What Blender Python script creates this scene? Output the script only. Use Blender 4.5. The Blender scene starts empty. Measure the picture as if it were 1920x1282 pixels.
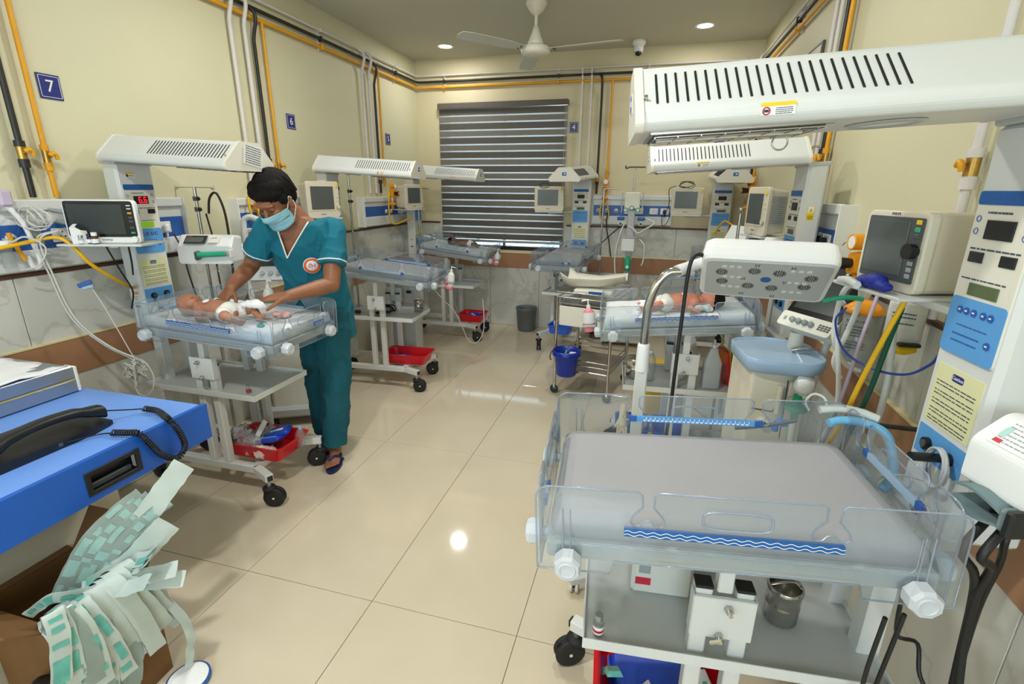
import bpy, bmesh, math, random
from mathutils import Vector, Matrix, Quaternion, Euler, noise
from mathutils.bvhtree import BVHTree
random.seed(7)
C = bpy.context.scene.collection
SC = bpy.context.scene
PI = math.pi
V = Vector

# ---------------------------------------------------------------- camera, light, exposure
cam = bpy.data.objects.new('camera', bpy.data.cameras.new('camera'))
C.objects.link(cam)
cam.data.sensor_fit = 'HORIZONTAL'
cam.data.sensor_width = 36.0
cam.data.lens = 930.0 / 1920.0 * 36.0
cam.data.clip_start = 0.02
cam.matrix_world = Matrix(((0.964390, -0.086178, 0.250052, 0.000), (0.264334, 0.281988, -0.922285, 0.000), (0.008969, 0.955540, 0.294726, 1.590), (0, 0, 0, 1)))
SC.camera = cam
SC.view_settings.view_transform = 'Standard'
SC.view_settings.look = 'None'
SC.view_settings.gamma = 1.0
SC.view_settings.use_curve_mapping = False
SC.view_settings.exposure = 0.33
try:
    SC.cycles.use_denoising = True
    SC.cycles.max_bounces = 10
    SC.cycles.transparent_max_bounces = 24
    SC.cycles.glossy_bounces = 5
    SC.cycles.caustics_reflective = False
    SC.cycles.caustics_refractive = False
    SC.cycles.sample_clamp_indirect = 6.0
except Exception:
    pass

world = bpy.data.worlds.new('sky')
SC.world = world
world.use_nodes = True
bg = world.node_tree.nodes['Background']
bg.inputs[0].default_value = (0.78, 0.89, 1.0, 1)
bg.inputs[1].default_value = 3.0


def area_light(name, loc, target, sx, sy, power, col):
    d = bpy.data.lights.new(name, 'AREA')
    d.shape = 'RECTANGLE'
    d.size, d.size_y, d.energy, d.color = sx, sy, power, col
    o = bpy.data.objects.new(name, d)
    C.objects.link(o)
    o.location = loc
    o.rotation_euler = (V(target) - V(loc)).to_track_quat('-Z', 'Y').to_euler()
    return o


# added lamps inside the room imitate daylight from assumed, unseen windows behind the camera
area_light('assumed_daylight_west', (-1.75, -2.08, 1.70), (-0.9, 3.0, 1.1), 1.1, 1.3, 14, (0.82, 0.92, 1.0))
area_light('assumed_daylight_east', (0.25, -2.08, 1.70), (-0.6, 3.0, 1.1), 1.1, 1.3, 28, (0.82, 0.92, 1.0))


# ---------------------------------------------------------------- materials
def lin(c):
    return tuple(((x / 255.0) / 12.92 if x / 255.0 <= 0.04045 else ((x / 255.0 + 0.055) / 1.055) ** 2.4) for x in c)


MATS = {}


def mat(name, rgb, rough=0.5, metal=0.0, spec=0.5, var=0.0, scale=8.0, bump=0.0, bscale=60.0, emit=None, estr=0.0, coat=0.0, trans=0.0, sss=0.0):
    if name in MATS:
        return MATS[name]
    m = bpy.data.materials.new(name)
    m.use_nodes = True
    nt = m.node_tree
    b = nt.nodes['Principled BSDF']
    col = lin(rgb)
    b.inputs['Base Color'].default_value = (*col, 1)
    b.inputs['Roughness'].default_value = rough
    b.inputs['Metallic'].default_value = metal
    b.inputs['Specular IOR Level'].default_value = spec
    b.inputs['Coat Weight'].default_value = coat
    if trans:
        b.inputs['Transmission Weight'].default_value = trans
    if sss:
        b.inputs['Subsurface Weight'].default_value = sss
        b.inputs['Subsurface Radius'].default_value = (0.01, 0.004, 0.002)
        b.inputs['Subsurface Scale'].default_value = 0.6
    if emit:
        b.inputs['Emission Color'].default_value = (*lin(emit), 1)
        b.inputs['Emission Strength'].default_value = estr
    tc = nt.nodes.new('ShaderNodeTexCoord')
    if var > 0:
        n = nt.nodes.new('ShaderNodeTexNoise')
        n.inputs['Scale'].default_value = scale
        n.inputs['Detail'].default_value = 4
        nt.links.new(tc.outputs['Object'], n.inputs['Vector'])
        r = nt.nodes.new('ShaderNodeValToRGB')
        r.color_ramp.elements[0].position = 0.3
        r.color_ramp.elements[1].position = 0.7
        r.color_ramp.elements[0].color = (*[max(0, x * (1 - var)) for x in col], 1)
        r.color_ramp.elements[1].color = (*[min(1, x * (1 + var)) for x in col], 1)
        nt.links.new(n.outputs['Fac'], r.inputs['Fac'])
        nt.links.new(r.outputs['Color'], b.inputs['Base Color'])
    if bump > 0:
        n2 = nt.nodes.new('ShaderNodeTexNoise')
        n2.inputs['Scale'].default_value = bscale
        nt.links.new(tc.outputs['Object'], n2.inputs['Vector'])
        bp = nt.nodes.new('ShaderNodeBump')
        bp.inputs['Strength'].default_value = bump
        bp.inputs['Distance'].default_value = 0.01
        nt.links.new(n2.outputs['Fac'], bp.inputs['Height'])
        nt.links.new(bp.outputs['Normal'], b.inputs['Normal'])
    MATS[name] = m
    return m


def clear_mat(name, tint, haze=0.05, hazecol=(225, 235, 240), ior=1.45, rough=0.04):
    """thin clear plastic: lets light straight through, mirrors at its edges, a trace of milky haze"""
    if name in MATS:
        return MATS[name]
    m = bpy.data.materials.new(name)
    m.use_nodes = True
    nt = m.node_tree
    nt.nodes.remove(nt.nodes['Principled BSDF'])
    out = nt.nodes['Material Output']
    t = nt.nodes.new('ShaderNodeBsdfTransparent')
    t.inputs[0].default_value = (*lin(tint), 1)
    g = nt.nodes.new('ShaderNodeBsdfGlossy')
    g.inputs['Roughness'].default_value = rough
    d = nt.nodes.new('ShaderNodeBsdfDiffuse')
    d.inputs[0].default_value = (*lin(hazecol), 1)
    lw = nt.nodes.new('ShaderNodeLayerWeight')
    lw.inputs['Blend'].default_value = 0.5
    pw = nt.nodes.new('ShaderNodeMath')
    pw.operation = 'POWER'
    pw.inputs[1].default_value = 4.0
    nt.links.new(lw.outputs['Facing'], pw.inputs[0])
    fr = nt.nodes.new('ShaderNodeMath')
    fr.operation = 'MULTIPLY_ADD'
    fr.inputs[1].default_value = 0.55
    fr.inputs[2].default_value = ((ior - 1) / (ior + 1)) ** 2 * 1.4
    nt.links.new(pw.outputs[0], fr.inputs[0])
    m1 = nt.nodes.new('ShaderNodeMixShader')
    m1.inputs[0].default_value = haze
    nt.links.new(t.outputs[0], m1.inputs[1])
    nt.links.new(d.outputs[0], m1.inputs[2])
    m2 = nt.nodes.new('ShaderNodeMixShader')
    nt.links.new(fr.outputs[0], m2.inputs[0])
    nt.links.new(m1.outputs[0], m2.inputs[1])
    nt.links.new(g.outputs[0], m2.inputs[2])
    nt.links.new(m2.outputs[0], out.inputs[0])
    MATS[name] = m
    return m


def marble_mat():
    m = mat('marble', (206, 208, 200), 0.22, spec=0.5)
    nt = m.node_tree
    b = nt.nodes['Principled BSDF']
    tc = nt.nodes.new('ShaderNodeTexCoord')
    n = nt.nodes.new('ShaderNodeTexNoise')
    n.inputs['Scale'].default_value = 1.3
    n.inputs['Detail'].default_value = 8
    n.inputs['Distortion'].default_value = 1.0
    nt.links.new(tc.outputs['Object'], n.inputs['Vector'])
    r = nt.nodes.new('ShaderNodeValToRGB')
    e = r.color_ramp.elements
    e[0].position, e[0].color = 0.30, (*lin((214, 214, 206)), 1)
    e[1].position, e[1].color = 0.75, (*lin((206, 208, 201)), 1)
    for p, c in ((0.485, (208, 209, 202)), (0.50, (192, 192, 184)), (0.512, (210, 210, 203))):
        k = e.new(p)
        k.color = (*lin(c), 1)
    nt.links.new(n.outputs['Fac'], r.inputs['Fac'])
    nt.links.new(r.outputs['Color'], b.inputs['Base Color'])
    return m


WALL = mat('wall_paint', (214, 210, 178), 0.55, var=0.03, scale=1.2, bump=0.04, bscale=90)
WALLB = mat('back_wall_paint', (216, 206, 172), 0.6, var=0.03, scale=1.2, bump=0.04, bscale=90)
CEIL = mat('ceiling_paint', (196, 195, 180), 0.8, var=0.02, scale=1.0)
MARBLE = marble_mat()
BAND = mat('rub_rail_brown', (168, 124, 92), 0.4, var=0.06, scale=6)
DARKTRIM = mat('dado_cap_brown', (84, 52, 40), 0.4, var=0.1, scale=12)
TILE = mat('floor_tile', (214, 202, 178), 0.07, spec=0.55, var=0.035, scale=3.0)
GROUT = mat('floor_joint', (172, 156, 132), 0.7, var=0.1, scale=30)
COAT = mat('powder_coat', (216, 219, 218), 0.38, var=0.015, scale=6)
COATG = mat('powder_coat_grey', (188, 192, 192), 0.4, var=0.02, scale=6)
CREAM = mat('cream_plastic', (228, 226, 214), 0.4, var=0.015, scale=5)
BEIGE = mat('beige_plastic', (216, 210, 190), 0.45, var=0.02, scale=5)
WHITE = mat('white_plastic', (236, 238, 238), 0.35, var=0.01, scale=5)
GREYP = mat('grey_plastic', (150, 160, 164), 0.45, var=0.04, scale=10)
DGREY = mat('dark_grey_plastic', (78, 82, 84), 0.5, var=0.06, scale=10)
BLACK = mat('black_plastic', (22, 23, 25), 0.4, var=0.1, scale=12)
RUBBER = mat('black_rubber', (26, 26, 27), 0.65, var=0.15, scale=20)
SCREEN = mat('dark_screen', (52, 58, 58), 0.18, spec=0.5, var=0.06, scale=3)
SCREENG = mat('grey_screen', (84, 90, 90), 0.22, spec=0.5, var=0.05, scale=4)
SCREENB = mat('black_glass', (16, 18, 20), 0.12, spec=0.5, var=0.1, scale=3)
STEEL = mat('stainless_steel', (190, 188, 182), 0.22, metal=1.0, var=0.04, scale=8)
CHROME = mat('chrome', (215, 215, 212), 0.12, metal=1.0, var=0.02, scale=8)
ALU = mat('aluminium', (170, 178, 186), 0.35, metal=0.85, var=0.05, scale=12)
YELLOW = mat('yellow_paint', (226, 160, 16), 0.4, var=0.06, scale=14)
YELL2 = mat('yellow_hose', (236, 184, 22), 0.45, var=0.05, scale=14)
PWHITE = mat('white_pipe', (218, 214, 212), 0.4, var=0.03, scale=10)
PBLACK = mat('black_pipe', (34, 36, 34), 0.4, var=0.15, scale=14)
BRASS = mat('brass', (196, 160, 90), 0.35, metal=1.0, var=0.1, scale=20)
REG = mat('regulator_orange', (240, 158, 20), 0.35, var=0.05, scale=14)
BLUE = mat('signal_blue', (44, 92, 168), 0.4, var=0.05, scale=12)
NAVY = mat('sign_navy', (34, 46, 122), 0.35, var=0.06, scale=10)
SKYB = mat('label_blue', (92, 160, 222), 0.4, var=0.03, scale=12)
TITLEB = mat('title_blue', (24, 96, 170), 0.4, var=0.04, scale=12)
PAPER = mat('label_paper', (238, 240, 240), 0.6, var=0.03, scale=30)
CAUT = mat('label_cream', (224, 224, 176), 0.55, var=0.03, scale=20)
INK = mat('ink', (74, 78, 92), 0.6, var=0.2, scale=40)
LABY = mat('label_yellow', (238, 204, 20), 0.5, var=0.04, scale=20)
REDM = mat('red_plastic', (206, 22, 36), 0.3, var=0.05, scale=6)
REDL = mat('label_red', (200, 40, 60), 0.5, var=0.05, scale=20)
LCD = mat('green_lcd', (118, 170, 30), 0.3, emit=(120, 180, 20), estr=0.35, var=0.04, scale=30)
LCDOFF = mat('olive_lcd', (92, 104, 72), 0.3, var=0.04, scale=30)
LED = mat('red_digit', (255, 30, 50), 0.4, emit=(255, 20, 40), estr=2.2)
ACRYL = clear_mat('clear_acrylic', (244, 248, 250), 0.06, (214, 224, 236), 1.62)
ACEDGE = clear_mat('acrylic_edge', (222, 230, 238), 0.26, (210, 222, 236), 1.7, 0.12)  # paler haze imitates light caught in the clear edges
CLEARP = clear_mat('clear_plastic', (232, 238, 238), 0.16, (225, 230, 232), 1.4, 0.12)
BAGM = clear_mat('thin_clear_bag', (235, 238, 240), 0.3, (232, 236, 240), 1.4, 0.15)
GLASS = clear_mat('window_glass', (235, 242, 242), 0.01, (220, 230, 230), 1.5, 0.01)
MATTR = mat('grey_mattress', (164, 164, 170), 0.72, var=0.03, scale=5, bump=0.06, bscale=24)
SHEET = mat('white_cloth', (232, 234, 238), 0.85, var=0.02, scale=9, bump=0.25, bscale=22)
SKIN = mat('man_skin', (146, 96, 68), 0.5, var=0.08, scale=18, sss=0.1)
BSKIN = mat('baby_skin_brown', (176, 122, 96), 0.5, var=0.1, scale=26, sss=0.1)
PSKIN = mat('baby_skin_pink', (208, 136, 112), 0.5, var=0.1, scale=26, sss=0.1)
DSKIN = mat('baby_skin_dark', (110, 76, 64), 0.5, var=0.1, scale=26)
HAIR = mat('black_hair', (16, 13, 12), 0.75, spec=0.2, var=0.3, scale=60, bump=0.5, bscale=140)
TEAL = mat('teal_scrubs', (0, 104, 126), 0.85, var=0.08, scale=7, bump=0.35, bscale=16)
TEALD = mat('teal_trousers', (0, 82, 98), 0.85, var=0.08, scale=7, bump=0.35, bscale=14)
TRIM = mat('white_piping', (226, 232, 234), 0.7, var=0.03, scale=30)
MASKM = mat('mask_blue', (142, 196, 214), 0.8, var=0.05, scale=24, bump=0.2, bscale=50)
EMER = mat('green_plastic', (40, 168, 130), 0.4, var=0.05, scale=20)
GREEN = mat('dark_green_hose', (8, 82, 60), 0.45, var=0.08, scale=20)
PINK = mat('pink_soap', (232, 128, 142), 0.3, var=0.04, scale=10)
DESKB = mat('desk_blue', (26, 92, 190), 0.38, var=0.03, scale=5)
DESKLIT = mat('desk_blue_lit', (112, 158, 238), 0.35, var=0.03, scale=4)  # desk blue made paler: light falling on the top is painted in
CARD = mat('cardboard', (122, 86, 48), 0.8, var=0.1, scale=7, bump=0.08, bscale=60)
WRAP = mat('wrapper_paper', (188, 202, 198), 0.55, var=0.05, scale=14)
WRAPF = mat('wrapper_print_pale', (150, 188, 182), 0.5, var=0.12, scale=30)
WRAPG = mat('wrapper_print', (98, 182, 172), 0.55, var=0.18, scale=30)
WRAPC = clear_mat('wrapper_film', (210, 226, 222), 0.5, (186, 202, 198), 1.4, 0.2)
DKG = mat('print_green', (18, 128, 84), 0.55, var=0.1, scale=24)
BLUEP = mat('blue_packet', (30, 74, 190), 0.3, var=0.15, scale=16)
BUCK = mat('blue_bucket', (12, 42, 150), 0.32, var=0.06, scale=8)
TRAYB = mat('blue_tray', (38, 100, 214), 0.35, var=0.05, scale=8)
BINGR = mat('bin_grey', (98, 108, 110), 0.5, var=0.05, scale=8)
BINY = mat('bin_yellow', (214, 178, 34), 0.45, var=0.05, scale=8)
PALEB = mat('pale_blue_plastic', (158, 186, 214), 0.3, var=0.03, scale=6)
CABLE = mat('grey_cable', (206, 206, 200), 0.5, var=0.04, scale=30)
BCABLE = mat('black_cable', (24, 24, 26), 0.5, var=0.1, scale=30)
VIO = mat('violet_tube', (196, 182, 206), 0.4, var=0.04, scale=20)
BTUBE = mat('blue_tube', (40, 70, 170), 0.4, var=0.05, scale=20)
CORR = mat('clear_blue_tube', (120, 190, 232), 0.3, var=0.08, scale=60)
WTUBE = mat('milky_tube', (222, 226, 222), 0.35, var=0.05, scale=30)
BANDD = mat('blind_dark_band', (92, 88, 82), 0.6, var=0.05, scale=20)
BANDG = mat('blind_grey_band', (122, 118, 110), 0.6, var=0.05, scale=20)
AMBER = mat('amber_glass', (86, 48, 20), 0.2, var=0.1, scale=10)


# ---------------------------------------------------------------- geometry helpers
def T(x, y, z):
    return Matrix.Translation((x, y, z))


def RZ(a):
    return Matrix.Rotation(math.radians(a), 4, 'Z')


def RY(a):
    return Matrix.Rotation(math.radians(a), 4, 'Y')


def RX(a):
    return Matrix.Rotation(math.radians(a), 4, 'X')


def smooth_path(pts, k=5):
    """Catmull-Rom through the points"""
    P = [V(p) for p in pts]
    if len(P) < 3:
        return P
    Q = [P[0] * 2 - P[1]] + P + [P[-1] * 2 - P[-2]]
    out = []
    for i in range(1, len(Q) - 2):
        a, b, c, d = Q[i - 1], Q[i], Q[i + 1], Q[i + 2]
        for j in range(k):
            t = j / k
            out.append(0.5 * ((2 * b) + (c - a) * t + (2 * a - 5 * b + 4 * c - d) * t * t + (3 * b - a - 3 * c + d) * t ** 3))
    out.append(P[-1])
    return out


_TMP = bpy.data.scenes.new('bake_scene')


def baked(name, data, mods=()):
    """mesh of a text or of modified geometry, made in a scratch scene so that the big scene is not re-evaluated"""
    tmp = bpy.data.objects.new(name + '_tmp', data)
    _TMP.collection.objects.link(tmp)
    for kind, props in mods:
        m = tmp.modifiers.new(kind, kind)
        for a, b in props.items():
            setattr(m, a, b)
    vl = _TMP.view_layers[0]
    vl.update()
    dg = vl.depsgraph
    dg.update()
    me = bpy.data.meshes.new_from_object(tmp.evaluated_get(dg))
    bpy.data.objects.remove(tmp)
    me.name = name
    return me


class G:
    """collects shapes, then links them as ONE mesh object"""

    def __init__(s, M=None):
        s.v, s.f, s.mi, s.sm, s.mats = [], [], [], [], []
        s.M = M or Matrix()

    def m(s, mt):
        if mt not in s.mats:
            s.mats.append(mt)
        return s.mats.index(mt)

    def add(s, vs, fs, mt, smooth=False, M=None):
        o = len(s.v)
        X = s.M @ M if M is not None else s.M
        s.v.extend([X @ V(p) for p in vs])
        k = s.m(mt)
        for f in fs:
            s.f.append([o + i for i in f])
            s.mi.append(k)
            s.sm.append(smooth)
        return s

    def convex(s, vs, fs, mt, smooth=False, M=None):
        vs = [V(p) for p in vs]
        c = sum(vs, V((0, 0, 0))) / len(vs)
        out = []
        for f in fs:
            a, b, d = vs[f[0]], vs[f[1]], vs[f[2]]
            n = (b - a).cross(d - a)
            fc = sum((vs[i] for i in f), V((0, 0, 0))) / len(f)
            out.append(f if n.dot(fc - c) >= 0 else f[::-1])
        return s.add(vs, out, mt, smooth, M)

    def box(s, c, d, mt, bev=0.0, M=None):
        hx, hy, hz = d[0] / 2, d[1] / 2, d[2] / 2
        b = min(bev, hx * .9, hy * .9, hz * .9)
        X = T(*c) if M is None else M @ T(*c)
        if b <= 0:
            vs = [(x, y, z) for x in (-hx, hx) for y in (-hy, hy) for z in (-hz, hz)]
            fs = [[0, 1, 3, 2], [4, 6, 7, 5], [0, 4, 5, 1], [2, 3, 7, 6], [0, 2, 6, 4], [1, 5, 7, 3]]
            return s.convex(vs, fs, mt, False, X)
        vs, ix = [], {}
        for x in (-1, 1):
            for y in (-1, 1):
                for z in (-1, 1):
                    for a in range(3):
                        p = [x * (hx - (b if a != 0 else 0)), y * (hy - (b if a != 1 else 0)), z * (hz - (b if a != 2 else 0))]
                        ix[(x, y, z, a)] = len(vs)
                        vs.append(p)
        fs = []
        S = (-1, 1)
        for x in S:
            fs.append([ix[(x, y, z, 0)] for y, z in ((-1, -1), (1, -1), (1, 1), (-1, 1))])
            fs.append([ix[(y, x, z, 1)] for y, z in ((-1, -1), (1, -1), (1, 1), (-1, 1))])
            fs.append([ix[(y, z, x, 2)] for y, z in ((-1, -1), (1, -1), (1, 1), (-1, 1))])
        for x in S:
            for y in S:
                fs.append([ix[(x, y, -1, 0)], ix[(x, y, 1, 0)], ix[(x, y, 1, 1)], ix[(x, y, -1, 1)]])
                fs.append([ix[(x, -1, y, 0)], ix[(x, 1, y, 0)], ix[(x, 1, y, 2)], ix[(x, -1, y, 2)]])
                fs.append([ix[(-1, x, y, 1)], ix[(1, x, y, 1)], ix[(1, x, y, 2)], ix[(-1, x, y, 2)]])
                for z in S:
                    fs.append([ix[(x, y, z, a)] for a in range(3)])
        return s.convex(vs, fs, mt, False, X)

    def tube(s, pts, r, mt, n=8, k=0, cap=True, M=None):
        P = smooth_path(pts, k) if k else [V(p) for p in pts]
        L = len(P)
        R = r if isinstance(r, (list, tuple)) else None
        if R and len(R) != L:
            R = [R[0] + (R[-1] - R[0]) * i / (L - 1) for i in range(L)]
        tg = []
        for i in range(L):
            d = P[min(i + 1, L - 1)] - P[max(i - 1, 0)]
            tg.append(d.normalized() if d.length > 1e-9 else V((0, 0, 1)))
        up = V((0, 0, 1)) if abs(tg[0].z) < 0.9 else V((1, 0, 0))
        a = tg[0].cross(up).normalized()
        vs, fs = [], []
        for i in range(L):
            a = (a - tg[i] * a.dot(tg[i]))
            a = a.normalized() if a.length > 1e-6 else tg[i].orthogonal().normalized()
            b = tg[i].cross(a)
            rr = R[i] if R else r
            for j in range(n):
                t = 2 * PI * j / n
                vs.append(P[i] + (a * math.cos(t) + b * math.sin(t)) * rr)
        for i in range(L - 1):
            for j in range(n):
                fs.append([i * n + j, i * n + (j + 1) % n, (i + 1) * n + (j + 1) % n, (i + 1) * n + j])
        s.add(vs, fs, mt, True, M)
        if cap:
            s.add(vs[:n], [list(range(n))[::-1]], mt, False, M)
            s.add(vs[-n:], [list(range(n))], mt, False, M)
        return s

    def cyl(s, p0, p1, r, mt, n=16, r1=None, M=None):
        return s.tube([p0, p1], [r, r if r1 is None else r1], mt, n, 0, True, M)

    def bar(s, p0, p1, w, h, mt, M=None, bev=0.003):
        """box of section w x h between two points (w horizontal)"""
        p0, p1 = V(p0), V(p1)
        d = p1 - p0
        q = d.to_track_quat('X', 'Z')
        X = Matrix.Translation((p0 + p1) / 2) @ q.to_matrix().to_4x4()
        return s.box((0, 0, 0), (d.length, w, h), mt, bev, X if M is None else M @ X)

    def lathe(s, prof, mt, n=24, M=None, smooth=True, sx=1.0, sy=1.0):
        vs, fs = [], []
        k = len(prof)
        for i in range(n):
            t = 2 * PI * i / n
            for r, z in prof:
                vs.append((r * math.cos(t) * sx, r * math.sin(t) * sy, z))
        for i in range(n):
            j = (i + 1) % n
            for a in range(k - 1):
                if prof[a][0] < 1e-6:
                    fs.append([i * k + a, j * k + a + 1, i * k + a + 1])
                elif prof[a + 1][0] < 1e-6:
                    fs.append([i * k + a, j * k + a, i * k + a + 1])
                else:
                    fs.append([i * k + a, j * k + a, j * k + a + 1, i * k + a + 1])
        return s.add(vs, fs, mt, smooth, M)

    def prism(s, poly, h0, h1, mt, M=None, side=None, smooth=False):
        """2-D polygon (counter-clockwise in xy) extruded from z=h0 to h1"""
        n = len(poly)
        vs = [(x, y, h0) for x, y in poly] + [(x, y, h1) for x, y in poly]
        s.add(vs, [list(range(n))[::-1], list(range(n, 2 * n))], mt, False, M)
        s.add(vs, [[i, (i + 1) % n, n + (i + 1) % n, n + i] for i in range(n)], side or mt, smooth, M)
        return s

    def loft(s, rings, mt, cap=True, smooth=True, M=None):
        n = len(rings[0])
        vs = [p for r in rings for p in r]
        fs = []
        for i in range(len(rings) - 1):
            for j in range(n):
                fs.append([i * n + j, i * n + (j + 1) % n, (i + 1) * n + (j + 1) % n, (i + 1) * n + j])
        s.add(vs, fs, mt, smooth, M)
        if cap:
            s.add(rings[0], [list(range(n))[::-1]], mt, False, M)
            s.add(rings[-1], [list(range(n))], mt, False, M)
        return s

    def ell(s, c, r, mt, n=16, k=10, M=None):
        prof = [(math.sin(PI * i / k), -math.cos(PI * i / k)) for i in range(k + 1)]
        prof[0] = (0, -1)
        prof[-1] = (0, 1)
        X = T(*c) @ Matrix.Diagonal((r[0], r[1], r[2], 1))
        if M is not None:
            X = T(*c) @ M @ Matrix.Diagonal((r[0], r[1], r[2], 1))
        return s.lathe(prof, mt, n, X)

    def torus(s, c, R, r, mt, M=None, n=24, k=8):
        pts = [(c[0] + R * math.cos(2 * PI * i / n), c[1] + R * math.sin(2 * PI * i / n), c[2]) for i in range(n + 1)]
        return s.tube(pts, r, mt, k, 0, False, M)

    def build(s, name, parent=None, **props):
        me = bpy.data.meshes.new(name)
        me.from_pydata([tuple(p) for p in s.v], [], s.f)
        for mt in s.mats:
            me.materials.append(mt)
        me.polygons.foreach_set('material_index', s.mi)
        me.polygons.foreach_set('use_smooth', s.sm)
        me.update()
        return link(name, me, parent, **props)


def link(name, me, parent=None, **props):
    o = bpy.data.objects.new(name, me)
    C.objects.link(o)
    if parent is not None:
        o.parent = parent
    for a, b in props.items():
        o[a] = b
    return o


def place(o, loc=(0, 0, 0), rz=0.0, M=None):
    if M is not None:
        o.matrix_local = M
    else:
        o.location = loc
        o.rotation_euler = (0, 0, math.radians(rz))
    return o


def thing(name, label, cat, loc=(0, 0, 0), rz=0.0, group=None, M=None):
    o = bpy.data.objects.new(name, None)
    C.objects.link(o)
    o.empty_display_size = 0.05
    place(o, loc, rz, M)
    o['label'] = label
    o['category'] = cat
    if group:
        o['group'] = group
    return o


def tag(o, label, cat, group=None):
    o['label'] = label
    o['category'] = cat
    if group:
        o['group'] = group
    return o


def struct(g, name, parent=None):
    return g.build(name, parent, kind='structure')


def text(body, size, mt, parent, M, name='lettering', depth=0.0006, align='CENTER'):
    cu = bpy.data.curves.new(name, 'FONT')
    cu.body = body
    cu.size = size
    cu.extrude = depth
    cu.align_x = align
    cu.align_y = 'CENTER'
    cu.resolution_u = 3
    cu.materials.append(mt)
    me = baked(name, cu)
    bpy.data.curves.remove(cu)
    if not me.materials:
        me.materials.append(mt)
    o = link(name, me, parent)
    o.matrix_local = M
    return o


# frames whose local x runs along a face and local z out of it: text lies flat on the face
def face(loc, yaw, lean=0.0):
    """local X to the right of somebody facing the face, local Y up, local Z out of the face; yaw = direction the face looks to"""
    a = math.radians(yaw)
    n = V((math.cos(a), math.sin(a), 0))
    x = V((-n.y, n.x, 0))
    u = V((0, 0, 1))
    if lean:
        R = Matrix.Rotation(math.radians(lean), 3, x)
        n, u = R @ n, R @ u
    M = Matrix((x, u, n)).transposed().to_4x4()
    M.translation = V(loc)
    return M


def strokes(g, x0, x1, ys, h, mt, z=0.0006, jag=0.12):
    """rows of unreadable small print: broken dark dashes"""
    rr = random.Random(int(abs(x0 * 9999)) + len(ys))
    for y in ys:
        x = x0
        while x < x1 - 0.002:
            w = rr.uniform(0.04, 0.16) * (x1 - x0)
            e = min(x + w, x1)
            g.box(((x + e) / 2, y, z), (e - x, h, 0.0004), mt)
            x = e + rr.uniform(0.015, 0.03) * (x1 - x0)
    return g


# ---- bodies: overlapping rounded pieces fused into one continuous skin
def capsule(bm, p0, p1, r0, r1, seg=12, rings=5):
    p0, p1 = V(p0), V(p1)
    d = p1 - p0
    q = d.to_track_quat('Z', 'Y') if d.length > 1e-6 else Quaternion()
    L = d.length
    prof = []
    for i in range(rings + 1):
        t = -PI / 2 + PI / 2 * i / rings
        prof.append((r0 * math.cos(t), r0 * math.sin(t)))
    for i in range(rings + 1):
        t = PI / 2 * i / rings
        prof.append((r1 * math.cos(t), L + r1 * math.sin(t)))
    X = Matrix.Translation(p0) @ q.to_matrix().to_4x4()
    _revolve(bm, prof, X, seg)


def frustum(bm, p0, p1, r0, r1, seg=16):
    p0, p1 = V(p0), V(p1)
    d = p1 - p0
    X = Matrix.Translation(p0) @ d.to_track_quat('Z', 'Y').to_matrix().to_4x4()
    _revolve(bm, [(0, 0), (r0, 0), (r1, d.length), (0, d.length)], X, seg)


def blob(bm, c, r, M=None, seg=16, rings=10):
    prof = [(math.sin(PI * i / rings), -math.cos(PI * i / rings)) for i in range(rings + 1)]
    X = T(*c) @ (M or Matrix()) @ Matrix.Diagonal((r[0], r[1], r[2], 1))
    _revolve(bm, prof, X, seg)


def _revolve(bm, prof, X, seg):
    cols = []
    lo = bm.verts.new(X @ V((0, 0, prof[0][1])))
    hi = bm.verts.new(X @ V((0, 0, prof[-1][1])))
    inner = prof[1:-1]
    for i in range(seg):
        t = 2 * PI * i / seg
        cols.append([bm.verts.new(X @ V((r * math.cos(t), r * math.sin(t), z))) for r, z in inner])
    for i in range(seg):
        a, b = cols[i], cols[(i + 1) % seg]
        bm.faces.new((lo, b[0], a[0]))
        for k in range(len(inner) - 1):
            bm.faces.new((a[k], b[k], b[k + 1], a[k + 1]))
        bm.faces.new((a[-1], b[-1], hi))


def fuse(bm, name, mt, voxel, parent=None, smooth=4, fac=0.5, M=None):
    """voxel-fuse the pieces of bm into one smooth mesh"""
    me = bpy.data.meshes.new(name)
    bm.to_mesh(me)
    bm.free()
    me.materials.append(mt)
    mods = [('REMESH', dict(mode='VOXEL', voxel_size=voxel))]
    if smooth:
        mods.append(('SMOOTH', dict(iterations=smooth, factor=fac)))
    out = baked(name, me, mods)
    bpy.data.meshes.remove(me)
    if not out.materials:
        out.materials.append(mt)
    out.polygons.foreach_set('use_smooth', [True] * len(out.polygons))
    o = link(name, out, parent)
    if M is not None:
        o.matrix_local = M
    return o


def bvh(o):
    me = o.data
    return BVHTree.FromPolygons([v.co.copy() for v in me.vertices], [list(p.vertices) for p in me.polygons])


def wrinkle(me, fn):
    nrm = [v.normal.copy() for v in me.vertices]
    cos = [v.co.copy() for v in me.vertices]
    out = []
    for p, n_ in zip(cos, nrm):
        out += list(p + n_ * fn(p))
    me.vertices.foreach_set('co', out)
    me.update()


def folds(p, sc, amp):
    q = V((p.x * sc + p.z * 2.0, p.y * sc, p.z * sc * .45 - p.x * 2.5))
    r_ = 1 - abs(noise.noise(q)) * 2.2
    r2 = 1 - abs(noise.noise(q * 1.9 + V((7, 3, 1)))) * 2.2
    return amp * (max(r_, 0) ** 3 * 1.0 + max(r2, 0) ** 3 * .55) - amp * .4



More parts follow.
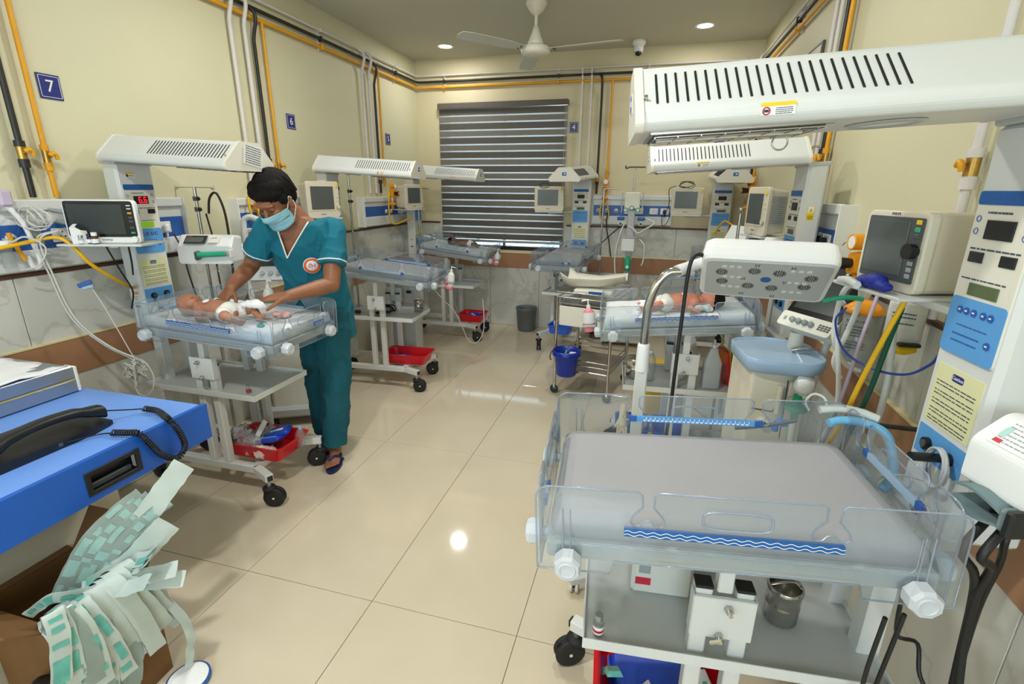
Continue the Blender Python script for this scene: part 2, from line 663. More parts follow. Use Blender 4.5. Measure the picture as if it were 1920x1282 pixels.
# ---------------------------------------------------------------- the room
XL, XR, YB, YF, ZC = -2.684, 0.888, 5.664, -2.2, 2.939
ZCAP, ZB1, ZB0 = 1.213, 0.8755, 0.703      # dado cap, rub rail top and bottom
WX0, WX1, WZ0, WZ1 = -2.38, -0.965, 0.905, 2.44   # window behind the blind

g = G()
g.box(((XL + XR) / 2, (YB + YF) / 2, -0.06), (XR - XL + 0.4, YB - YF + 0.4, 0.1076), GROUT)
floor = struct(g, 'floor')
tile_me = {}
xs = [XL] + [-0.953 + 0.602 * k for k in range(-2, 4) if XL + .05 < -0.953 + 0.602 * k < XR - .02] + [XR]
ys = [YF] + [1.40 + 1.2 * k for k in range(-3, 4) if YF + .05 < 1.4 + 1.2 * k < YB - .02] + [YB]
for i in range(len(xs) - 1):
    for j in range(len(ys) - 1):
        w, d = xs[i + 1] - xs[i] - 0.0026, ys[j + 1] - ys[j] - 0.0026
        key = (round(w, 4), round(d, 4))
        if key not in tile_me:
            o = G().box((0, 0, -0.005), (w, d, 0.01), TILE, 0.0008).build('floor_tile', floor)
            tile_me[key] = o.data
        else:
            o = link('floor_tile', tile_me[key], floor)
        o.location = ((xs[i] + xs[i + 1]) / 2, (ys[j] + ys[j + 1]) / 2, 0)

g = G()
g.box(((XL + XR) / 2, (YB + YF) / 2, ZC + 0.06), (XR - XL + 0.4, YB - YF + 0.4, 0.12), CEIL)
struct(g, 'ceiling')
g = G()
g.box((XL - 0.1, (YB + YF) / 2, ZC / 2), (0.2, YB - YF + 0.4, ZC), WALL)
wall_left = struct(g, 'wall_left')
g = G()
g.box((XR + 0.1, (YB + YF) / 2, ZC / 2), (0.2, YB - YF + 0.4, ZC), WALL)
wall_right = struct(g, 'wall_right')


def holed_wall(name, y, th, holes, mt):
    """wall across the room at y (inner face), openings as (x0,x1,z0,z1) left to right"""
    g = G()
    x = XL
    for (a, b, c, d) in holes:
        g.box(((x + a) / 2, y + th / 2, ZC / 2), (a - x, abs(th), ZC), mt)
        g.box(((a + b) / 2, y + th / 2, c / 2), (b - a, abs(th), c), mt)
        g.box(((a + b) / 2, y + th / 2, (d + ZC) / 2), (b - a, abs(th), ZC - d), mt)
        x = b
    g.box(((x + XR) / 2, y + th / 2, ZC / 2), (XR - x, abs(th), ZC), mt)
    return struct(g, name)


wall_back = holed_wall('wall_back', YB, 0.2, [(WX0, WX1, WZ0, WZ1)], WALLB)
FW = [(-2.6, -1.5, 1.05, 2.45), (-0.3, 0.8, 1.05, 2.45)]  # two window openings assumed in the unseen wall behind the camera
wall_front = holed_wall('wall_front', YF, -0.2, FW, WALL)

# marble dado, slab by slab, with open joints
mp = {}


def marble(parent, M, w, z0, z1):
    key = (round(w, 3), round(z1 - z0, 3))
    if key not in mp:
        o = G().box((0, 0, 0), (w - 0.004, 0.014, z1 - z0), MARBLE, 0.0015).build('marble_panel', parent)
        mp[key] = o.data
    else:
        o = link('marble_panel', mp[key], parent)
    o.matrix_local = M @ T(0, 0, (z0 + z1) / 2)


def dado(parent, a0, a1, mk, cuts=()):
    a = a0
    while a < a1 - 0.02:
        b = min(a + 0.6, a1)
        for z0, z1 in ((0.002, ZB0 - 0.001), (ZB1 + 0.001, ZCAP - 0.018)):
            if z0 > 0.5 and any(c0 < (a + b) / 2 < c1 for c0, c1 in cuts):
                continue
            marble(parent, mk((a + b) / 2), b - a, z0, z1)
        a = b


dado(wall_left, 1.5 - 0.6 * 6, YB, lambda t: T(XL + 0.008, t, 0) @ RZ(90))
dado(wall_right, 1.15 - 0.6 * 5, YB, lambda t: T(XR - 0.008, t, 0) @ RZ(90))
dado(wall_back, XL, WX0 - 0.03, lambda t: T(t, YB - 0.008, 0))
dado(wall_back, WX0 - 0.03, WX1 + 0.03, lambda t: T(t, YB - 0.008, 0), [(WX0 - .1, WX1 + .1)])
dado(wall_back, WX1 + 0.03, XR, lambda t: T(t, YB - 0.008, 0))
n = [0]


def trim(g):
    n[0] += 1
    return struct(g, 'trim_%d' % n[0])


CREAMLINE = mat('cream_bead', (226, 214, 168), 0.45, var=0.03, scale=10)
for x, sgn in ((XL, 1), (XR, -1)):
    L = YB - YF
    trim(G().box((x + sgn * 0.012, (YB + YF) / 2, (ZB0 + ZB1) / 2), (0.024, L, ZB1 - ZB0), BAND, 0.003)
         .box((x + sgn * 0.014, (YB + YF) / 2, ZB1 + 0.005), (0.028, L, 0.011), CREAMLINE, 0.002))
    trim(G().box((x + sgn * 0.011, (YB + YF) / 2, ZCAP - 0.009), (0.022, L, 0.018), DARKTRIM, 0.003))
trim(G().box(((XL + XR) / 2, YB - 0.012, (ZB0 + ZB1) / 2), (XR - XL - 0.05, 0.024, ZB1 - ZB0), BAND, 0.003)
     .box(((XL + XR) / 2, YB - 0.014, ZB1 + 0.005), (XR - XL - 0.06, 0.028, 0.011), CREAMLINE, 0.002))
trim(G().box(((WX1 + 0.03 + XR) / 2, YB - 0.011, ZCAP - 0.009), (XR - WX1 - 0.075, 0.022, 0.018), DARKTRIM, 0.003))
trim(G().box(((WX0 - 0.03 + XL) / 2, YB - 0.011, ZCAP - 0.009), (WX0 - XL - 0.075, 0.022, 0.018), DARKTRIM, 0.003))


def window(name, x0, x1, z0, z1, y, mull=1):
    root = bpy.data.objects.new(name, None)
    C.objects.link(root)
    root['kind'] = 'structure'
    root.location = ((x0 + x1) / 2, y, z0)
    w, h = x1 - x0, z1 - z0
    g = G()
    for s in (-1, 1):
        g.box((s * (w / 2 - 0.02), 0, h / 2), (0.04, 0.05, h), ALU, 0.003)
    g.box((0, 0, 0.02), (w - 0.08, 0.05, 0.04), ALU, 0.003)
    g.box((0, 0, h - 0.02), (w - 0.08, 0.05, 0.04), ALU, 0.003)
    for k in range(mull):
        g.box((-w / 2 + w * (k + 1) / (mull + 1), 0, h / 2), (0.035, 0.045, h - 0.08), ALU, 0.003)
    g.build('window_frame', root)
    for k in range(mull + 1):
        pw = w / (mull + 1) - 0.05
        G().box((-w / 2 + w * (k + 0.5) / (mull + 1), 0, h / 2), (pw, 0.005, h - 0.07), GLASS).build('window_pane', root)
    return root


window('window_1', WX0, WX1, WZ0, WZ1, YB + 0.12)
for i, (a, b, c, d) in enumerate(FW):
    window('window_%d' % (i + 2), a, b, c, d, YF - 0.1)  # assumed windows, out of view, added to go with the daylight lamps
trim(G().box(((WX0 + WX1) / 2, YB + 0.045, WZ0 + 0.022), (WX1 - WX0 - .004, 0.085, 0.044), BLACK, 0.003))


# ---- zebra roller blind: dark and grey bands with bright sheer stripes between
def sheer():
    m = bpy.data.materials.new('blind_sheer')
    m.use_nodes = True
    nt = m.node_tree
    b = nt.nodes['Principled BSDF']
    b.inputs['Base Color'].default_value = (*lin((226, 226, 224)), 1)
    b.inputs['Roughness'].default_value = 0.6
    out = nt.nodes['Material Output']
    tr = nt.nodes.new('ShaderNodeBsdfTranslucent')
    tr.inputs[0].default_value = (*lin((225, 226, 228)), 1)
    tp = nt.nodes.new('ShaderNodeBsdfTransparent')
    a = nt.nodes.new('ShaderNodeMixShader')
    a.inputs[0].default_value = 0.5
    nt.links.new(b.outputs[0], a.inputs[1])
    nt.links.new(tr.outputs[0], a.inputs[2])
    c = nt.nodes.new('ShaderNodeMixShader')
    c.inputs[0].default_value = 0.12
    nt.links.new(a.outputs[0], c.inputs[1])
    nt.links.new(tp.outputs[0], c.inputs[2])
    nt.links.new(c.outputs[0], out.inputs[0])
    return m


SHEER = sheer()
bx0, bx1, bz0, bz1 = -2.41, -0.935, 1.005, 2.49
bw, bcx = bx1 - bx0, 0
bl = thing('zebra_blind', 'large zebra roller blind with dark and silver bands covering the far window', 'blind', ((bx0 + bx1) / 2, YB - 0.03, bz0))
G().box((0, -0.005, bz1 - bz0 - 0.032), (bw, 0.05, 0.064), BANDD, 0.01).box((0, -0.032, bz1 - bz0 - 0.06), (bw, 0.006, 0.006), STEEL, 0.001).build('head_box', bl)
G().box((0, 0, 0.0), (bw - 0.02, 0.02, 0.03), ALU, 0.004).build('bottom_rail', bl)
per, z, k = 0.149, 0.02, 0
meshes = {}
top = bz1 - bz0 - 0.066
while z < top - 0.02:
    for nm, h, mt, dy, th in (('dark_band', 0.064, BANDD, 0.0, 0.004), ('sheer_stripe', 0.014, SHEER, 0.004, 0.002), ('grey_band', 0.056, BANDG, -0.003, 0.003), ('sheer_stripe', 0.015, SHEER, 0.004, 0.002)):
        if z > top - 0.005:
            break
        hh = min(h, top - z)
        key = (nm, round(hh, 4))
        if key not in meshes:
            o = G().box((0, 0, 0), (bw - 0.024, th, hh), mt, 0.0008).build(nm, bl)
            meshes[key] = o.data
        else:
            o = link(nm, meshes[key], bl)
        o.location = (0, dy, z + hh / 2)
        z += hh
pts = [(bw / 2 - 0.03, -0.03, top), (bw / 2 - 0.03, -0.032, 0.5), (bw / 2 - 0.022, -0.032, 0.47), (bw / 2 - 0.014, -0.032, 0.5), (bw / 2 - 0.014, -0.03, top)]
G().tube(pts, 0.0016, CABLE, 5).build('pull_cord', bl)

# ---- ceiling: downlights, fan, camera
DL = mat('downlight_glow', (255, 250, 240), 0.4, emit=(255, 250, 240), estr=9.0)


def downlight(x, y, label, power):
    t = thing('downlight', label, 'ceiling light', (x, y, ZC), 0, 'recessed downlights')
    G().lathe([(0.062, -0.001), (0.072, -0.004), (0.082, -0.004), (0.084, 0.0)], WHITE, 28).build('trim_ring', t)
    G().lathe([(0, -0.002), (0.064, -0.002), (0.064, 0.0)], DL, 28).build('diffuser', t)
    d = bpy.data.lights.new('downlight_lamp', 'AREA')
    d.shape, d.size, d.energy, d.color = 'DISK', 0.16, power, (1.0, 0.98, 0.93)
    o = bpy.data.objects.new('downlight_lamp', d)
    C.objects.link(o)
    o.location = (x, y, ZC - 0.008)


downlight(-2.128, 5.208, 'round recessed downlight in the ceiling corner beside the fan', 5.5)
downlight(0.299, 5.112, 'round recessed downlight in the ceiling near the security camera', 5.5)
downlight(-1.55, 2.62, 'unseen recessed downlight added above the left cots', 15)  # out of view, added as overhead light for the left side
downlight(-0.25, 2.62, 'unseen recessed downlight added above the right cots', 13)  # out of view, added as overhead light for the right side
downlight(-0.92, 0.3, 'unseen recessed downlight added above the camera end', 27)  # unseen lamp added to brighten the near floor from above

FANW = mat('fan_enamel', (226, 222, 206), 0.35, var=0.02, scale=6)
FANB = mat('fan_blade_enamel', (206, 206, 196), 0.4, var=0.02, scale=6)
fan = thing('ceiling_fan', 'white three-bladed ceiling fan hanging on a rod from the ceiling', 'fan', (-0.968, 4.18, ZC))
G().lathe([(0.0, 0.0), (0.085, 0.0), (0.08, -0.03), (0.05, -0.075), (0.02, -0.1), (0.0, -0.1)], FANW, 28).build('canopy', fan)
G().cyl((0, 0, -0.09), (0, 0, -0.19), 0.0125, FANW, 14).build('down_rod', fan)
G().lathe([(r, z + 0.05) for r, z in [(0.0, -0.215), (0.018, -0.22), (0.03, -0.26), (0.055, -0.32), (0.06, -0.335), (0.058, -0.338), (0.058, -0.345), (0.07, -0.35), (0.105, -0.362), (0.112, -0.375), (0.112, -0.4),
           (0.1, -0.415), (0.06, -0.425), (0.0, -0.428)]], FANW, 32).build('motor_housing', fan)
g = G()
prof = [(0.10, -0.035), (0.16, -0.04), (0.25, -0.06), (0.6, -0.065), (0.66, -0.05), (0.675, 0.0), (0.66, 0.05), (0.6, 0.062), (0.25, 0.058), (0.16, 0.04), (0.10, 0.035)]
g.prism(prof, -0.0015, 0.0015, FANB, RX(9))
for s in (-1, 1):
    g.cyl((0.15, s * 0.02, 0.0), (0.15, s * 0.02, -0.012), 0.006, DGREY, 8)
b0 = g.build('fan_blade', fan)
for i, a in enumerate((-130, -9, 111)):
    o = b0 if i == 0 else link('fan_blade', b0.data, fan)
    o.location = (0, 0, -0.33)
    o.rotation_euler = (0, 0, math.radians(a))
sc = thing('security_camera', 'small white dome security camera with a black lens under the ceiling edge', 'camera', (-0.255, 5.42, ZC))
G().lathe([(0, 0), (0.062, 0), (0.062, -0.03), (0.05, -0.045), (0.045, -0.06), (0, -0.06)], WHITE, 24).build('mount', sc)
G().ell((0, 0, -0.075), (0.045, 0.045, 0.05), WHITE, 20, 12).build('housing', sc)
G().lathe([(0, 0), (0.028, 0), (0.03, -0.02), (0, -0.02)], BLACK, 20, T(0, -0.03, -0.105) @ RX(60)).ell((0, -0.05, -0.115), (0.014, 0.01, 0.014), SCREENB, 12, 8).build('lens', sc)

# ---------------------------------------------------------------- gas pipes, signs, bed head panels
XP = XL + 0.030    # pipe axis off the left wall
XQ = XR - 0.030
YP = YB - 0.030


def run_main(name, label, zl, mt, r, gapx):
    g = G()
    c = 0.045
    pts = [(XP + gapx, -1.9, zl), (XP + gapx, YP - gapx - c, zl), (XP + gapx + 0.013, YP - gapx - 0.013, zl), (XP + gapx + c, YP - gapx, zl), (XQ - gapx - c, YP - gapx, zl),
           (XQ - gapx - 0.013, YP - gapx - 0.013, zl), (XQ - gapx, YP - gapx - c, zl), (XQ - gapx, -1.9, zl)]
    g.tube(pts, r, mt, 10)
    return tag(g.build(name), label, 'pipe')


run_main('gas_pipe', 'slim grey-white main gas pipe running round the walls, topmost of the three', 2.772, PWHITE, 0.008, 0)
run_main('gas_pipe', 'black main gas pipe running round three walls below the slim white one', 2.712, PBLACK, 0.012, 0)
run_main('gas_pipe', 'thick yellow main gas pipe running round three walls, lowest of three', 2.655, YELLOW, 0.013, 0)


def bracket(M, label):
    g = G(M)
    g.box((0, -0.006, 2.71), (0.02, 0.012, 0.16), PWHITE, 0.002)
    for z, r in ((2.772, 0.012), (2.712, 0.017), (2.655, 0.018)):
        g.box((0, -0.03, z), (0.016, r * 2.3, r * 2.3), (PWHITE, PBLACK, YELLOW)[(2.772, 2.712, 2.655).index(z)], 0.004)
    tag(g.build('pipe_bracket'), label, 'bracket', 'pipe brackets')


for M, lb in ((T(XL, 3.9, 0) @ RZ(90), 'small pipe bracket on the left wall midway between signs 6 and 5'), (T(XL, 5.136, 0) @ RZ(90), 'small pipe bracket on the left wall nearest the far corner'),
              (T(XL, 2.55, 0) @ RZ(90), 'small pipe bracket on the left wall above the standing man'),
              (T(-2.328, YB, 0), 'small pipe bracket on the far wall above the blind corner'), (T(-1.053, YB, 0), 'small pipe bracket on the far wall above the blind, right of the fan'),
              (T(-0.152, YB, 0), 'small pipe bracket on the far wall below the security camera'), (T(0.736, YB, 0), 'small pipe bracket on the far wall near its right corner'),
              (T(XR, 4.269, 0) @ RZ(-90), 'small pipe bracket on the right wall near the far corner')):
    bracket(M, lb)


def drop(ax, at, z0, mt, r, label, jog=True, valve=None, ztop=2.712, elbow=True):
    """a pipe coming down the wall from the main; ax = 'L','B','R' wall"""
    if ax == 'L':
        M = T(XP, at, 0) @ RZ(90)          # local -y points into the room
    elif ax == 'R':
        M = T(XQ, at, 0) @ RZ(-90)
    else:
        M = T(at, YP, 0)
    g = G()
    if jog:
        pts = [(-0.03, 0, ztop), (-0.008, -0.03, ztop - 0.03), (0.0, -0.034, ztop - 0.075), (0, -0.01, ztop - 0.15), (0, 0, ztop - 0.19), (0, 0, z0)]
        pts = smooth_path(pts[:5], 4) + [V(pts[5])]
    else:
        pts = [(0, 0, ztop), (0, 0, z0)]
    g.tube(pts, r, mt, 10)
    o = g.build('drop_pipe', M=0)
    del o['M']
    o.matrix_local = M
    tag(o, label, 'pipe', 'gas drop pipes')
    if valve is not None:
        v = G()
        v.cyl((0, 0, valve + 0.05), (0, 0, valve + 0.025), r * 1.6, mt, 10)
        v.cyl((0, 0, valve + 0.03), (0, 0, valve - 0.03), r * 1.35, BRASS, 10)
        v.cyl((0, 0, valve - 0.025), (0, 0, valve - 0.06), r * 1.6, mt, 10)
        v.build('valve_body', o)
        h = G()
        h.cyl((0, 0, valve), (0, -0.03, valve), 0.006, BRASS, 8)
        h.tube([(-0.006, -0.032, valve + 0.004), (0.006, -0.036, valve + 0.014), (0.018, -0.036, valve + 0.008), (0.022, -0.034, valve - 0.012)], [0.010, 0.008], YELLOW, 8, 3)
        h.build('valve_lever', o)
    return o


drop('L', 1.650, 1.535, PBLACK, 0.0125, 'black drop pipe with yellow lever valve left of the number 7 sign', False, 1.72)
drop('L', 1.742, 1.535, YELLOW, 0.0105, 'yellow drop pipe with yellow lever valve beside the number 7 sign', False, 1.71, ztop=2.655)
drop('L', 2.96, 1.54, PWHITE, 0.013, 'white drop pipe on the left wall, first of the pair above the man', True, None, 2.772)
drop('L', 3.08, 1.54, PWHITE, 0.013, 'white drop pipe on the left wall, second of the pair above the man', True, None, 2.772)
drop('L', 3.155, 1.54, PBLACK, 0.0115, 'black drop pipe with brass valve on the left wall above the man', True, 1.73)
drop('L', 3.25, 1.54, YELLOW, 0.010, 'yellow drop pipe with brass valve on the left wall above the man', False, 1.73, ztop=2.655)
drop('L', 4.485, 1.54, PWHITE, 0.013, 'white drop pipe on the left wall, first of the pair in the far corner', True, None, 2.772)
drop('L', 4.60, 1.54, PWHITE, 0.013, 'white drop pipe on the left wall, second of the pair in the far corner', True, None, 2.772)
drop('L', 4.69, 1.54, PBLACK, 0.0115, 'black drop pipe on the left wall near the far corner', True, 1.69)
drop('L', 4.775, 1.60, YELLOW, 0.010, 'yellow drop pipe on the left wall near the far corner', False, 1.69, ztop=2.655)
drop('B', -0.805, 1.50, PWHITE, 0.012, 'slim white drop pipe on the far wall right against sign 4', False, None, 2.772)
drop('B', -0.71, 1.50, PWHITE, 0.012, 'slim white drop pipe on the far wall between sign 4 and black pipe', False, None, 2.772)
drop('B', -0.60, 1.55, PBLACK, 0.0115, 'black drop pipe on the far wall right of sign 4', True, 1.70)
drop('B', -0.498, 1.60, YELLOW, 0.0105, 'yellow drop pipe on the far wall right of sign 4', False, 1.77, ztop=2.655)
drop('R', 5.28, 1.54, PBLACK, 0.0115, 'black drop pipe on the right wall in the far corner', True, 1.70)
drop('R', 5.12, 1.54, YELLOW, 0.0105, 'yellow drop pipe on the right wall in the far corner', False, 1.70, ztop=2.655)
drop('R', 5.40, 1.54, PWHITE, 0.012, 'white drop pipe on the right wall hard in the far corner', True, None, 2.772)
drop('R', 3.40, 1.54, PWHITE, 0.012, 'white drop pipe on the right wall, first of the pair by black one', False, None, 2.772)
drop('R', 3.30, 1.54, PWHITE, 0.012, 'white drop pipe on the right wall touching the black drop pipe', False, None, 2.772)
drop('R', 3.195, 1.54, PBLACK, 0.013, 'black drop pipe with yellow valve on the right wall', False, 1.76)
drop('R', 3.135, 1.54, YELLOW, 0.0115, 'yellow drop pipe with valve on the right wall', False, 1.76, ztop=2.655)
drop('R', 1.77, 1.22, PWHITE, 0.013, 'white drop pipe on the right wall above the nearest heater', False, 1.66, 2.772)


# ---- bay number signs
def sign(M, d, label, s=1.0):
    t = thing('bay_sign', label, 'sign', M=M, group='bay number signs')
    G().box((0, 0, 0.003), (0.094 * s, 0.104 * s, 0.006), NAVY, 0.001).build('plate', t)
    g = G()
    for x, y, w, h in ((0, 0.044, 0.084, 0.002), (0, -0.044, 0.084, 0.002), (0.041, 0, 0.002, 0.09), (-0.041, 0, 0.002, 0.09)):
        g.box((x * s, y * s, 0.0065), (w * s, h * s, 0.0012), WHITE)
    g.build('border_line', t)
    if d:
        text(d, 0.072 * s, WHITE, t, T(0, 0, 0.0065), 'numeral')
    return t


sign(face((XL, 1.844, 2.013), 0), '7', 'dark blue bay sign with white numeral 7, nearest on the left wall')
sign(face((XL, 3.472, 2.059), 0), '6', 'dark blue bay sign with white numeral 6, middle one on the left wall')
sign(face((XL, 4.948, 2.066), 0), '5', 'dark blue bay sign with white numeral 5, on the left wall near the corner')
sign(face((-0.878, YB, 2.218), -90), '4', 'dark blue bay sign with white numeral 4 beside the blind')
sign(face((0.585, YB, 2.10), -90), '', 'dark blue bay sign half hidden behind the nearest heater hood')

pic = thing('wall_frame', 'small dark framed notice high on the right wall beside the white pipes', 'frame', M=face((XR, 3.80, 2.335), 180))
G().box((0, 0, 0.008), (0.34, 0.20, 0.016), DGREY, 0.003).build('frame', pic)
G().box((0, 0, 0.017), (0.30, 0.16, 0.002), CREAM).box((0.03, -0.03, 0.0185), (0.2, 0.07, 0.001), LABY).build('sheet', pic)


# ---- bed head panels (white trunking with a blue strip of outlets)
def outlet(parent, x, y, z, kind):
    if kind == 'gas':
        g = G()
        g.lathe([(0, 0), (0.021, 0), (0.021, 0.008), (0.012, 0.012), (0.012, 0.016), (0, 0.016)], WHITE, 18, T(x, y, z))
        g.lathe([(0, 0.0165), (0.007, 0.0165), (0.007, 0.012)], BLACK, 12, T(x, y, z))
        return g.build('gas_outlet', parent)
    g = G()
    g.box((x, y, z + 0.004), (0.086, 0.062, 0.008), WHITE, 0.003)
    for a, b in ((0, 0.014), (-0.01, -0.006), (0.01, -0.006)):
        g.cyl((x + a, y + b, z + 0.007), (x + a, y + b, z + 0.0088), 0.0038, BLACK, 8)
    g.box((x + 0.032, y, z + 0.0095), (0.012, 0.024, 0.004), CREAM, 0.002)
    return g.build('power_socket', parent)


def plug(parent, x, y, z, mt=None):
    g = G()
    g.box((x, y, z + 0.022), (0.034, 0.044, 0.03), mt or BLACK, 0.008)
    g.cyl((x, y - 0.018, z + 0.022), (x, y - 0.045, z + 0.018), 0.006, mt or BLACK, 8)
    return g.build('plug', parent)


def head_panel(M, w, h, label, gas, power, plugs=(), dep=0.06):
    t = thing('bed_head_panel', label, 'wall panel', M=M, group='bed head panels')
    g = G()
    g.box((0, 0, dep / 2), (w, h, dep), COAT, 0.006)
    g.box((0, h / 2 - 0.02, dep + 0.009), (w, 0.05, 0.018), COAT, 0.006)
    g.box((0, -h / 2 + 0.045, dep + 0.006), (w, 0.09, 0.014), COAT, 0.006)
    g.build('housing', t)
    G().box((0, -0.005, dep + 0.002), (w - 0.02, 0.11, 0.005), BLUE, 0.001).build('outlet_strip', t)
    for x in gas:
        outlet(t, x, -0.005, dep + 0.004, 'gas')
    for x in power:
        outlet(t, x, -0.005, dep + 0.004, 'power')
    for x, mt in plugs:
        plug(t, x, -0.01, dep + 0.004, mt)
    for s in (-1, 1):
        G().box((s * (w / 2 + 0.002), 0, dep / 2 + 0.01), (0.006, h + 0.006, dep + 0.03), WHITE, 0.002).build('end_plate', t)
    return t


head_panel(face((XL, 1.62, 1.372), 0), 1.52, 0.30, 'long white bed head panel with blue strip below the number 7 sign', (-0.30, -0.20, -0.10), (0.10, 0.62), ((0.62, WHITE),), 0.032)
head_panel(face((XL, 3.32, 1.372), 0), 1.12, 0.28, 'white bed head panel with blue strip on the wall behind the standing man', (-0.34, -0.24), (0.0, 0.12))
head_panel(face((XL, 4.80, 1.365), 0), 1.04, 0.27, 'white bed head panel with blue strip below the number 5 sign', (-0.1, 0.0), (0.2, 0.3), ((0.2, WHITE),))
head_panel(face((-0.215, YB, 1.383), -90), 0.82, 0.30, 'white bed head panel with blue strip on the far wall below sign 4', (-0.35, -0.26, -0.16), (-0.03, 0.08, 0.23, 0.34), ((0.34, BLACK),))
head_panel(face((XR, 2.92, 1.368), 180), 0.60, 0.33, 'white bed head panel with blue strip on the right wall', (-0.2,), (0.06, 0.16), ((0.06, BLACK), (0.16, BLACK)), 0.05)
for at, lb in ((-0.98, 'white double wall socket with a black plug below the far rub rail'),):
    t = thing('wall_socket', lb, 'socket', M=face((at, YB - 0.015, 0.58), -90))
    G().box((0, 0, 0.005), (0.15, 0.075, 0.01), WHITE, 0.003).build('socket_plate', t)
    outlet(t, -0.035, 0, 0.009, 'power')
    plug(t, 0.04, 0.0, 0.009)
    G().tube([(0.04, -0.04, 0.028), (0.045, -0.15, 0.02), (0.06, -0.28, 0.025), (0.075, -0.36, 0.03)], 0.004, BCABLE, 6, 4).build('cord', t)

# ---------------------------------------------------------------- infant warmers
def rounded(poly, r, k=4, which=None):
    """round the corners of a polygon"""
    out = []
    n = len(poly)
    for i in range(n):
        p, a, b = V((*poly[i], 0)), V((*poly[i - 1], 0)), V((*poly[(i + 1) % n], 0))
        rr = r if which is None else (r if i in which else 0)
        if rr <= 0:
            out.append(poly[i])
            continue
        u, w = (a - p), (b - p)
        d = min(rr, u.length * .45, w.length * .45)
        s, e = p + u.normalized() * d, p + w.normalized() * d
        for j in range(k + 1):
            t = j / k
            q = s * (1 - t) ** 2 + p * 2 * t * (1 - t) + e * t * t
            out.append((q.x, q.y))
    return out


def hook(x, zt):
    """outline of a tube slot cut into a panel's top edge, right to left"""
    return [(x + .020, zt), (x + .012, zt - .008), (x + .011, zt - .034), (x + .029, zt - .056), (x + .033, zt - .070), (x + .026, zt - .078), (x + .015, zt - .076), (x + .007, zt - .066), (x, zt - .063),
            (x - .007, zt - .066), (x - .015, zt - .076), (x - .026, zt - .078), (x - .033, zt - .070), (x - .029, zt - .056), (x - .011, zt - .034), (x - .012, zt - .008), (x - .020, zt)]


def side_panel(L, h, mid, hooks, M, parent, strip=None, ridge=True, lobes=True):
    """clear side wall: x along, y up, z out; strip = (x, y, length, kind)"""
    a = L / 2
    poly = [(-a, 0)]
    if lobes:
        poly += [(-a + .15, 0), (-a + .16, mid), (a - .16, mid), (a - .15, 0)]
    poly += [(a, 0)]
    top = [(a, h), (-a, h)]
    full = rounded(poly + top, 0.035, 5, (len(poly), len(poly) + 1))
    # insert hooks into the top edge
    res = []
    for i, p in enumerate(full):
        res.append(p)
        q = full[(i + 1) % len(full)]
        if abs(p[1] - h) < 1e-6 and abs(q[1] - h) < 1e-6 and p[0] - q[0] > 0.1:
            for x in sorted(hooks, reverse=True):
                res += hook(x, h)
    g = G()
    g.prism(res, -0.0025, 0.0025, ACRYL, None, ACEDGE)
    edge = [(x, y, 0) for x, y in res] + [(res[0][0], res[0][1], 0)]
    g.tube(edge, 0.0021, ACEDGE, 5, 0, False)  # thin outline tube added to imitate the bright glint of the edges
    if ridge:
        inn = rounded([(-a + .075, .07), (a - .075, .07), (a - .075, h - .035), (-a + .075, h - .035)], 0.02, 4)
        inn = [(x, y, 0.003) for x, y in inn]
        br = [i for i, p in enumerate(inn)]
        seg = []
        for p in inn + [inn[0]]:
            if any(abs(p[0] - x) < 0.05 for x in hooks) and p[1] > h - .04:
                continue
            seg.append(p)
        g.tube(seg[:len(seg) // 2 + 1], 0.0014, ACEDGE, 4, 0, False)
        g.tube([inn[len(inn) // 2 - 1], inn[0]], 0.0012, ACEDGE, 4, 0, False) if False else None
        for s in (-1, 1):
            g.tube([(s * (a - .055), 0.03, 0.003), (s * (a - .055), h - .05, 0.003)], 0.0022, ACEDGE, 5, 0, False)
            g.tube([(s * (a - .070), 0.03, 0.003), (s * (a - .070), h - .05, 0.003)], 0.0014, ACEDGE, 5, 0, False)
    if len(hooks) >= 2:
        hx = (hooks[0] + hooks[-1]) / 2
        ov = [(hx + .062 * math.copysign(abs(math.cos(t)) ** .5, math.cos(t)), h - .05 + .02 * math.copysign(abs(math.sin(t)) ** .5, math.sin(t)), 0.003) for t in [2 * PI * i / 28 for i in range(29)]]
        g.tube(ov, 0.0026, ACEDGE, 5, 0, False)
    o = g.build('clear_panel', parent)
    o.matrix_local = M
    if strip:
        x, y, ln, kind = strip
        s = G()
        if kind == 'wave':
            s.box((x, y, 0), (ln, 0.0175, 0.009), TITLEB)
            k = int(ln / 0.005)
            for zz in (.0052, -.0052):
                for r_ in (-0.0042, 0.0038):
                    pts = [(x - ln / 2 + ln * i / k, y + r_ + 0.0022 * math.sin(i * 1.25), zz) for i in range(k + 1)]
                    vs, fs = [], []
                    for p in pts:
                        vs += [(p[0], p[1] - .0009, p[2]), (p[0], p[1] + .0009, p[2])]
                    fs = [[2 * i, 2 * i + 2, 2 * i + 3, 2 * i + 1] for i in range(len(pts) - 1)]
                    s.add(vs, fs, PAPER)
        else:
            s.box((x, y, 0), (ln, 0.016, 0.009), PALEB if kind == 'pale' else SKYB)
            for e in (-1, 1):
                s.box((x + e * (ln / 2 - 0.010), y, 0), (0.022, 0.0165, 0.0096), BLUE)
            if kind == 'scale':
                k = int(ln / 0.012)
                for zz in (.0050, -.0050):
                    for i in range(3, k - 3):
                        s.box((x - ln / 2 + ln * i / k, y + 0.003, zz), (0.0018, 0.006 if i % 2 else 0.009, 0.0008), PAPER)
                        s.box((x - ln / 2 + ln * (i + .4) / k, y - 0.003, zz), (0.007, 0.004, 0.0008), PAPER)
        s.build('scale_strip', o)
    return o


KNOB = mat('knob_white', (200, 207, 214), 0.35, var=0.02, scale=12)


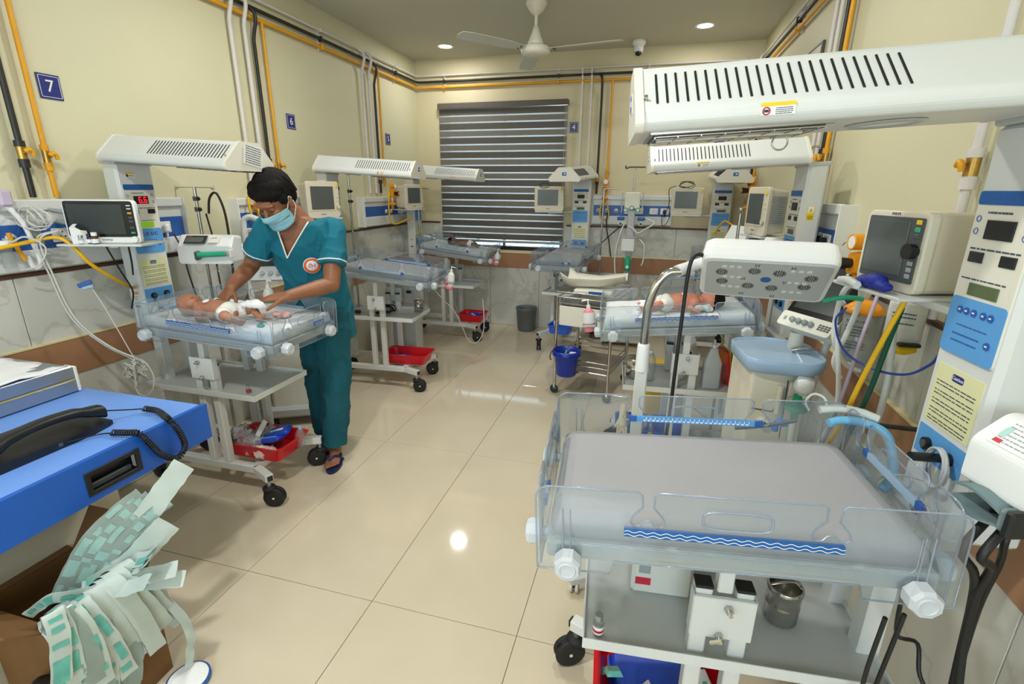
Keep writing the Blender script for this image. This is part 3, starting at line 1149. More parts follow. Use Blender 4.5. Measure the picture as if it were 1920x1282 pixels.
def knob_mesh():
    g = G()
    P = [(0.029 * math.cos(PI / 8 + PI / 4 * i), 0.029 * math.sin(PI / 8 + PI / 4 * i)) for i in range(8)]
    Q = [(x * .86, y * .86) for x, y in P]
    r0 = [(x, y, 0.0) for x, y in P]
    r1 = [(x, y, 0.026) for x, y in P]
    r2 = [(x, y, 0.034) for x, y in Q]
    g.loft([r0, r1, r2], KNOB, True, False)
    g.torus((0, 0, 0.034), 0.016, 0.0022, KNOB, None, 20, 6)
    g.cyl((0, 0, -0.022), (0, 0, 0), 0.012, KNOB, 10)
    return g


PROTO = {}


def shared(key, make, name, parent, M=None):
    if key in PROTO:
        o = link(name, PROTO[key], parent)
    else:
        o = make().build(name, parent)
        PROTO[key] = o.data
    if M is not None:
        o.matrix_local = M
    return o


def wheel_mesh():
    g = G()
    for s in (-1, 1):
        g.lathe([(0, -.009), (.02, -.009), (.047, -.008), (.053, -.004), (.053, .004), (.047, .008), (.02, .009), (0, .009)], RUBBER, 22, T(0, s * .0135, .053) @ RX(90))
        g.cyl((0, s * .0225, .053), (0, s * .0245, .053), .006, CREAM, 10)
    g.cyl((0, -.02, .053), (0, .02, .053), .008, DGREY, 8)
    return g


def fork_mesh():
    g = G()
    g.cyl((-.022, 0, .100), (-.022, 0, .150), .011, ALU, 10)
    g.lathe([(0, .114), (.03, .112), (.033, .106), (.033, .098), (0, .094)], RUBBER, 18, T(-.022, 0, 0))
    g.prism([(-.05, .06), (.005, .045), (.035, .072), (.03, .09), (.0, .104), (-.05, .106)], -.012, .012, RUBBER, RX(90))
    g.box((.03, 0, .098), (.04, .022, .007), RUBBER, .003, RY(-12) @ T(-.02, 0, .008))
    return g


def caster(parent, x, y, yaw):
    M = T(x, y, 0) @ RZ(yaw) @ T(.022, 0, 0)
    o = shared('fork', fork_mesh, 'caster', parent, M)
    shared('wheel', wheel_mesh, 'wheel', o)


HZ = 1.668        # underside of the heater hoods
HP = [(-.136, 0), (.136, 0), (.146, .012), (.146, .032), (.056, .122), (-.056, .122), (-.146, .032), (-.146, .012)]


def slot_mesh():
    return G().box((0, 0, 0), (0.0042, 0.084, 0.003), BLACK, 0.001)


def warmer(label, x, y, yaw, tilt=3.0, colu=-.575, shelf_z=.585, digits=None, mattress=True, strips=('wave', 'scale', 'pale', 'wave'), panels=(1, 1, 1, 1), heater=True, hook_ring=False, near=-1,
           stickers=True, hc=.185, h0=-.58, cz=.843, tu=0.0, tv=0.0, h=.182, pz=.715, hz=.034, cd=.09):
    """foot of the cot along local +x, control column at local -x"""
    t = thing('infant_warmer', label, 'infant warmer', (x, y, 0), yaw, 'radiant infant warmers')
    # --- base frame
    g = G()
    for s in (-1, 1):
        v = s * .155
        g.bar((-.62, v, .165), (.085, v, .165), .042, .04, COAT)
        g.bar((.075, v, .165), (.205, s * .215, .165), .042, .04, COAT)
        g.box((.211, s * .2175, .165), (.004, .026, .026), BLACK, 0, T(.211, s * .2175, .165) @ RZ(s * 25) @ T(-.211, -s * .2175, -.165))
    g.bar((-.55, -.155, .165), (-.55, .155, .165), .042, .04, COAT)
    g.bar((.06, -.155, .165), (.06, .155, .165), .04, .036, COAT)
    g.build('base_frame', t)
    for (cx, cy, a) in ((.19, -.21, 20), (.19, .212, -150), (-.60, -.155, 160), (-.60, .155, 70)):
        caster(t, cx, cy, a)
    # --- centre posts, plates, shelf
    for s in (-1, 1):
        for u in (-.185, -.095):
            G().box((u, s * .155, .455), (.038, .038, .54), COAT, .003).box((u, s * .155, .727), (.04, .04, .008), BLACK, .002).build('post', t)
        p = G()
        p.box((-.14, s * .180, pz), (.136, .012, .112), COAT, .002)
        p.box((-.207, s * .166, pz), (.004, .03, .112), COAT).box((-.073, s * .166, pz), (.004, .03, .112), COAT)
        p.build('lift_plate', t)
        for dx, dz, r in ((-.008, .034, .010), (.004, -.044, .009)):
            b = G()
            b.cyl((-.14 + dx, s * .186, pz + dz), (-.14 + dx, s * .198, pz + dz), r, STEEL, 6)
            b.cyl((-.14 + dx, s * .198, pz + dz), (-.14 + dx, s * .210, pz + dz), r * .5, CHROME, 8)
            if dz < 0:
                b.bar((-.14, s * .205, pz - .043), (-.112, s * .209, pz - .047), .006, .012, CHROME)
            b.build('bolt', t)
        G().box((-.14, s * .155, .80), (.034, .034, .17), COAT, .003).build('lift_tube', t)
    sh = G()
    sh.box((-.17, 0, shelf_z), (.68, .396, .012), COATG, .002)
    for s in (-1, 1):
        sh.box((-.17, s * .197, shelf_z + .006), (.684, .004, .03), COAT, .001)
        sh.box((-.17 + s * .34, 0, shelf_z + .006), (.004, .396, .03), COAT, .001)
    sh.build('shelf', t)
    # --- column
    for s in (-1, 1):
        G().box((-.50, s * .078, .52), (.05, .05, .70), COAT, .003).build('column_leg', t)
    cu = colu
    col = G()
    col.box((cu + .045 - cd / 2, 0, 1.290), (cd, .192, .865), COAT, .012)
    col.box((cu + .04, 0, .86), (.05, .206, .03), COAT, .004)
    col = col.build('column', t)
    F = T(cu + .045, 0, 0) @ Matrix(((0, 0, 1, 0), (1, 0, 0, 0), (0, 1, 0, 0), (0, 0, 0, 1)))     # x across, y = height, z out
    pn = G().prism(rounded([(-.080, 1.255), (.080, 1.255), (.080, 1.595), (-.080, 1.595)], .012), 0, .004, CREAM, F).build('control_panel', col)
    G().prism(rounded([(-.080, 1.568), (.080, 1.568), (.080, 1.595), (-.080, 1.595)], .008), .004, .0052, TITLEB, F).build('title_strip', col)
    s_ = G(F)
    strokes(s_, -.055, .055, (1.581,), .005, BLUE, .0054)
    strokes(s_, -.045, .02, (1.553,), .004, INK, .0044)
    strokes(s_, -.068, .068, (1.480,), .0035, INK, .0044)
    strokes(s_, -.07, .06, (1.418,), .003, INK, .0044)
    for a, b in ((-.066, 1.54), (.062, 1.545), (-.066, 1.515), (.066, 1.51)):
        s_.torus((a, b, .0046), .006, .0009, BLUE, None, 14, 4)
    s_.build('panel_print', col)['kind'] = 'stuff'
    G(F).box((0, 1.520, .005), (.076, .038, .004), BLACK, .001).build('display', col)
    for a in (-.044, .044):
        G(F).box((a, 1.463, .005), (.040, .022, .004), BLACK, .001).build('small_display', col)
    if digits:
        # seven-segment reading
        def seg(g, x, y, which, w=.013, h=.026, k=.0034):
            for ch in which:
                cx, cy, a, b = {'a': (0, h / 2, w, k), 'g': (0, 0, w, k), 'd': (0, -h / 2, w, k), 'f': (-w / 2, h / 4, k, h / 2), 'b': (w / 2, h / 4, k, h / 2), 'e': (-w / 2, -h / 4, k, h / 2), 'c': (w / 2, -h / 4, k, h / 2)}[ch]
                g.box((x + cx, y + cy, .0074), (a, b, .0006), LED)
        d = G(F)
        seg(d, -.006, 1.52, 'afgecd')
        d.box((.007, 1.507, .0074), (.004, .004, .0006), LED)
        seg(d, .021, 1.52, 'afgecd')
        d.build('red_reading', col)
    G(F).box((.002, 1.398, .005), (.084, .026, .003), LCD if digits else LCDOFF, .001).build('lcd_screen', col)
    G().prism(rounded([(-.080, 1.255), (.080, 1.255), (.080, 1.378), (-.080, 1.378)], .012), .004, .0052, SKYB, F).build('button_zone', col)
    for a, y_ in ((-.045, 1.352), (-.025, 1.352), (-.003, 1.352), (.024, 1.352), (.045, 1.352), (.055, 1.297)):
        shared('key', lambda: G().cyl((0, 0, .005), (0, 0, .0075), .0078, BLUE, 14).box((0, 0, .0078), (.006, .003, .0006), PAPER), 'button', col, F @ T(a, y_, 0))
    s_ = G(F)
    strokes(s_, -.045, .045, (1.32,), .0025, BLUE, .0058)
    strokes(s_, -.05, .03, (1.30, 1.285), .003, BLUE, .0058)
    s_.build('zone_print', col)['kind'] = 'stuff'
    cl = G().prism(rounded([(-.072, 1.085), (.075, 1.085), (.075, 1.225), (-.072, 1.225)], .004), 0, .0012, CAUT, F)
    cl = cl.build('caution_label', col)
    s_ = G(F)
    s_.prism(rounded([(-.018, 1.198), (.018, 1.198), (.018, 1.214), (-.018, 1.214)], .006), .0012, .002, NAVY)
    strokes(s_, -.062, .064, (1.185, 1.177, 1.163, 1.155, 1.141, 1.133, 1.119, 1.111, 1.099, 1.092), .0024, INK, .0014)
    s_.build('small_print', col)['kind'] = 'stuff'
    text('Caution', .011, PAPER, col, F @ T(0, 1.206, .002), 'caution_word', .0003)
    G().prism(rounded([(-.078, 1.000), (.080, 1.000), (.080, 1.072), (-.078, 1.072)], .004), 0, .0012, SKYB, F).build('socket_panel', col)
    for a in (-.035, .040):
        G(F).cyl((a, 1.034, 0), (a, 1.034, .010), .015, BLACK, 16).cyl((a, 1.034, .010), (a, 1.034, .014), .009, DGREY, 12).build('probe_socket', col)
    if digits:
        G(F).box((-.03, 1.640, .0005), (.05, .026, .001), PAPER).box((-.03, 1.648, .0012), (.05, .008, .0006), LABY).box((-.044, 1.636, .0012), (.012, .012, .0006), INK).box((-.022, 1.636, .0012), (.024, .003, .0006), INK).build('hood_sticker', col)
    # stickers on the column's flank
    if stickers:
        for s in (-1, 1):
            Mf = face((cu + .005, s * .0965, 1.52), 90 * s)
            g = G(Mf)
            g.box((0, -.028, .0004), (.032, .066, .001), LABY)
            g.box((0, -.012, .001), (.027, .030, .0006), PAPER)
            g.prism([(-.010, -.024), (.010, -.024), (0, -.004)], .0008, .0016, LABY)
            g.prism([(-.003, -.02), (.001, -.016), (-.001, -.015), (.003, -.009), (-.001, -.014), (.001, -.015)], .0016, .0022, BLACK)
            g.box((0, -.042, .001), (.026, .002, .0006), BLACK).box((0, -.049, .001), (.024, .002, .0006), BLACK).box((0, -.054, .001), (.02, .002, .0006), BLACK)
            g.build('warning_sticker', col)
            Mf = face((cu + .005, s * .0965, 1.02), 90 * s)
            g = G(Mf)
            g.box((0, 0, .0004), (.034, .085, .001), PAPER).box((0, .035, .001), (.034, .015, .0006), REG).box((0, -.035, .001), (.03, .012, .0006), BLACK)
            strokes(g, -.014, .014, (.018, .010, .002, -.006, -.014, -.021), .0024, INK, .0012)
            g.build('rating_sticker', col)
    # --- heater hood
    if heater:
        Lh0, Lh1 = h0, hc
        HM = T(cu, 0, HZ + hz) @ RY(3.3) @ T(-cu, 0, -HZ)
        yz = lambda u: T(u, 0, HZ) @ Matrix(((0, 0, 1, 0), (1, 0, 0, 0), (0, 1, 0, 0), (0, 0, 0, 1)))
        hp = rounded(HP, .012, 3)
        hd = G().prism(hp, Lh0, Lh1, COAT, yz(0), COAT)
        hd.box((cu, 0, HZ - .004), (.10, .20, .02), COATG, .004)
        hd = hd.build('heater_hood', t)
        hd.matrix_local = HM
        big = [(a * 1.035, b * 1.04 - .002) for a, b in hp]
        G().prism(big, Lh1, Lh1 + .016, CREAM, yz(0)).build('end_cap', hd)
        G().prism(big, Lh0 - .012, Lh0, CREAM, yz(0)).build('end_cap', hd)
        g = G().box((Lh1 + .0165, 0, HZ + .066), (.001, .048, .036), PAPER).box((Lh1 + .0172, 0, HZ + .066), (.001, .042, .030), TITLEB).box((Lh1 + .0178, .004, HZ + .067), (.001, .018, .010), PAPER)
        g.build('maker_sticker', hd)
        for s in (-1, 1):
            sl = math.degrees(math.atan2(.090, .090))
            for i in range(24):
                shared('slot', slot_mesh, 'vent_slot', hd, T(Lh1 - .024 - .0178 * i, s * .1025, HZ + .0765) @ RX(-s * sl))
            G().cyl((Lh1 - .004, s * .122, HZ + .056), (Lh1 - .004, s * .128, HZ + .062), .0035, STEEL, 8).build('screw', hd)
            Mf = face((Lh1 - .225, s * .1463, HZ + .022), 90 * s)
            g = G(Mf)
            g.box((0, .0, .0004), (.056, .020, .0008), PAPER).box((0, .0075, .001), (.056, .006, .0006), LABY)
            g.torus((-.019, -.003, .0012), .0058, .0011, REDL, None, 18, 4)
            g.box((-.019, -.003, .0012), (.008, .004, .0006), BLACK)
            strokes(g, -.004, .024, (.001, -.002, -.005, -.008), .0013, INK, .001)
            if digits is None:
                g.build('hood_sticker', hd)
        g = G(T(Lh1 - .165, 0, 0))
        g.box((-.01, 0, HZ - .001), (.32, .21, .005), STEEL, .001)
        g.box((-.01, 0, HZ - .0035), (.305, .165, .002), DGREY)
        g.cyl((-.15, 0, HZ - .006), (.13, 0, HZ - .006), .004, CREAM, 10)
        for s in (-1, 1):
            g.tube([(-.16, s * .05, HZ - .007), (.14, s * .05, HZ - .007)], .0015, STEEL, 5)
            g.tube([(-.16, s * .085, HZ - .006), (.14, s * .085, HZ - .006)], .002, STEEL, 5)
        for i in range(8):
            g.tube([(-.16 + .30 * i / 7, -.088, HZ - .008), (-.16 + .30 * i / 7, .088, HZ - .008)], .0012, STEEL, 5)
        g.build('heating_element', hd)
        g = G().lathe([(.066, HZ - .001), (.058, HZ - .006), (.05, HZ - .002)], COATG, 24, T(-.34, 0, 0)).lathe([(0, HZ - .003), (.05, HZ - .002)], WHITE, 24, T(-.34, 0, 0))
        g.build('examination_lamp', hd)
        if hook_ring:
            G().torus((0, 0, 0), .016, .002, STEEL, T(-.19, -.12, HZ - .016) @ RX(90)).build('hook_ring', hd)
    # --- cot: everything below tilts with the cot
    zc = cz + .385 * math.sin(math.radians(tilt))
    B = T(tu, tv, zc) @ RY(tilt)
    t['cot'] = [zc, tilt, tu, tv]
    fr = G(B)
    for s in (-1, 1):
        fr.box((0, s * .212, .035), (.74, .03, .042), COATG, .006)
        fr.box((s * .355, 0, .035), (.03, .40, .042), COATG, .006)
    fr.box((0, 0, .03), (.70, .41, .018), COATG, .002)
    fr.box((-.14, 0, .008), (.12, .36, .03), COATG, .003)
    fr.build('cot_frame', t)
    if mattress:
        g = G(B)
        rr = random.Random(3)
        N, W_, L_ = 8, .205, .352
        rings = []
        for zz, ins in ((.05, .004), (.056, -.006), (.07, -.010), (.088, -.008), (.100, .004), (.106, .028)):
            poly = rounded([(-L_ + ins, -W_ + ins), (L_ - ins, -W_ + ins), (L_ - ins, W_ - ins), (-L_ + ins, W_ - ins)], .03, 4)
            rings.append([(a, b, zz) for a, b in poly])
        g.loft(rings, MATTR, True, True)
        g.build('mattress', t)
    MM = lambda yaw_, px, py: B @ face((px, py, 0), yaw_)
    hk = (-.165, .165)
    if panels[0]:
        side_panel(.775, h, .032, hk, MM(-90, 0, -.243), t, (-.02 if strips[0] == 'wave' else 0, .105 if h < .19 else .128, .36, strips[0]))
    if panels[1]:
        side_panel(.775, h, .032, hk, MM(90, 0, .243), t, (-.01, .108, .40, strips[1]))
    if panels[2]:
        side_panel(.455, h, .032, (-.13, .13), MM(180, -.382, 0), t, (0, .125, .24, strips[2]), lobes=False)
    if panels[3]:
        side_panel(.455, h, .032, (-.13, .13), MM(0, .382, 0), t, (.10, .09, .075, strips[3]), lobes=False)
    for s in (-1, 1):
        for u in (-.322, .322):
            shared('knob', knob_mesh, 'knob', t, MM(90 * s, u, s * .246) @ T(0, .030, .001))
        for v in (-.165, .165):
            shared('knob', knob_mesh, 'knob', t, MM(0 if s > 0 else 180, s * .385, v) @ T(0, .030, .001))
    return t


def cot_point(w, u, v, z):
    """world point of cot coordinates (u to the foot, v across, z above the panel foot)"""
    zc, tilt, tu, tv = w['cot']
    return (T(*w.location) @ Matrix.Rotation(w.rotation_euler[2], 4, 'Z') @ T(tu, tv, zc) @ RY(tilt)) @ V((u, v, z))


def cot_matrix(w):
    zc, tilt, tu, tv = w['cot']
    return T(*w.location) @ Matrix.Rotation(w.rotation_euler[2], 4, 'Z') @ T(tu, tv, zc) @ RY(tilt)


W7 = warmer('white infant warmer below sign 7, red reading lit, man leaning over it', -1.975, 2.03, 0, 2.6, digits='66', colu=-.585, strips=('wave', 'pale', 'pale', 'wave'), hc=.15, h0=-.56, tv=-.03)
W6 = warmer('white infant warmer with bare grey mattress directly behind the standing man', -1.93, 3.62, 4, 5.5, colu=-.56, strips=('pale', 'scale', 'pale', 'wave'), tu=-.05)
W5 = warmer('white infant warmer in the far left corner beside the blind', -1.93, 5.08, 1, 6.5, colu=-.56, strips=('pale', 'pale', 'pale', 'wave'), tu=-.05)
W4 = warmer('white infant warmer facing the camera below sign 4', -.79, 4.98, -96, 3, colu=-.53, strips=('pale', 'pale', 'pale', 'pale'))
W3 = warmer('white infant warmer against the far wall, right half of it', .66, 5.0, -90, 3, colu=-.53, strips=('pale', 'pale', 'pale', 'pale'))
W2 = warmer('white infant warmer by the right wall holding a baby under the square lamp', .085, 2.79, 184, 5.5, colu=-.645, strips=('wave', 'wave', 'pale', 'pale'), cz=.83, shelf_z=.56, tu=-.08, hc=.105, hz=.05)
W1 = warmer('nearest white infant warmer, empty with bare grey mattress, hood overhead', .08, 1.165, 185, 2.6, colu=-.635, shelf_z=.53, strips=('scale', 'wave', 'pale', 'pale'), hook_ring=True, cz=.82, h=.2, hc=.122, tu=-.11, tv=.043, pz=.655, hz=.068, cd=.145)

# ---------------------------------------------------------------- monitors and their shelves
def monitor(label, M, w=.30, h=.25, d=.16, body=None, scr=None, kind='old', lean=0):
    """x across, y up, z towards the viewer; stands on y = 0"""
    body = body or BEIGE
    t = thing('patient_monitor', label, 'monitor', M=M, group='patient monitors')
    g = G()
    r0 = rounded([(-w / 2, 0), (w / 2, 0), (w / 2, h), (-w / 2, h)], .022, 4)
    q_ = (.97, .99, .95, .97) if kind == 'big' else (.92, .93, .80, .86)
    r1 = [(a * q_[0], h / 2 + (b - h / 2) * q_[1]) for a, b in r0]
    r2 = [(a * q_[2], h / 2 + (b - h / 2) * q_[3]) for a, b in r0]
    g.loft([[(a, b, -d) for a, b in r2], [(a, b, -.03) for a, b in r1], [(a, b, -.022) for a, b in r0], [(a, b, -.004) for a, b in r0], [(a * .97, h / 2 + (b - h / 2) * .97, 0) for a, b in r0]], body, True, False)
    g.build('housing', t)
    if kind == 'old':
        sx, sw, sh = -.012 * w / .3, w * .70, h * .68
        G().prism(rounded([(sx - sw / 2 - .012, h * .20), (sx + sw / 2 + .012, h * .20), (sx + sw / 2 + .012, h * .90), (sx - sw / 2 - .012, h * .90)], .008), 0, .003, BEIGE).build('bezel', t)
        G().box((sx, h * .55, .0035), (sw, sh * .92, .003), scr or SCREENG, .001).build('screen', t)
        b = G()
        b.cyl((w * .43, h * .30, 0), (w * .43, h * .30, .014), .014, BEIGE, 18)
        b.build('dial', t)
        b = G()
        for k in range(3):
            b.box((w * .43, h * (.48 + .1 * k), .002), (.016, .010, .004), CREAM, .002)
        b.build('key_column', t)['kind'] = 'stuff'
        G().box((w * .43, h * .88, .002), (.022, .026, .005), LABY, .003).build('alarm_lamp', t)
        s_ = G()
        strokes(s_, -.03, .012, (h * .105,), .005, INK, .0006)
        s_.build('maker_print', t)
    elif kind == 'big':
        G().prism(rounded([(-w * .43, h * .13), (w * .44, h * .13), (w * .44, h * .93), (-w * .43, h * .93)], .006), 0, .003, DGREY).build('bezel', t)
        G().box((-w * .075, h * .54, .0035), (w * .64, h * .68, .003), SCREENG, .001).build('screen', t)
        G().cyl((w * .365, h * .53, 0), (w * .365, h * .53, .02), .019, BLACK, 20).build('dial', t)
        for k, (yy, mt) in enumerate(((.88, LABY), (.79, EMER), (.71, DGREY), (.38, GREYP), (.30, GREYP), (.22, GREYP))):
            G().box((w * .365, h * yy, .0035), (.017, .011, .003), mt, .002).build('key', t)
        g = G()
        for k in range(8):
            g.box((w * .41, h * (.52 + .045 * k), -.10), (.012, .005, .085 - .004 * abs(k - 4)), DGREY, .001)
        g.build('vent_grille', t)['kind'] = 'stuff'
        g = G()
        g.box((0, h * .955, -d * .55), (w * .5, h * .05, .045), GREYP, .006).box((0, h * .985, -d * .55), (w * .44, h * .02, .016), BEIGE, .003)
        g.build('carry_handle', t)
        s_ = G()
        text('PHILIPS', .010, INK, t, T(-.005, h * .962, .0006), 'maker_print', .0003)
    else:
        G().prism(rounded([(-w * .465, h * .15), (w * .475, h * .15), (w * .475, h * .97), (-w * .465, h * .97)], .012), 0, .003, SCREENB).build('glass_front', t)
        G().box((-w * .05, h * .555, .0034), (w * .76, h * .68, .0012), SCREEN).build('screen', t)
        for yy, mt in ((.87, PAPER), (.80, PAPER), (.70, REG), (.60, DGREY), (.51, DGREY), (.37, DGREY), (.25, EMER)):
            G().box((w * .425, h * yy, .0036), (.017, .007 if mt is not PAPER else .004, .0012), mt).build('key', t)
        G().cyl((w * .44, h * .10, 0), (w * .44, h * .10, .012), .013, WHITE, 18).build('dial', t)
        s_ = G()
        text('mindray', .014, INK, t, T(.012, h * .085, .0006), 'maker_print', .0003)
    return t


def monitor_shelf(w, M, sx, sy, reach, name='monitor_shelf'):
    """plate (part of the warmer) with a strut back to the column; M in world"""
    inv = (T(*w.location) @ Matrix.Rotation(w.rotation_euler[2], 4, 'Z')).inverted()
    L = inv @ M
    g = G(L)
    g.box((0, -.006, -sy / 2), (sx, .010, sy), COAT, .003)
    o = g.build(name, w)
    c = L @ V((0, -.018, -sy / 2))
    e = V(reach)
    G().bar(c, (e.x, e.y, c.z), .035, .018, COAT, bev=.004).build('shelf_arm', w)
    return o


def mon_at(x, y, z, yaw):
    return face((x, y, z), yaw)


M7 = mon_at(-2.345, 1.69, 1.342, -72)
monitor('wide black-screened white patient monitor on the shelf beside sign 7 warmer', M7, .31, .187, .07, WHITE, None, 'new')
monitor_shelf(W7, M7 @ T(0, 0, .045), .36, .18, (-.585, -.09, 0))
M6 = mon_at(-2.385, 3.36, 1.367, -22)
monitor('beige patient monitor behind the standing man, below the hood', M6, .27, .265, .14)
monitor_shelf(W6, M6 @ T(0, 0, .02), .28, .18, (-.56, -.09, 0))
M5 = mon_at(-2.35, 4.82, 1.385, -14)
monitor('beige patient monitor seen at an angle at the left end of the blind', M5, .27, .24, .15)
monitor_shelf(W5, M5 @ T(0, 0, .02), .28, .18, (-.56, -.09, 0))
M4 = mon_at(-1.015, 5.12, 1.375, -84)
monitor('beige patient monitor in front of the blind below its right edge', M4, .295, .245, .15)
monitor_shelf(W4, M4 @ T(0, 0, .02), .28, .18, (-.53, -.09, 0))
M3 = mon_at(.318, 5.28, 1.362, -95)
monitor('beige patient monitor against the far wall with cables looped on top', M3, .295, .255, .15)
monitor_shelf(W3, M3 @ T(0, 0, .02), .28, .18, (-.53, -.09, 0))
M1 = mon_at(.612, 1.535, 1.345, 194)
monitor('large beige patient monitor with black dial beside the nearest column', M1, .225, .20, .17, None, None, 'big')
monitor_shelf(W1, M1 @ T(0, 0, .05), .27, .22, (-.635, -.09, 0))
Mb = mon_at(.60, 3.36, 1.335, 196)
t2 = monitor('beige patient monitor turned edge-on behind the right wall column', Mb, .25, .28, .13)
g = G()
for k in range(13):
    g.box((.112, .075 + .0125 * k, -.075), (.012, .005, .085), GREYP, .001)
g.build('cooling_fin', t2)['kind'] = 'stuff'
monitor_shelf(W2, Mb @ T(0, 0, .02), .26, .17, (-.645, -.09, 0))

# lead bundles on monitors
def cable(pts, r, mt, label, cat='cable', name='lead_cable', k=5, n=6, group=None):
    return tag(G().tube(pts, r, mt, n, k).build(name), label, cat, group)


def loops(c, R, nl, mt, r, seed, flat=(1, 1, .5)):
    rr = random.Random(seed)
    pts = []
    for i in range(nl * 7):
        a = 2 * PI * i / 7
        k = R * rr.uniform(.75, 1.1)
        pts.append((c[0] + k * math.cos(a) * flat[0] + rr.uniform(-.006, .006), c[1] + k * math.sin(a) * flat[1], c[2] + rr.uniform(-.5, .5) * R * flat[2] + k * math.sin(a) * (1 - flat[1])))
    return pts


cable(loops((.30, 5.23, 1.645), .045, 3, BCABLE, .003, 1, (1.6, .3, .4)), .003, BCABLE, 'black lead loops lying on the monitor of the far wall', name='lead_loop')
cable([(.20, 5.2, 1.63), (.14, 5.2, 1.60), (.15, 5.22, 1.5), (.145, 5.25, 1.42), (.125, 5.45, 1.38), (.12, 5.55, 1.40)], .004, BCABLE, 'black power lead between far wall panel and its monitor')
cable(loops((-1.05, 5.07, 1.628), .035, 2, BCABLE, .0025, 3, (1.6, .3, .4)), .0025, BCABLE, 'black lead loops on top of the monitor before the blind', name='lead_loop')
for k, (dz, lb) in enumerate(((.13, 'upper grey connector sleeve plugged into the wide black monitor'), (.085, 'lower grey connector sleeve plugged into the wide black monitor'))):
    a = M7 @ V((-.155, dz, -.03))
    b = M7 @ V((-.225, dz + .012, -.02))
    tag(G().cyl(a, b, .011, GREYP, 10, .009).build('lead_connector'), lb, 'connector')
q0 = M7 @ V((-.195, .125, .0))
rr = random.Random(11)
for k in range(5):
    r_ = .030 + .009 * k
    pts = []
    for i in range(16):
        a = 2 * PI * i / 9 + k
        pts.append((q0.x - .005 - .05 * (k % 2) + r_ * math.cos(a), q0.y - .03 + .02 * math.sin(a * 1.3) - .01 * k, q0.z - .015 + r_ * .75 * math.sin(a)))
    cable(pts, .0034, CABLE, ('outermost', 'second', 'third', 'fourth', 'smallest')[4 - k] + ' grey sensor lead loop in the tangle beside the wide black monitor', name='sensor_lead', group='tangled sensor leads')
SL = 'long pale grey sensor lead hanging from the wide monitor'
for k, dx in enumerate((0, .022)):
    cable([(-2.50 + dx, 1.60, 1.40), (-2.545 + dx, 1.55, 1.36), (-2.55 + dx, 1.57, 1.20), (-2.53 + dx, 1.60, 1.0), (-2.45 + dx, 1.66, .86), (-2.36 + dx * 2, 1.70, .79), (-2.28, 1.70, .74)],   .0042, CABLE, SL + (', left strand', ', right strand')[k], name='sensor_lead', group='hanging sensor leads')
tg = []
rr = random.Random(5)
for i in range(40):
    a = i * 2.4
    R = .02 + .045 * rr.random()
    tg.append((-2.33 + R * math.cos(a), 1.68 + .03 * math.sin(a * .7), .75 + R * 1.0 * math.sin(a) - (.03 if i % 5 == 0 else 0)))
cable(tg, .0028, CABLE, 'knotted bunch of white sensor leads hanging beside the occupied left warmer', name='sensor_lead', k=4)
cable([(-2.36, 1.69, .78), (-2.27, 1.68, .80), (-2.235, 1.69, .73), (-2.24, 1.68, .66), (-2.28, 1.67, .62), (-2.33, 1.67, .63), (-2.35, 1.68, .70)], .003, CABLE, 'single white lead loop hanging lowest from the knotted bunch', name='sensor_lead')
cable([(-2.43, 1.64, 1.16), (-2.40, 1.66, 1.05), (-2.37, 1.68, .92), (-2.34, 1.69, .82), (-2.31, 1.69, .77)], .0024, CABLE, 'thin white lead below the blue clip', name='sensor_lead')
sp = thing('sensor_clip', 'blue and white finger sensor clip dangling below the wide monitor', 'clip', M=face((-2.44, 1.63, 1.165), -50))
G().box((0, 0, .008), (.058, .020, .008), BLUE, .004, RX(0) @ Matrix.Rotation(.35, 4, 'Z')).build('upper_jaw', sp)
G().box((.004, -.018, .008), (.046, .014, .008), PALEB, .004, Matrix.Rotation(.2, 4, 'Z')).build('lower_jaw', sp)
cable([(-2.625, 1.48, 1.37), (-2.56, 1.47, 1.36), (-2.52, 1.50, 1.38), (-2.50, 1.55, 1.33), (-2.53, 1.53, 1.26), (-2.57, 1.50, 1.24)], .0036, CABLE, 'grey lead with round plug in the outlet strip left of the wide monitor', name='sensor_lead')

# hoses at bay 7
cable([(-2.62, 1.30, 1.345), (-2.58, 1.40, 1.335), (-2.55, 1.52, 1.355), (-2.50, 1.60, 1.37), (-2.46, 1.63, 1.33), (-2.44, 1.67, 1.25), (-2.45, 1.76, 1.17), (-2.50, 1.86, 1.11), (-2.555, 1.925, 1.085)], .0085, YELL2,
      'thick yellow gas hose curving from the wall panel to the lit column', 'hose', 'gas_hose', 6, 8)
cable([(-2.39, 1.72, 1.325), (-2.43, 1.79, 1.20), (-2.50, 1.88, 1.08), (-2.56, 1.90, .98)], .004, BCABLE, 'black power lead under the wide monitor shelf, longer one', 'cable', 'power_lead')
cable([(-2.32, 1.77, 1.325), (-2.40, 1.83, 1.24), (-2.50, 1.90, 1.16)], .004, BCABLE, 'black power lead under the wide monitor shelf, shorter one', 'cable', 'power_lead')

# oxygen flowmeter partly in frame at the left edge
fm = thing('flowmeter_arm', 'white bent tube and flowmeter at the left picture edge over the panel', 'flowmeter', (-2.60, 1.445, 1.235))
G().tube([(0, .06, .28), (.01, .10, .20), (.01, .12, .10), (.005, .13, .02), (-.01, .11, .005), (-.015, .10, .06)], .010, WHITE, 8, 4).build('bent_tube', fm)
G().cyl((0, .02, .02), (0, .02, .10), .022, CLEARP, 16).cyl((0, .02, .10), (0, .02, .13), .026, WHITE, 16).build('flow_tube', fm)
G().box((.0, .06, .30), (.05, .05, .07), VIO, .01).build('humidifier', fm)
G().tube([(.0, .045, .16), (.0, .05, .13), (.0, .08, .04)], .009, YELLOW, 8, 3).build('yellow_stem', fm)
G().box((-.0, .145, .13), (.006, .045, .07), GREYP, .003).build('gauge_plate', fm)


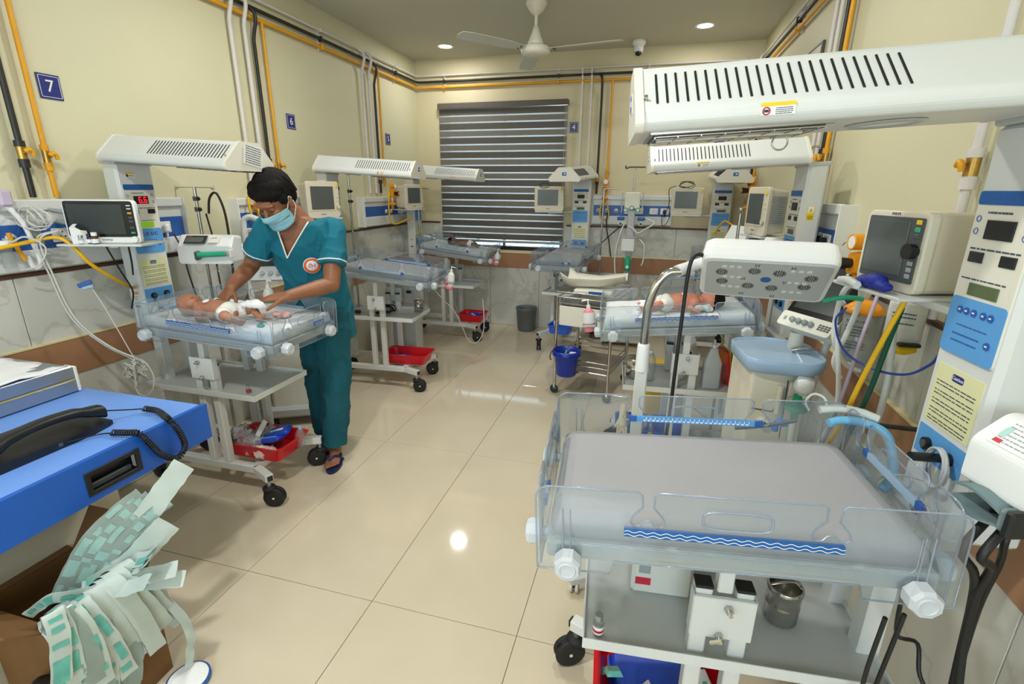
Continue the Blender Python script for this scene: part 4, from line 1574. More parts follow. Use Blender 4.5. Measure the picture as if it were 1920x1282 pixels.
# ---------------------------------------------------------------- syringe pump and IV poles
def iv_pole(label, x, y, top, bot, arm, yaw, two=True, r=.008, knobs=()):
    t = thing('drip_stand', label, 'drip stand', (x, y, bot), yaw, 'drip poles')
    G().cyl((0, 0, 0), (0, 0, top - bot), r, STEEL, 12).build('pole', t)
    g = G()
    e = [(-arm, 0, .012), (-arm + .004, 0, -.008), (-arm + .016, 0, -.010), (-arm + .02, 0, 0)]
    if two:
        g.tube([(-arm, 0, .012), (-arm + .002, 0, -.01), (-arm + .018, 0, -.006), (-arm + .025, 0, 0), (arm - .025, 0, 0), (arm - .018, 0, -.006), (arm - .002, 0, -.01), (arm, 0, .012)], .003, STEEL, 6, 3, M=T(0, 0, top - bot))
    else:
        g.tube([(0, 0, -.03), (.004, 0, -.006), (.02, 0, 0), (arm, 0, 0), (arm + .004, 0, -.02)], .006, STEEL, 6, 3, M=T(0, 0, top - bot))
    g.build('hook_arm', t)
    if bot < .01:
        G().lathe([(0, 0), (.07, 0), (.07, .012), (.02, .03), (0, .03)], DGREY, 20).build('foot', t)
    for z in knobs:
        G().cyl((0, 0, z - bot - .012), (0, 0, z - bot + .012), r * 1.9, DGREY, 12).cyl((0, 0, z - bot), (.03, -.01, z - bot), .008, BLACK, 10).build('clamp_knob', t)
    return t


iv_pole('steel drip pole with hooked top bar beside the lit warmer column', -2.555, 2.40, 1.582, 0, .13, 4, True, .009, (1.52, 1.46))
iv_pole('tall steel drip pole with hooked bar behind the middle left hood', -2.415, 3.755, 1.815, .593, .13, 0, True, .009, (1.56, 1.48))
iv_pole('steel drip pole with bent top at the left end of the blind', -2.40, 5.0, 1.585, .593, .12, 0, False, .008, (1.5,))
iv_pole('steel drip pole with bent top against the far wall panel', -.50, 5.44, 1.60, 0, .14, 0, False, .009, ())
g = thing('drip_stand', 'shiny steel rail with two white knobs beside the right wall column', 'drip stand', (.742, 3.02, .75))
G().cyl((0, 0, 0), (0, 0, .98), .010, STEEL, 12).build('pole', g)
G().tube([(0, 0, .98), (.004, .0, 1.03), (.03, .01, 1.06), (.06, .02, 1.06)], .006, STEEL, 8, 3).build('hook_arm', g)
for z in (.735, .635):
    G().lathe([(0, -.012), (.017, -.012), (.02, -.006), (.02, .006), (.017, .012), (0, .012)], WHITE, 10, T(-.01, -.022, z) @ RX(70)).cyl((0, 0, z), (-.008, -.016, z), .007, STEEL, 8).build('clamp_knob', g)

sy = thing('syringe_pump', 'white syringe pump with green-filled syringe clipped to the drip pole', 'syringe pump', M=face((-2.44, 2.31, 1.165), -72))
g = G()
g.loft([[(a, b, z) for a, b in rounded([(-.15, 0), (.15, 0), (.15, hh), (-.15, hh)], .02, 4)] for z, hh in ((-.10, .15), (-.02, .16), (.03, .10))], WHITE, True, False)
g.build('housing', sy)
S = T(-.045, .125, .01) @ RX(-50)
G(S).box((0, 0, .014), (.12, .062, .004), BLACK, .003).build('display', sy)
G(S).box((-.005, -.004, .0165), (.095, .040, .001), SCREENG).box((-.04, .022, .0165), (.03, .004, .001), REDL).build('screen', sy)
G(S).box((.10, 0, .014), (.055, .05, .003), CREAM, .004).box((.10, .01, .016), (.03, .006, .001), GREYP).build('key_pad', sy)
g = G()
g.cyl((-.02, .055, .065), (.13, .062, .065), .015, EMER, 16)
g.build('syringe_barrel', sy)
G().cyl((.13, .062, .065), (.165, .064, .065), .012, CLEARP, 12).box((.165, .064, .065), (.006, .045, .045), WHITE, .003).build('syringe_plunger', sy)
G().box((-.03, .05, .055), (.02, .05, .04), DGREY, .006).build('syringe_clamp', sy)
cable([(-2.30, 2.30, 1.215), (-2.27, 2.31, 1.17), (-2.31, 2.30, 1.13), (-2.38, 2.29, 1.15), (-2.33, 2.29, 1.10), (-2.26, 2.31, 1.12)], .0022, CLEARP, 'thin clear drip line dangling from the green syringe', 'tube', 'drip_line')
cable([(-2.45, 2.37, 1.44), (-2.43, 2.37, 1.52), (-2.40, 2.38, 1.555), (-2.37, 2.38, 1.53), (-2.345, 2.38, 1.43), (-2.335, 2.37, 1.25), (-2.34, 2.36, 1.05), (-2.36, 2.36, .95)], .0065, BCABLE, 'thick black cable looped over the drip pole hook', 'cable', 'power_lead')
cable([(-2.46, 2.36, 1.44), (-2.45, 2.37, 1.30), (-2.455, 2.37, 1.20), (-2.44, 2.36, 1.00)], .005, BCABLE, 'black cable hanging behind the white syringe pump', 'cable', 'power_lead')
cable([(-2.60, 2.255, 1.33), (-2.57, 2.26, 1.25), (-2.55, 2.26, 1.1), (-2.53, 2.27, .95)], .0045, BCABLE, 'black cord hanging from the white plug right of the lit column', 'cable', 'power_lead')

# ---------------------------------------------------------------- the ventilator behind the man
vb = thing('ventilator', 'grey-framed ventilator with tilted screen half hidden behind the standing man', 'ventilator', M=face((-2.28, 2.72, 0), -62))
G().box((0, .42, -.08), (.34, .60, .28), CREAM, .02).build('cabinet', vb)
g = G()
g.prism(rounded([(-.20, 0), (.20, 0), (.20, .34), (-.20, .34)], .02), -.03, .0, COATG, T(0, 1.02, .06) @ RX(-24))
g.build('screen_frame', vb)
G(T(0, 1.02, .06) @ RX(-24)).box((0, .20, .001), (.34, .22, .003), SCREEN, .001).build('screen', vb)
g = G(T(0, 1.02, .06) @ RX(-24))
for k in range(6):
    g.cyl((-.12 + .048 * k, .045, 0), (-.12 + .048 * k, .045, .012), .013, GREYP, 14)
g.build('dial_row', vb)['kind'] = 'stuff'
G().tube([(-.20, .80, .05), (-.21, 1.05, .03), (-.21, 1.34, -.02), (-.19, 1.40, -.03), (-.12, 1.39, -.02), (.10, 1.26, .03)], .018, COAT, 8, 4).build('support_arm', vb)
G().box((0, .10, -.08), (.40, .08, .34), COATG, .02).build('trolley_base', vb)
for a, b in ((-.16, .05), (.16, .05), (-.16, -.2), (.16, -.2)):
    G().lathe([(0, -.012), (.03, -.012), (.033, 0), (.03, .012), (0, .012)], RUBBER, 16, T(a, .033, b) @ RY(90)).box((a, .065, b), (.012, .03, .02), DGREY).build('caster', vb)
cable([(-2.58, 3.03, 1.705), (-2.58, 2.978, 1.686), (-2.58, 2.889, 1.623), (-2.58, 2.839, 1.538), (-2.58, 2.827, 1.453), (-2.58, 2.858, 1.365), (-2.58, 2.907, 1.316), (-2.57, 2.96, 1.28)], .0075, YELL2, 'yellow hose loop hanging left of the man\'s head', 'hose', 'gas_hose', 6, 8)
cable([(-2.565, 3.05, 1.65), (-2.56, 2.94, 1.60), (-2.56, 2.885, 1.50), (-2.56, 2.89, 1.40), (-2.555, 2.93, 1.32), (-2.55, 2.98, 1.28)], .0075, YELL2, 'second yellow hose loop close behind the man\'s head', 'hose', 'gas_hose', 6, 8)
cable([(-2.52, 2.93, 1.42), (-2.49, 2.98, 1.35), (-2.46, 3.02, 1.29), (-2.43, 3.05, 1.27)], .009, WTUBE, 'short milky tube behind the man\'s head', 'tube', 'breathing_tube')


def regulator(label, M, s=1.0):
    """suction regulator hanging off the wall: gauge, body, side knob; z out of the wall"""
    t = thing('suction_regulator', label, 'regulator', M=M, group='orange suction regulators')
    g = G()
    g.cyl((0, .075 * s, .0), (0, .075 * s, .055 * s), .030 * s, REG, 22)
    g.torus((0, .075 * s, .055 * s), .027 * s, .004 * s, REG, None, 22, 6)
    g.build('gauge', t)
    G().cyl((0, .075 * s, .055 * s), (0, .075 * s, .057 * s), .024 * s, PAPER, 22).box((.004 * s, .079 * s, .058 * s), (.022 * s, .003 * s, .001), BLACK, 0, Matrix.Rotation(.7, 4, 'Z')).build('gauge_dial', t)
    g = G()
    g.loft([[(a * k, b * k2 - .01 * s, z) for a, b in rounded([(-.03 * s, -.04 * s), (.03 * s, -.04 * s), (.03 * s, .05 * s), (-.03 * s, .05 * s)], .024 * s, 4)] for z, k, k2 in ((-.01 * s, .8, .9), (.012 * s, 1, 1), (.045 * s, .85, .9))], REG)
    g.cyl((0, -.04 * s, .02 * s), (0, -.10 * s, .02 * s), .010 * s, REG, 12)
    g.build('body', t)
    G().cyl((0, -.005 * s, .045 * s), (0, -.005 * s, .095 * s), .018 * s, BLACK, 18, .024 * s).cyl((0, -.005 * s, .095 * s), (0, -.005 * s, .0975 * s), .017 * s, REG, 18).build('knob', t)
    return t


regulator('orange suction regulator on the left wall behind the man\'s head', face((-2.615, 2.92, 1.47), 0), .8)
regulator('orange suction regulator hanging below the hood before the left wall panel', face((-2.56, 4.72, 1.54), 0), .9)
regulator('orange suction regulator on the far wall right of sign 4', face((-.498, 5.60, 1.60), -90), .95)
regulator('orange suction regulator in the far right corner, half behind the hood', face((.83, 4.88, 1.60), 190), 1.05)
regulator('orange suction regulator with gauge beside the large beige monitor', face((.795, 2.19, 1.335), 190), 1.0)
for (c, y_, lb) in (((-2.54, 4.70, 1.43), 0, 'orange suction bottle cap with hose below the middle left hood'), ((-.50, 5.585, 1.50), 0, 'orange hanging float valve on the far wall panel'), ((.80, 4.90, 1.45), 0, 'orange float valve in the far right corner')):
    t = thing('float_valve', lb, 'valve', c)
    G().lathe([(0, .03), (.012, .03), (.02, .02), (.035, .012), (.038, 0), (.03, -.008), (.014, -.012), (.012, -.05), (.008, -.055), (0, -.055)], REG, 18).build('cap', t)
    G().cyl((0, 0, .03), (0, 0, .07), .006, CHROME, 8).build('stem', t)
cable([(-2.56, 4.66, 1.57), (-2.53, 4.62, 1.52), (-2.53, 4.60, 1.40), (-2.53, 4.62, 1.28), (-2.50, 4.66, 1.24), (-2.46, 4.80, 1.27), (-2.42, 4.87, 1.30)], .008, YELL2, 'yellow hose curling below the orange suction bottle', 'hose', 'gas_hose', 5, 8)
cable([(-.515, 5.57, 1.47), (-.54, 5.56, 1.40), (-.535, 5.55, 1.32), (-.49, 5.55, 1.28), (-.45, 5.55, 1.33), (-.46, 5.56, 1.40), (-.47, 5.56, 1.46)], .008, YELL2, 'yellow hose loop on the far wall panel', 'hose', 'gas_hose', 5, 8)
cable([(-.46, 5.55, 1.36), (-.46, 5.52, 1.22), (-.42, 5.50, 1.05), (-.39, 5.48, .90)], .007, BCABLE, 'black hose running down the far wall below the panel', 'hose', 'gas_hose')
cable([(-.28, 5.40, 1.25), (-.40, 5.45, 1.14), (-.52, 5.50, 1.02), (-.6, 5.5, .95)], .0055, BCABLE, 'black hose crossing the far wall towards the sign 4 warmer', 'hose', 'gas_hose')
cable([(.70, 4.9, 1.30), (.64, 4.95, 1.33), (.60, 5.0, 1.27), (.58, 5.05, 1.20)], .009, YELL2, 'yellow hose stub in the far right corner', 'hose', 'gas_hose')

# ---------------------------------------------------------------- breathing-support stand at the far wall
cp = thing('bubble_cpap_stand', 'grey gas blender stand with green-rimmed gauges at the far wall', 'medical stand', (-.20, 5.30, 0))
G().box((0, 0, .75), (.07, .05, 1.3), COATG, .006).build('column', cp)
G().box((0, -.005, 1.49), (.15, .06, .16), CREAM, .008).build('blender_block', cp)
for a in (-.10, .10):
    G().box((a, .01, 1.47), (.012, .03, .20), COATG, .003).build('side_rail', cp)
G().cyl((0, 0, 1.56), (.01, 0, 1.80), .008, STEEL, 10).build('pole', cp)
G().tube([(-.085, 0, 1.82), (-.09, 0, 1.80), (-.07, 0, 1.795), (-.05, 0, 1.805), (.10, 0, 1.805)], .007, DGREY, 8, 3).build('hook_arm', cp)
for a, z in ((-.06, 1.40), (0.0, 1.42), (.06, 1.40)):
    G().cyl((a, -.04, z), (a, -.055, z), .021, WHITE, 18).torus((0, 0, 0), .019, .004, EMER, T(a, -.056, z) @ RX(90), 18, 6).build('gauge', cp)
for a in (-.10, .10):
    G().box((a, -.035, 1.315), (.075, .05, .035), TITLEB, .01).build('filter_bowl', cp)
    G().cyl((a, -.045, 1.265), (a, -.06, 1.265), .019, WHITE, 16).cyl((a, -.06, 1.265), (a, -.061, 1.265), .014, DGREY, 16).build('pressure_gauge', cp)
G().box((-.01, -.06, 1.06), (.13, .09, .13), WHITE, .008).box((-.01, -.06, 1.135), (.135, .095, .014), VIO, .004).build('humidifier_box', cp)
G().lathe([(0, 0), (.032, 0), (.036, .03), (.036, .09), (.022, .13), (.014, .15), (0, .15)], EMER, 18, T(0, -.07, .80)).cyl((.0, -.105, .84), (.0, -.112, .84), .017, PAPER, 14).build('water_bottle', cp)
G().cyl((0, -.07, .66), (0, -.07, .80), .026, CLEARP, 16).build('bubble_chamber', cp)
G().box((0, 0, .06), (.42, .32, .03), COATG, .01).build('base', cp)
for a, b in ((-.19, -.14), (.19, -.14), (-.19, .14), (.19, .14)):
    G().lathe([(0, -.012), (.02, -.012), (.022, 0), (.02, .012), (0, .012)], RUBBER, 14, T(a, b, .022) @ RY(90)).cyl((a, b, .02), (a, b, .05), .006, STEEL, 8).build('caster', cp)
for pts, lb in (([(-.26, 5.23, 1.27), (-.30, 5.20, 1.15), (-.33, 5.20, .95), (-.31, 5.20, .75), (-.27, 5.20, .68)], 'milky breathing tube hanging left of the humidifier box'), ([(-.10, 5.22, 1.12), (-.05, 5.20, 1.06), (-.045, 5.20, .92), (-.06, 5.20, .86)], 'milky breathing tube hanging right of the humidifier box'),
                ([(-.21, 5.25, 1.24), (-.17, 5.22, 1.22), (-.12, 5.20, 1.18), (-.05, 5.22, 1.22), (.03, 5.24, 1.28), (-.06, 5.26, 1.32)], 'milky tube arching right of the green-rimmed gauges')):
    cable(pts, .008, WTUBE, lb, 'tube', 'breathing_tube')
cable([(.10, 5.555, 1.35), (.105, 5.53, 1.26), (.13, 5.52, 1.24), (.17, 5.53, 1.30), (.185, 5.5, 1.40)], .0035, BCABLE, 'black cord drooping from the black plug on the far wall panel')

# ---------------------------------------------------------------- phototherapy lamp over the right middle cot
LM = face((.385, 1.84, 1.30), -97, 50)
pl = thing('phototherapy_lamp', 'white square phototherapy lamp on a bent chrome arm over the baby', 'medical lamp', (.012, 1.78, 0))
inv = pl.matrix_basis.inverted()
L = inv @ LM
g = G(L)
a0 = rounded([(-.20, -.125), (.20, -.125), (.20, .125), (-.20, .125)], .03, 5)
g.loft([[(x * .93, y * .9, -.085) for x, y in a0], [(x * .99, y * .98, -.072) for x, y in a0], [(x, y, -.045) for x, y in a0], [(x * 1.01, y * 1.015, -.040) for x, y in a0], [(x * 1.01, y * 1.015, -.012) for x, y in a0],
        [(x * .98, y * .97, 0) for x, y in a0]], WHITE, True, False)
g.build('lamp_head', pl)
G(L).prism(rounded([(-.185, -.110), (.185, -.110), (.185, .110), (-.185, .110)], .02), 0, .003, COATG).build('face_plate', pl)
VENTS = [(-.135, .045), (-.130, -.015), (-.035, .060), (.040, .055), (-.045, -.035), (.030, -.040), (.135, .035), (.125, -.020)]
for x, y in VENTS:
    def star():
        g = G()
        for k in range(14):
            a = 2 * PI * k / 14
            g.box((.0145, 0, 0), (.010, .0028, .0012), BLACK, 0, Matrix.Rotation(a, 4, 'Z'))
        for k in range(6):
            g.box((.005, 0, 0), (.005, .002, .0012), BLACK, 0, Matrix.Rotation(2 * PI * k / 6 + .2, 4, 'Z'))
        return g
    o = shared('star', star, 'fan_vent', pl, L @ T(x, y, .0034))
    o['kind'] = 'stuff'
for x, y in ((-.105, .078), (-.10, .015), (-.10, -.05), (.10, .072), (.10, .0), (.095, -.06)):
    def bulb():
        g = G()
        for k in (-1, 0, 1):
            g.lathe([(0, 0), (.0095, 0), (.008, .0012), (0, .0015)], CREAM, 14, T(k * .023, 0, 0))
        return g
    shared('bulb', bulb, 'light_window', pl, L @ T(x, y, .003))['kind'] = 'stuff'
for x, y in ((-.03, .095), (.075, .09), (-.065, .01), (.065, .0), (-.06, -.09), (.04, -.095)):
    def sm():
        g = G()
        for k in range(4):
            g.box((.006, 0, 0), (.006, .003, .0012), DGREY, 0, Matrix.Rotation(PI / 4 + PI / 2 * k, 4, 'Z'))
        return g
    shared('sm', sm, 'small_vent', pl, L @ T(x, y, .0034))['kind'] = 'stuff'
G(L).cyl((.005, .012, .003), (.005, .012, .0045), .016, TITLEB, 24).build('round_badge', pl)
c0 = L @ V((-.20, .03, -.04))
G().cyl(c0, (.088, .01, 1.325), .018, WHITE, 14, .021).build('arm_socket', pl)
G().tube([(.10, .01, 1.325), (.06, .005, 1.318), (.025, 0, 1.275), (.006, 0, 1.21), (.001, 0, 1.15), (0, 0, 1.05), (0, 0, 1.0)], .0155, CHROME, 14, 5).build('gooseneck', pl)
G().lathe([(0, 1.06), (.020, 1.06), (.022, 1.05), (.024, .975), (.026, .96), (.026, .955), (0, .955)], WHITE, 20).build('collar', pl)
G().box((0, 0, .51), (.044, .044, .90), COAT, .004).build('post', pl)
g = G()
g.bar((0, 0, .075), (-.21, -.115, .06), .045, .03, COATG)
g.bar((0, 0, .075), (.10, -.21, .06), .045, .03, COATG)
g.bar((0, 0, .075), (-.10, .20, .06), .045, .03, COATG)
g.bar((0, 0, .075), (.21, .10, .06), .045, .03, COATG)
g.build('base', pl)
WHITERIM = mat('white_tyre', (214, 214, 208), .5, var=.04, scale=20)
for x, y in ((-.19, -.105), (.095, -.195), (-.095, .185), (.195, .095)):
    g = G()
    for s in (-1, 1):
        g.lathe([(0, -.006), (.017, -.006), (.017, .006), (0, .006)], BLACK, 16, T(x + s * .012, y, .027) @ RY(90))
        g.lathe([(.017, -.007), (.026, -.005), (.026, .005), (.017, .007)], WHITERIM, 20, T(x + s * .012, y, .027) @ RY(90))
    g.box((x, y, .04), (.014, .03, .034), BLACK, .004).cyl((x, y, .04), (x, y, .07), .006, STEEL, 8)
    g.build('caster', pl)
cable([(.20, 1.80, 1.365), (.17, 1.79, 1.385), (.145, 1.775, 1.375), (.135, 1.77, 1.32), (.132, 1.77, 1.20), (.128, 1.76, 1.0), (.125, 1.75, .82), (.12, 1.74, .70), (.13, 1.76, .60), (.06, 1.78, .52)], .0065, BCABLE, 'thick black power cable hanging down from the square lamp', 'cable', 'power_lead', 5, 8)

# ---------------------------------------------------------------- ventilator between the two right cots
vt = thing('ventilator', 'cream ventilator on castors with pale blue tray top and tilted black screen', 'ventilator', (.535, 2.17, 0), 8)
g = G()
VC = mat('cream_enamel', (226, 222, 204), .4, var=.02, scale=5)
g.loft([[(a, b, z) for a, b in rounded([(-.115, -.13 + d), (.10, -.13 + d), (.115, .13), (-.12, .13)], .015, 3)] for z, d in ((.16, -.01), (.60, -.005), (.82, 0), (.91, .012))], VC, True, False)
g.build('cabinet', vt)
g = G()
for x0, z0, x1, z1 in ((-.10, .755, -.02, .745), (-.02, .745, .0, .79), (.0, .79, .02, .79), (.02, .88, .025, .50), (.025, .77, .095, .76), (-.10, .60, .02, .595)):
    g.bar((x0, -.132, z0), (x1, -.1325, z1), .004, .004, DGREY, bev=0)
g.build('panel_seam', vt)['kind'] = 'stuff'
G().box((.062, -.128, .845), (.065, .012, .065), CREAM, .003).build('flap', vt)
G().cyl((-.005, -.138, .74), (-.005, -.138, .86), .012, VC, 12).build('side_clip', vt)
G().cyl((-.052, -.13, .70), (-.052, -.155, .70), .020, WHITE, 18).box((-.06, -.156, .70), (.006, .003, .014), BLACK).box((-.05, -.156, .70), (.006, .003, .014), BLACK).build('outlet_port', vt)
g = G()
tp = rounded([(-.148, -.15), (.09, -.19), (.155, -.13), (.17, .11), (.02, .18), (-.14, .14)], .055, 5)
g.loft([[(x * .86, y * .84 + .0, .905) for x, y in tp], [(x * .98, y * .98, .920) for x, y in tp], [(x, y, .945) for x, y in tp], [(x, y, .968) for x, y in tp], [(x * .965, y * .96, .972) for x, y in tp], [(x * .94, y * .93, .962) for x, y in tp]], PALEB, True, True)
g.build('tray_top', vt)
G().tube([(.06, -.02, .972), (.10, -.03, .985), (.155, -.04, .982)], [.010, .004], STEEL, 8, 3).build('tray_handle', vt)
G().bar((.05, -.15, .964), (.11, .11, .964), .004, .004, WHITE, bev=0).build('tray_rib', vt)
VS = face((.625, 2.165, 1.07), 212, -34)
Ls = vt.matrix_basis.inverted() @ VS if False else (T(.53, 2.17, 0) @ RZ(8)).inverted() @ VS
G(Ls).prism(rounded([(-.125, -.02), (.125, -.02), (.125, .31), (-.125, .31)], .018), -.045, 0, CREAM).prism(rounded([(-.125, -.02), (.125, -.02), (.125, .045), (-.125, .045)], .015), 0, .012, CREAM).build('screen_housing', vt)
G(Ls).box((0, .178, .001), (.246, .262, .004), SCREENB, .001).build('glass_front', vt)
G(Ls).box((-.01, .17, .0035), (.185, .20, .001), SCREEN).build('screen', vt)
for k in range(4):
    G(Ls).lathe([(0, 0), (.013, 0), (.012, .009), (0, .011)], GREYP, 8, T(-.060 + .030 * k, .013, .012)).build('membrane_key', vt)
G(Ls).box((-.098, .013, .013), (.012, .016, .003), GREYP, .001).build('small_key', vt)
g = G(Ls)
for k in range(4):
    for j in range(3):
        g.box((.068 + .014 * k, .004 + .009 * j, .013), (.010, .006, .002), DGREY)
g.build('port_block', vt)['kind'] = 'stuff'
G().cyl((.10, .05, .94), (.10, .05, 1.03), .032, CREAM, 18, .026).build('screen_foot', vt)
G().box((0, .02, .10), (.30, .36, .05), COATG, .015).build('trolley_base', vt)
for x, y in ((-.13, -.13), (.13, -.13), (-.13, .17), (.13, .17)):
    G().lathe([(0, -.013), (.033, -.013), (.036, 0), (.033, .013), (0, .013)], RUBBER, 16, T(x, y, .036) @ RY(90)).box((x, y, .065), (.014, .03, .03), DGREY).build('caster', vt)
G().tube([(.17, .02, .70), (.18, .0, .85), (.195, -.01, 1.0), (.23, .0, 1.22), (.24, .02, 1.28)], .014, WHITE, 8, 4).box((.172, .01, .74), (.03, .03, .10), WHITE, .01).build('circuit_arm', vt)
G().lathe([(0, 0), (.032, 0), (.036, .02), (.03, .05), (0, .055)], WHITE, 18, T(.055, -.18, .862) @ RX(20)).cyl((.055, -.185, .862), (.057, -.19, .835), .017, WHITE, 14).build('mask_elbow', vt)
fl = thing('breathing_filter', 'green breathing filter on a white elbow in front of the cream ventilator', 'filter', (.60, 1.985, .735), 8)
G().lathe([(0, .11), (.016, .11), (.016, .075), (.02, .07), (.036, .066), (.04, .055), (.04, .05), (.02, .04), (.013, .03), (.012, 0), (0, 0)], EMER, 20).build('filter_body', fl)
G().tube([(0, 0, .02), (.002, -.0, -.06), (.01, .01, -.16), (.02, .02, -.26)], .012, WTUBE, 10, 3).build('limb_tube', fl)
ft = thing('syringe_clip', 'small pale blue tube cap stuck to the black ventilator screen', 'cap', M=VS @ T(.095, .13, .004))
G().cyl((0, 0, 0), (0, 0, .012), .012, PALEB, 14).cyl((0, 0, .012), (-.012, .004, .04), .009, PALEB, 12).build('cap', ft)
cable([(.74, 2.02, .92), (.70, 2.0, .99), (.715, 1.98, 1.10), (.73, 1.97, 1.22), (.70, 1.92, 1.29), (.66, 1.92, 1.27), (.66, 1.95, 1.18), (.67, 1.95, 1.08), (.74, 2.0, .98), (.80, 2.03, .95)], .009, WTUBE, 'milky suction tube looping in front of the orange regulator', 'tube', 'breathing_tube', 6, 8)
cable([(.67, 1.93, 1.10), (.70, 1.90, .90), (.69, 1.88, .78), (.66, 1.90, .66), (.64, 1.92, .56)], .0085, WTUBE, 'long milky tube hanging to the floor beside the cream ventilator', 'tube', 'breathing_tube')
cable([(.745, 1.88, 1.27), (.71, 1.84, 1.12), (.67, 1.78, .95), (.64, 1.76, .80), (.62, 1.76, .70)], .006, VIO, 'thin lilac tube slanting down past the wall band', 'tube', 'breathing_tube')

# suction jar on the right wall
sj = thing('suction_jar', 'clear suction jar with orange lid and printed label on the right wall', 'jar', (.785, 2.06, .985))
G().lathe([(0, 0), (.052, 0), (.06, .01), (.062, .19), (.058, .19), (.055, .012), (0, .008)], clear_mat('jar_plastic', (228, 234, 232), .34, (214, 220, 218), 1.4, .15), 24).build('jar', sj)
G().lathe([(0, .225), (.03, .225), (.055, .205), (.066, .195), (.066, .182), (.058, .182), (0, .185)], REG, 24).build('lid', sj)
G().box((.03, -.0, .11), (.03, .03, .14), REG, .01).build('float_tube', sj)
LW = face((-.0345, -.0555, .12), 238)
lb = G(LW)
pts = []
strokes(lb, -.035, .035, (.018, .006, -.004, -.016, -.04, -.05, -.062), .0035, INK, .0)
lb.build('small_print', sj)
text('ADARA UNIT', .0125, BLACK, sj, LW @ T(0, .038, .0005), 'jar_lettering', .0004)
s2 = thing('suction_jar', 'white printed jar with black clip just below the large monitor shelf', 'jar', (.80, 1.79, 1.13))
G().lathe([(0, 0), (.045, 0), (.05, .01), (.05, .13), (.045, .14), (0, .14)], WTUBE, 22).build('jar', s2)
G().lathe([(0, 0), (.046, 0), (.046, -.02), (.03, -.03), (0, -.03)], LABY, 20).build('base_cap', s2)
G().box((.0, -.055, .01), (.06, .02, .012), BLACK, .003).build('clip', s2)
st = G(face((-.0265, -.0445, .085), 239))
strokes(st, -.03, .03, (.02, .008, -.012), .004, INK, 0)
st.build('small_print', s2)
cable([(.645, 1.47, 1.325), (.625, 1.485, 1.22), (.60, 1.50, 1.08), (.575, 1.50, .95), (.55, 1.505, .86), (.54, 1.53, .74)], .0070, YELL2, 'thick yellow oxygen hose slanting down behind the nearest cot', 'hose', 'gas_hose', 5, 8)
cable([(.655, 1.50, 1.30), (.65, 1.52, 1.18), (.64, 1.53, 1.05), (.615, 1.53, .92), (.59, 1.53, .78)], .0075, GREEN, 'dark green hose hanging behind the thick yellow hose', 'hose', 'gas_hose', 5, 8)
cable([(.62, 1.76, 1.24), (.59, 1.74, 1.20), (.60, 1.66, 1.13), (.64, 1.56, 1.11), (.68, 1.46, 1.13), (.70, 1.40, 1.18), (.70, 1.37, 1.22)], .0035, BTUBE, 'thin blue tube sagging below the large monitor', 'tube', 'thin_tube')
cable([(.59, 1.88, 1.235), (.62, 1.86, 1.25), (.66, 1.86, 1.255), (.70, 1.87, 1.25)], .009, EMER, 'short green hose behind the milky suction tube', 'hose', 'gas_hose')
cable([(.63, 1.50, 1.00), (.615, 1.49, .985), (.605, 1.50, .96)], .010, EMER, 'short turquoise tube end beside the yellow hose', 'tube', 'tube_end')
cable([(.70, 1.62, 1.22), (.705, 1.60, 1.10), (.70, 1.58, .98), (.68, 1.56, .86)], .009, WTUBE, 'milky tube hanging right of the dark green hose', 'tube', 'breathing_tube')
cable([(.70, 1.36, 1.02), (.66, 1.48, .97), (.61, 1.62, .915)], .007, RUBBER, 'straight black rod slanting from the nearest column', 'rod', 'rod', 0)
gl = thing('glove', 'crumpled royal blue cloth on the shelf in front of the large monitor', 'glove', M=M1 @ T(.02, .002, .035))
bm = bmesh.new()
for c, r in (((-.03, .015, 0), (.032, .018, .022)), ((.005, .02, .0), (.035, .022, .024)), ((.04, .012, .004), (.03, .013, .018)), ((-.05, .008, .012), (.02, .009, .014))):
    blob(bm, c, r)
fuse(bm, 'glove_body', mat('royal_blue', (18, 40, 150), .6, var=.1, scale=30, bump=.4, bscale=60), .006, gl, 2)
cable([(M1 @ V((-.10, .004, .05))), (M1 @ V((-.05, .012, .06))), (M1 @ V((.0, .006, .065)))], .011, WTUBE, 'milky tube stub lying beside the royal blue cloth', 'tube', 'breathing_tube')

# small devices behind the lamp
nb = thing('bedside_ventilator', 'white bedside unit with navy flank and edge-on screen behind the square lamp', 'ventilator', M=face((.56, 3.63, 1.20), 205))
g = G()
g.loft([[(-.11, 0, z), (.11, 0, z), (.11, h_, z), (-.11, h_, z)] for z, h_ in ((-.16, .11), (-.02, .17), (.05, .03))], WHITE, True, False)
g.build('housing', nb)
G().box((0, .10, .02), (.17, .11, .004), SCREEN, .002, RX(-62) @ T(0, -.02, .055) if False else T(0, .0, .005) @ RX(-28)).build('screen', nb)
G().box((.112, .055, -.07), (.004, .09, .13), NAVY, .02).cyl((.11, .06, -.05), (.122, .06, -.05), .018, PAPER, 18).build('side_panel', nb)
G().box((0, -.012, -.05), (.24, .022, .24), COAT, .004).bar((0, -.02, -.05), (0, -1.19, -.05), .03, .03, COATG).box((0, -1.19, -.05), (.3, .02, .26), COATG, .004).build('stand', nb)
p2 = thing('syringe_pump', 'small white syringe pump with grey screen above the square lamp', 'syringe pump', M=face((.655, 3.06, 1.235), 205))
g = G()
g.loft([[(-.07, 0, z), (.07, 0, z), (.07, h_, z), (-.07, h_, z)] for z, h_ in ((-.09, .10), (-.01, .11), (.05, .03))], WHITE, True, False)
g.build('housing', p2)
G().box((0, .075, .0), (.11, .07, .004), DGREY, .003, T(0, .0, .021) @ RX(-36) @ T(0, -.008, .032)).build('display', p2)
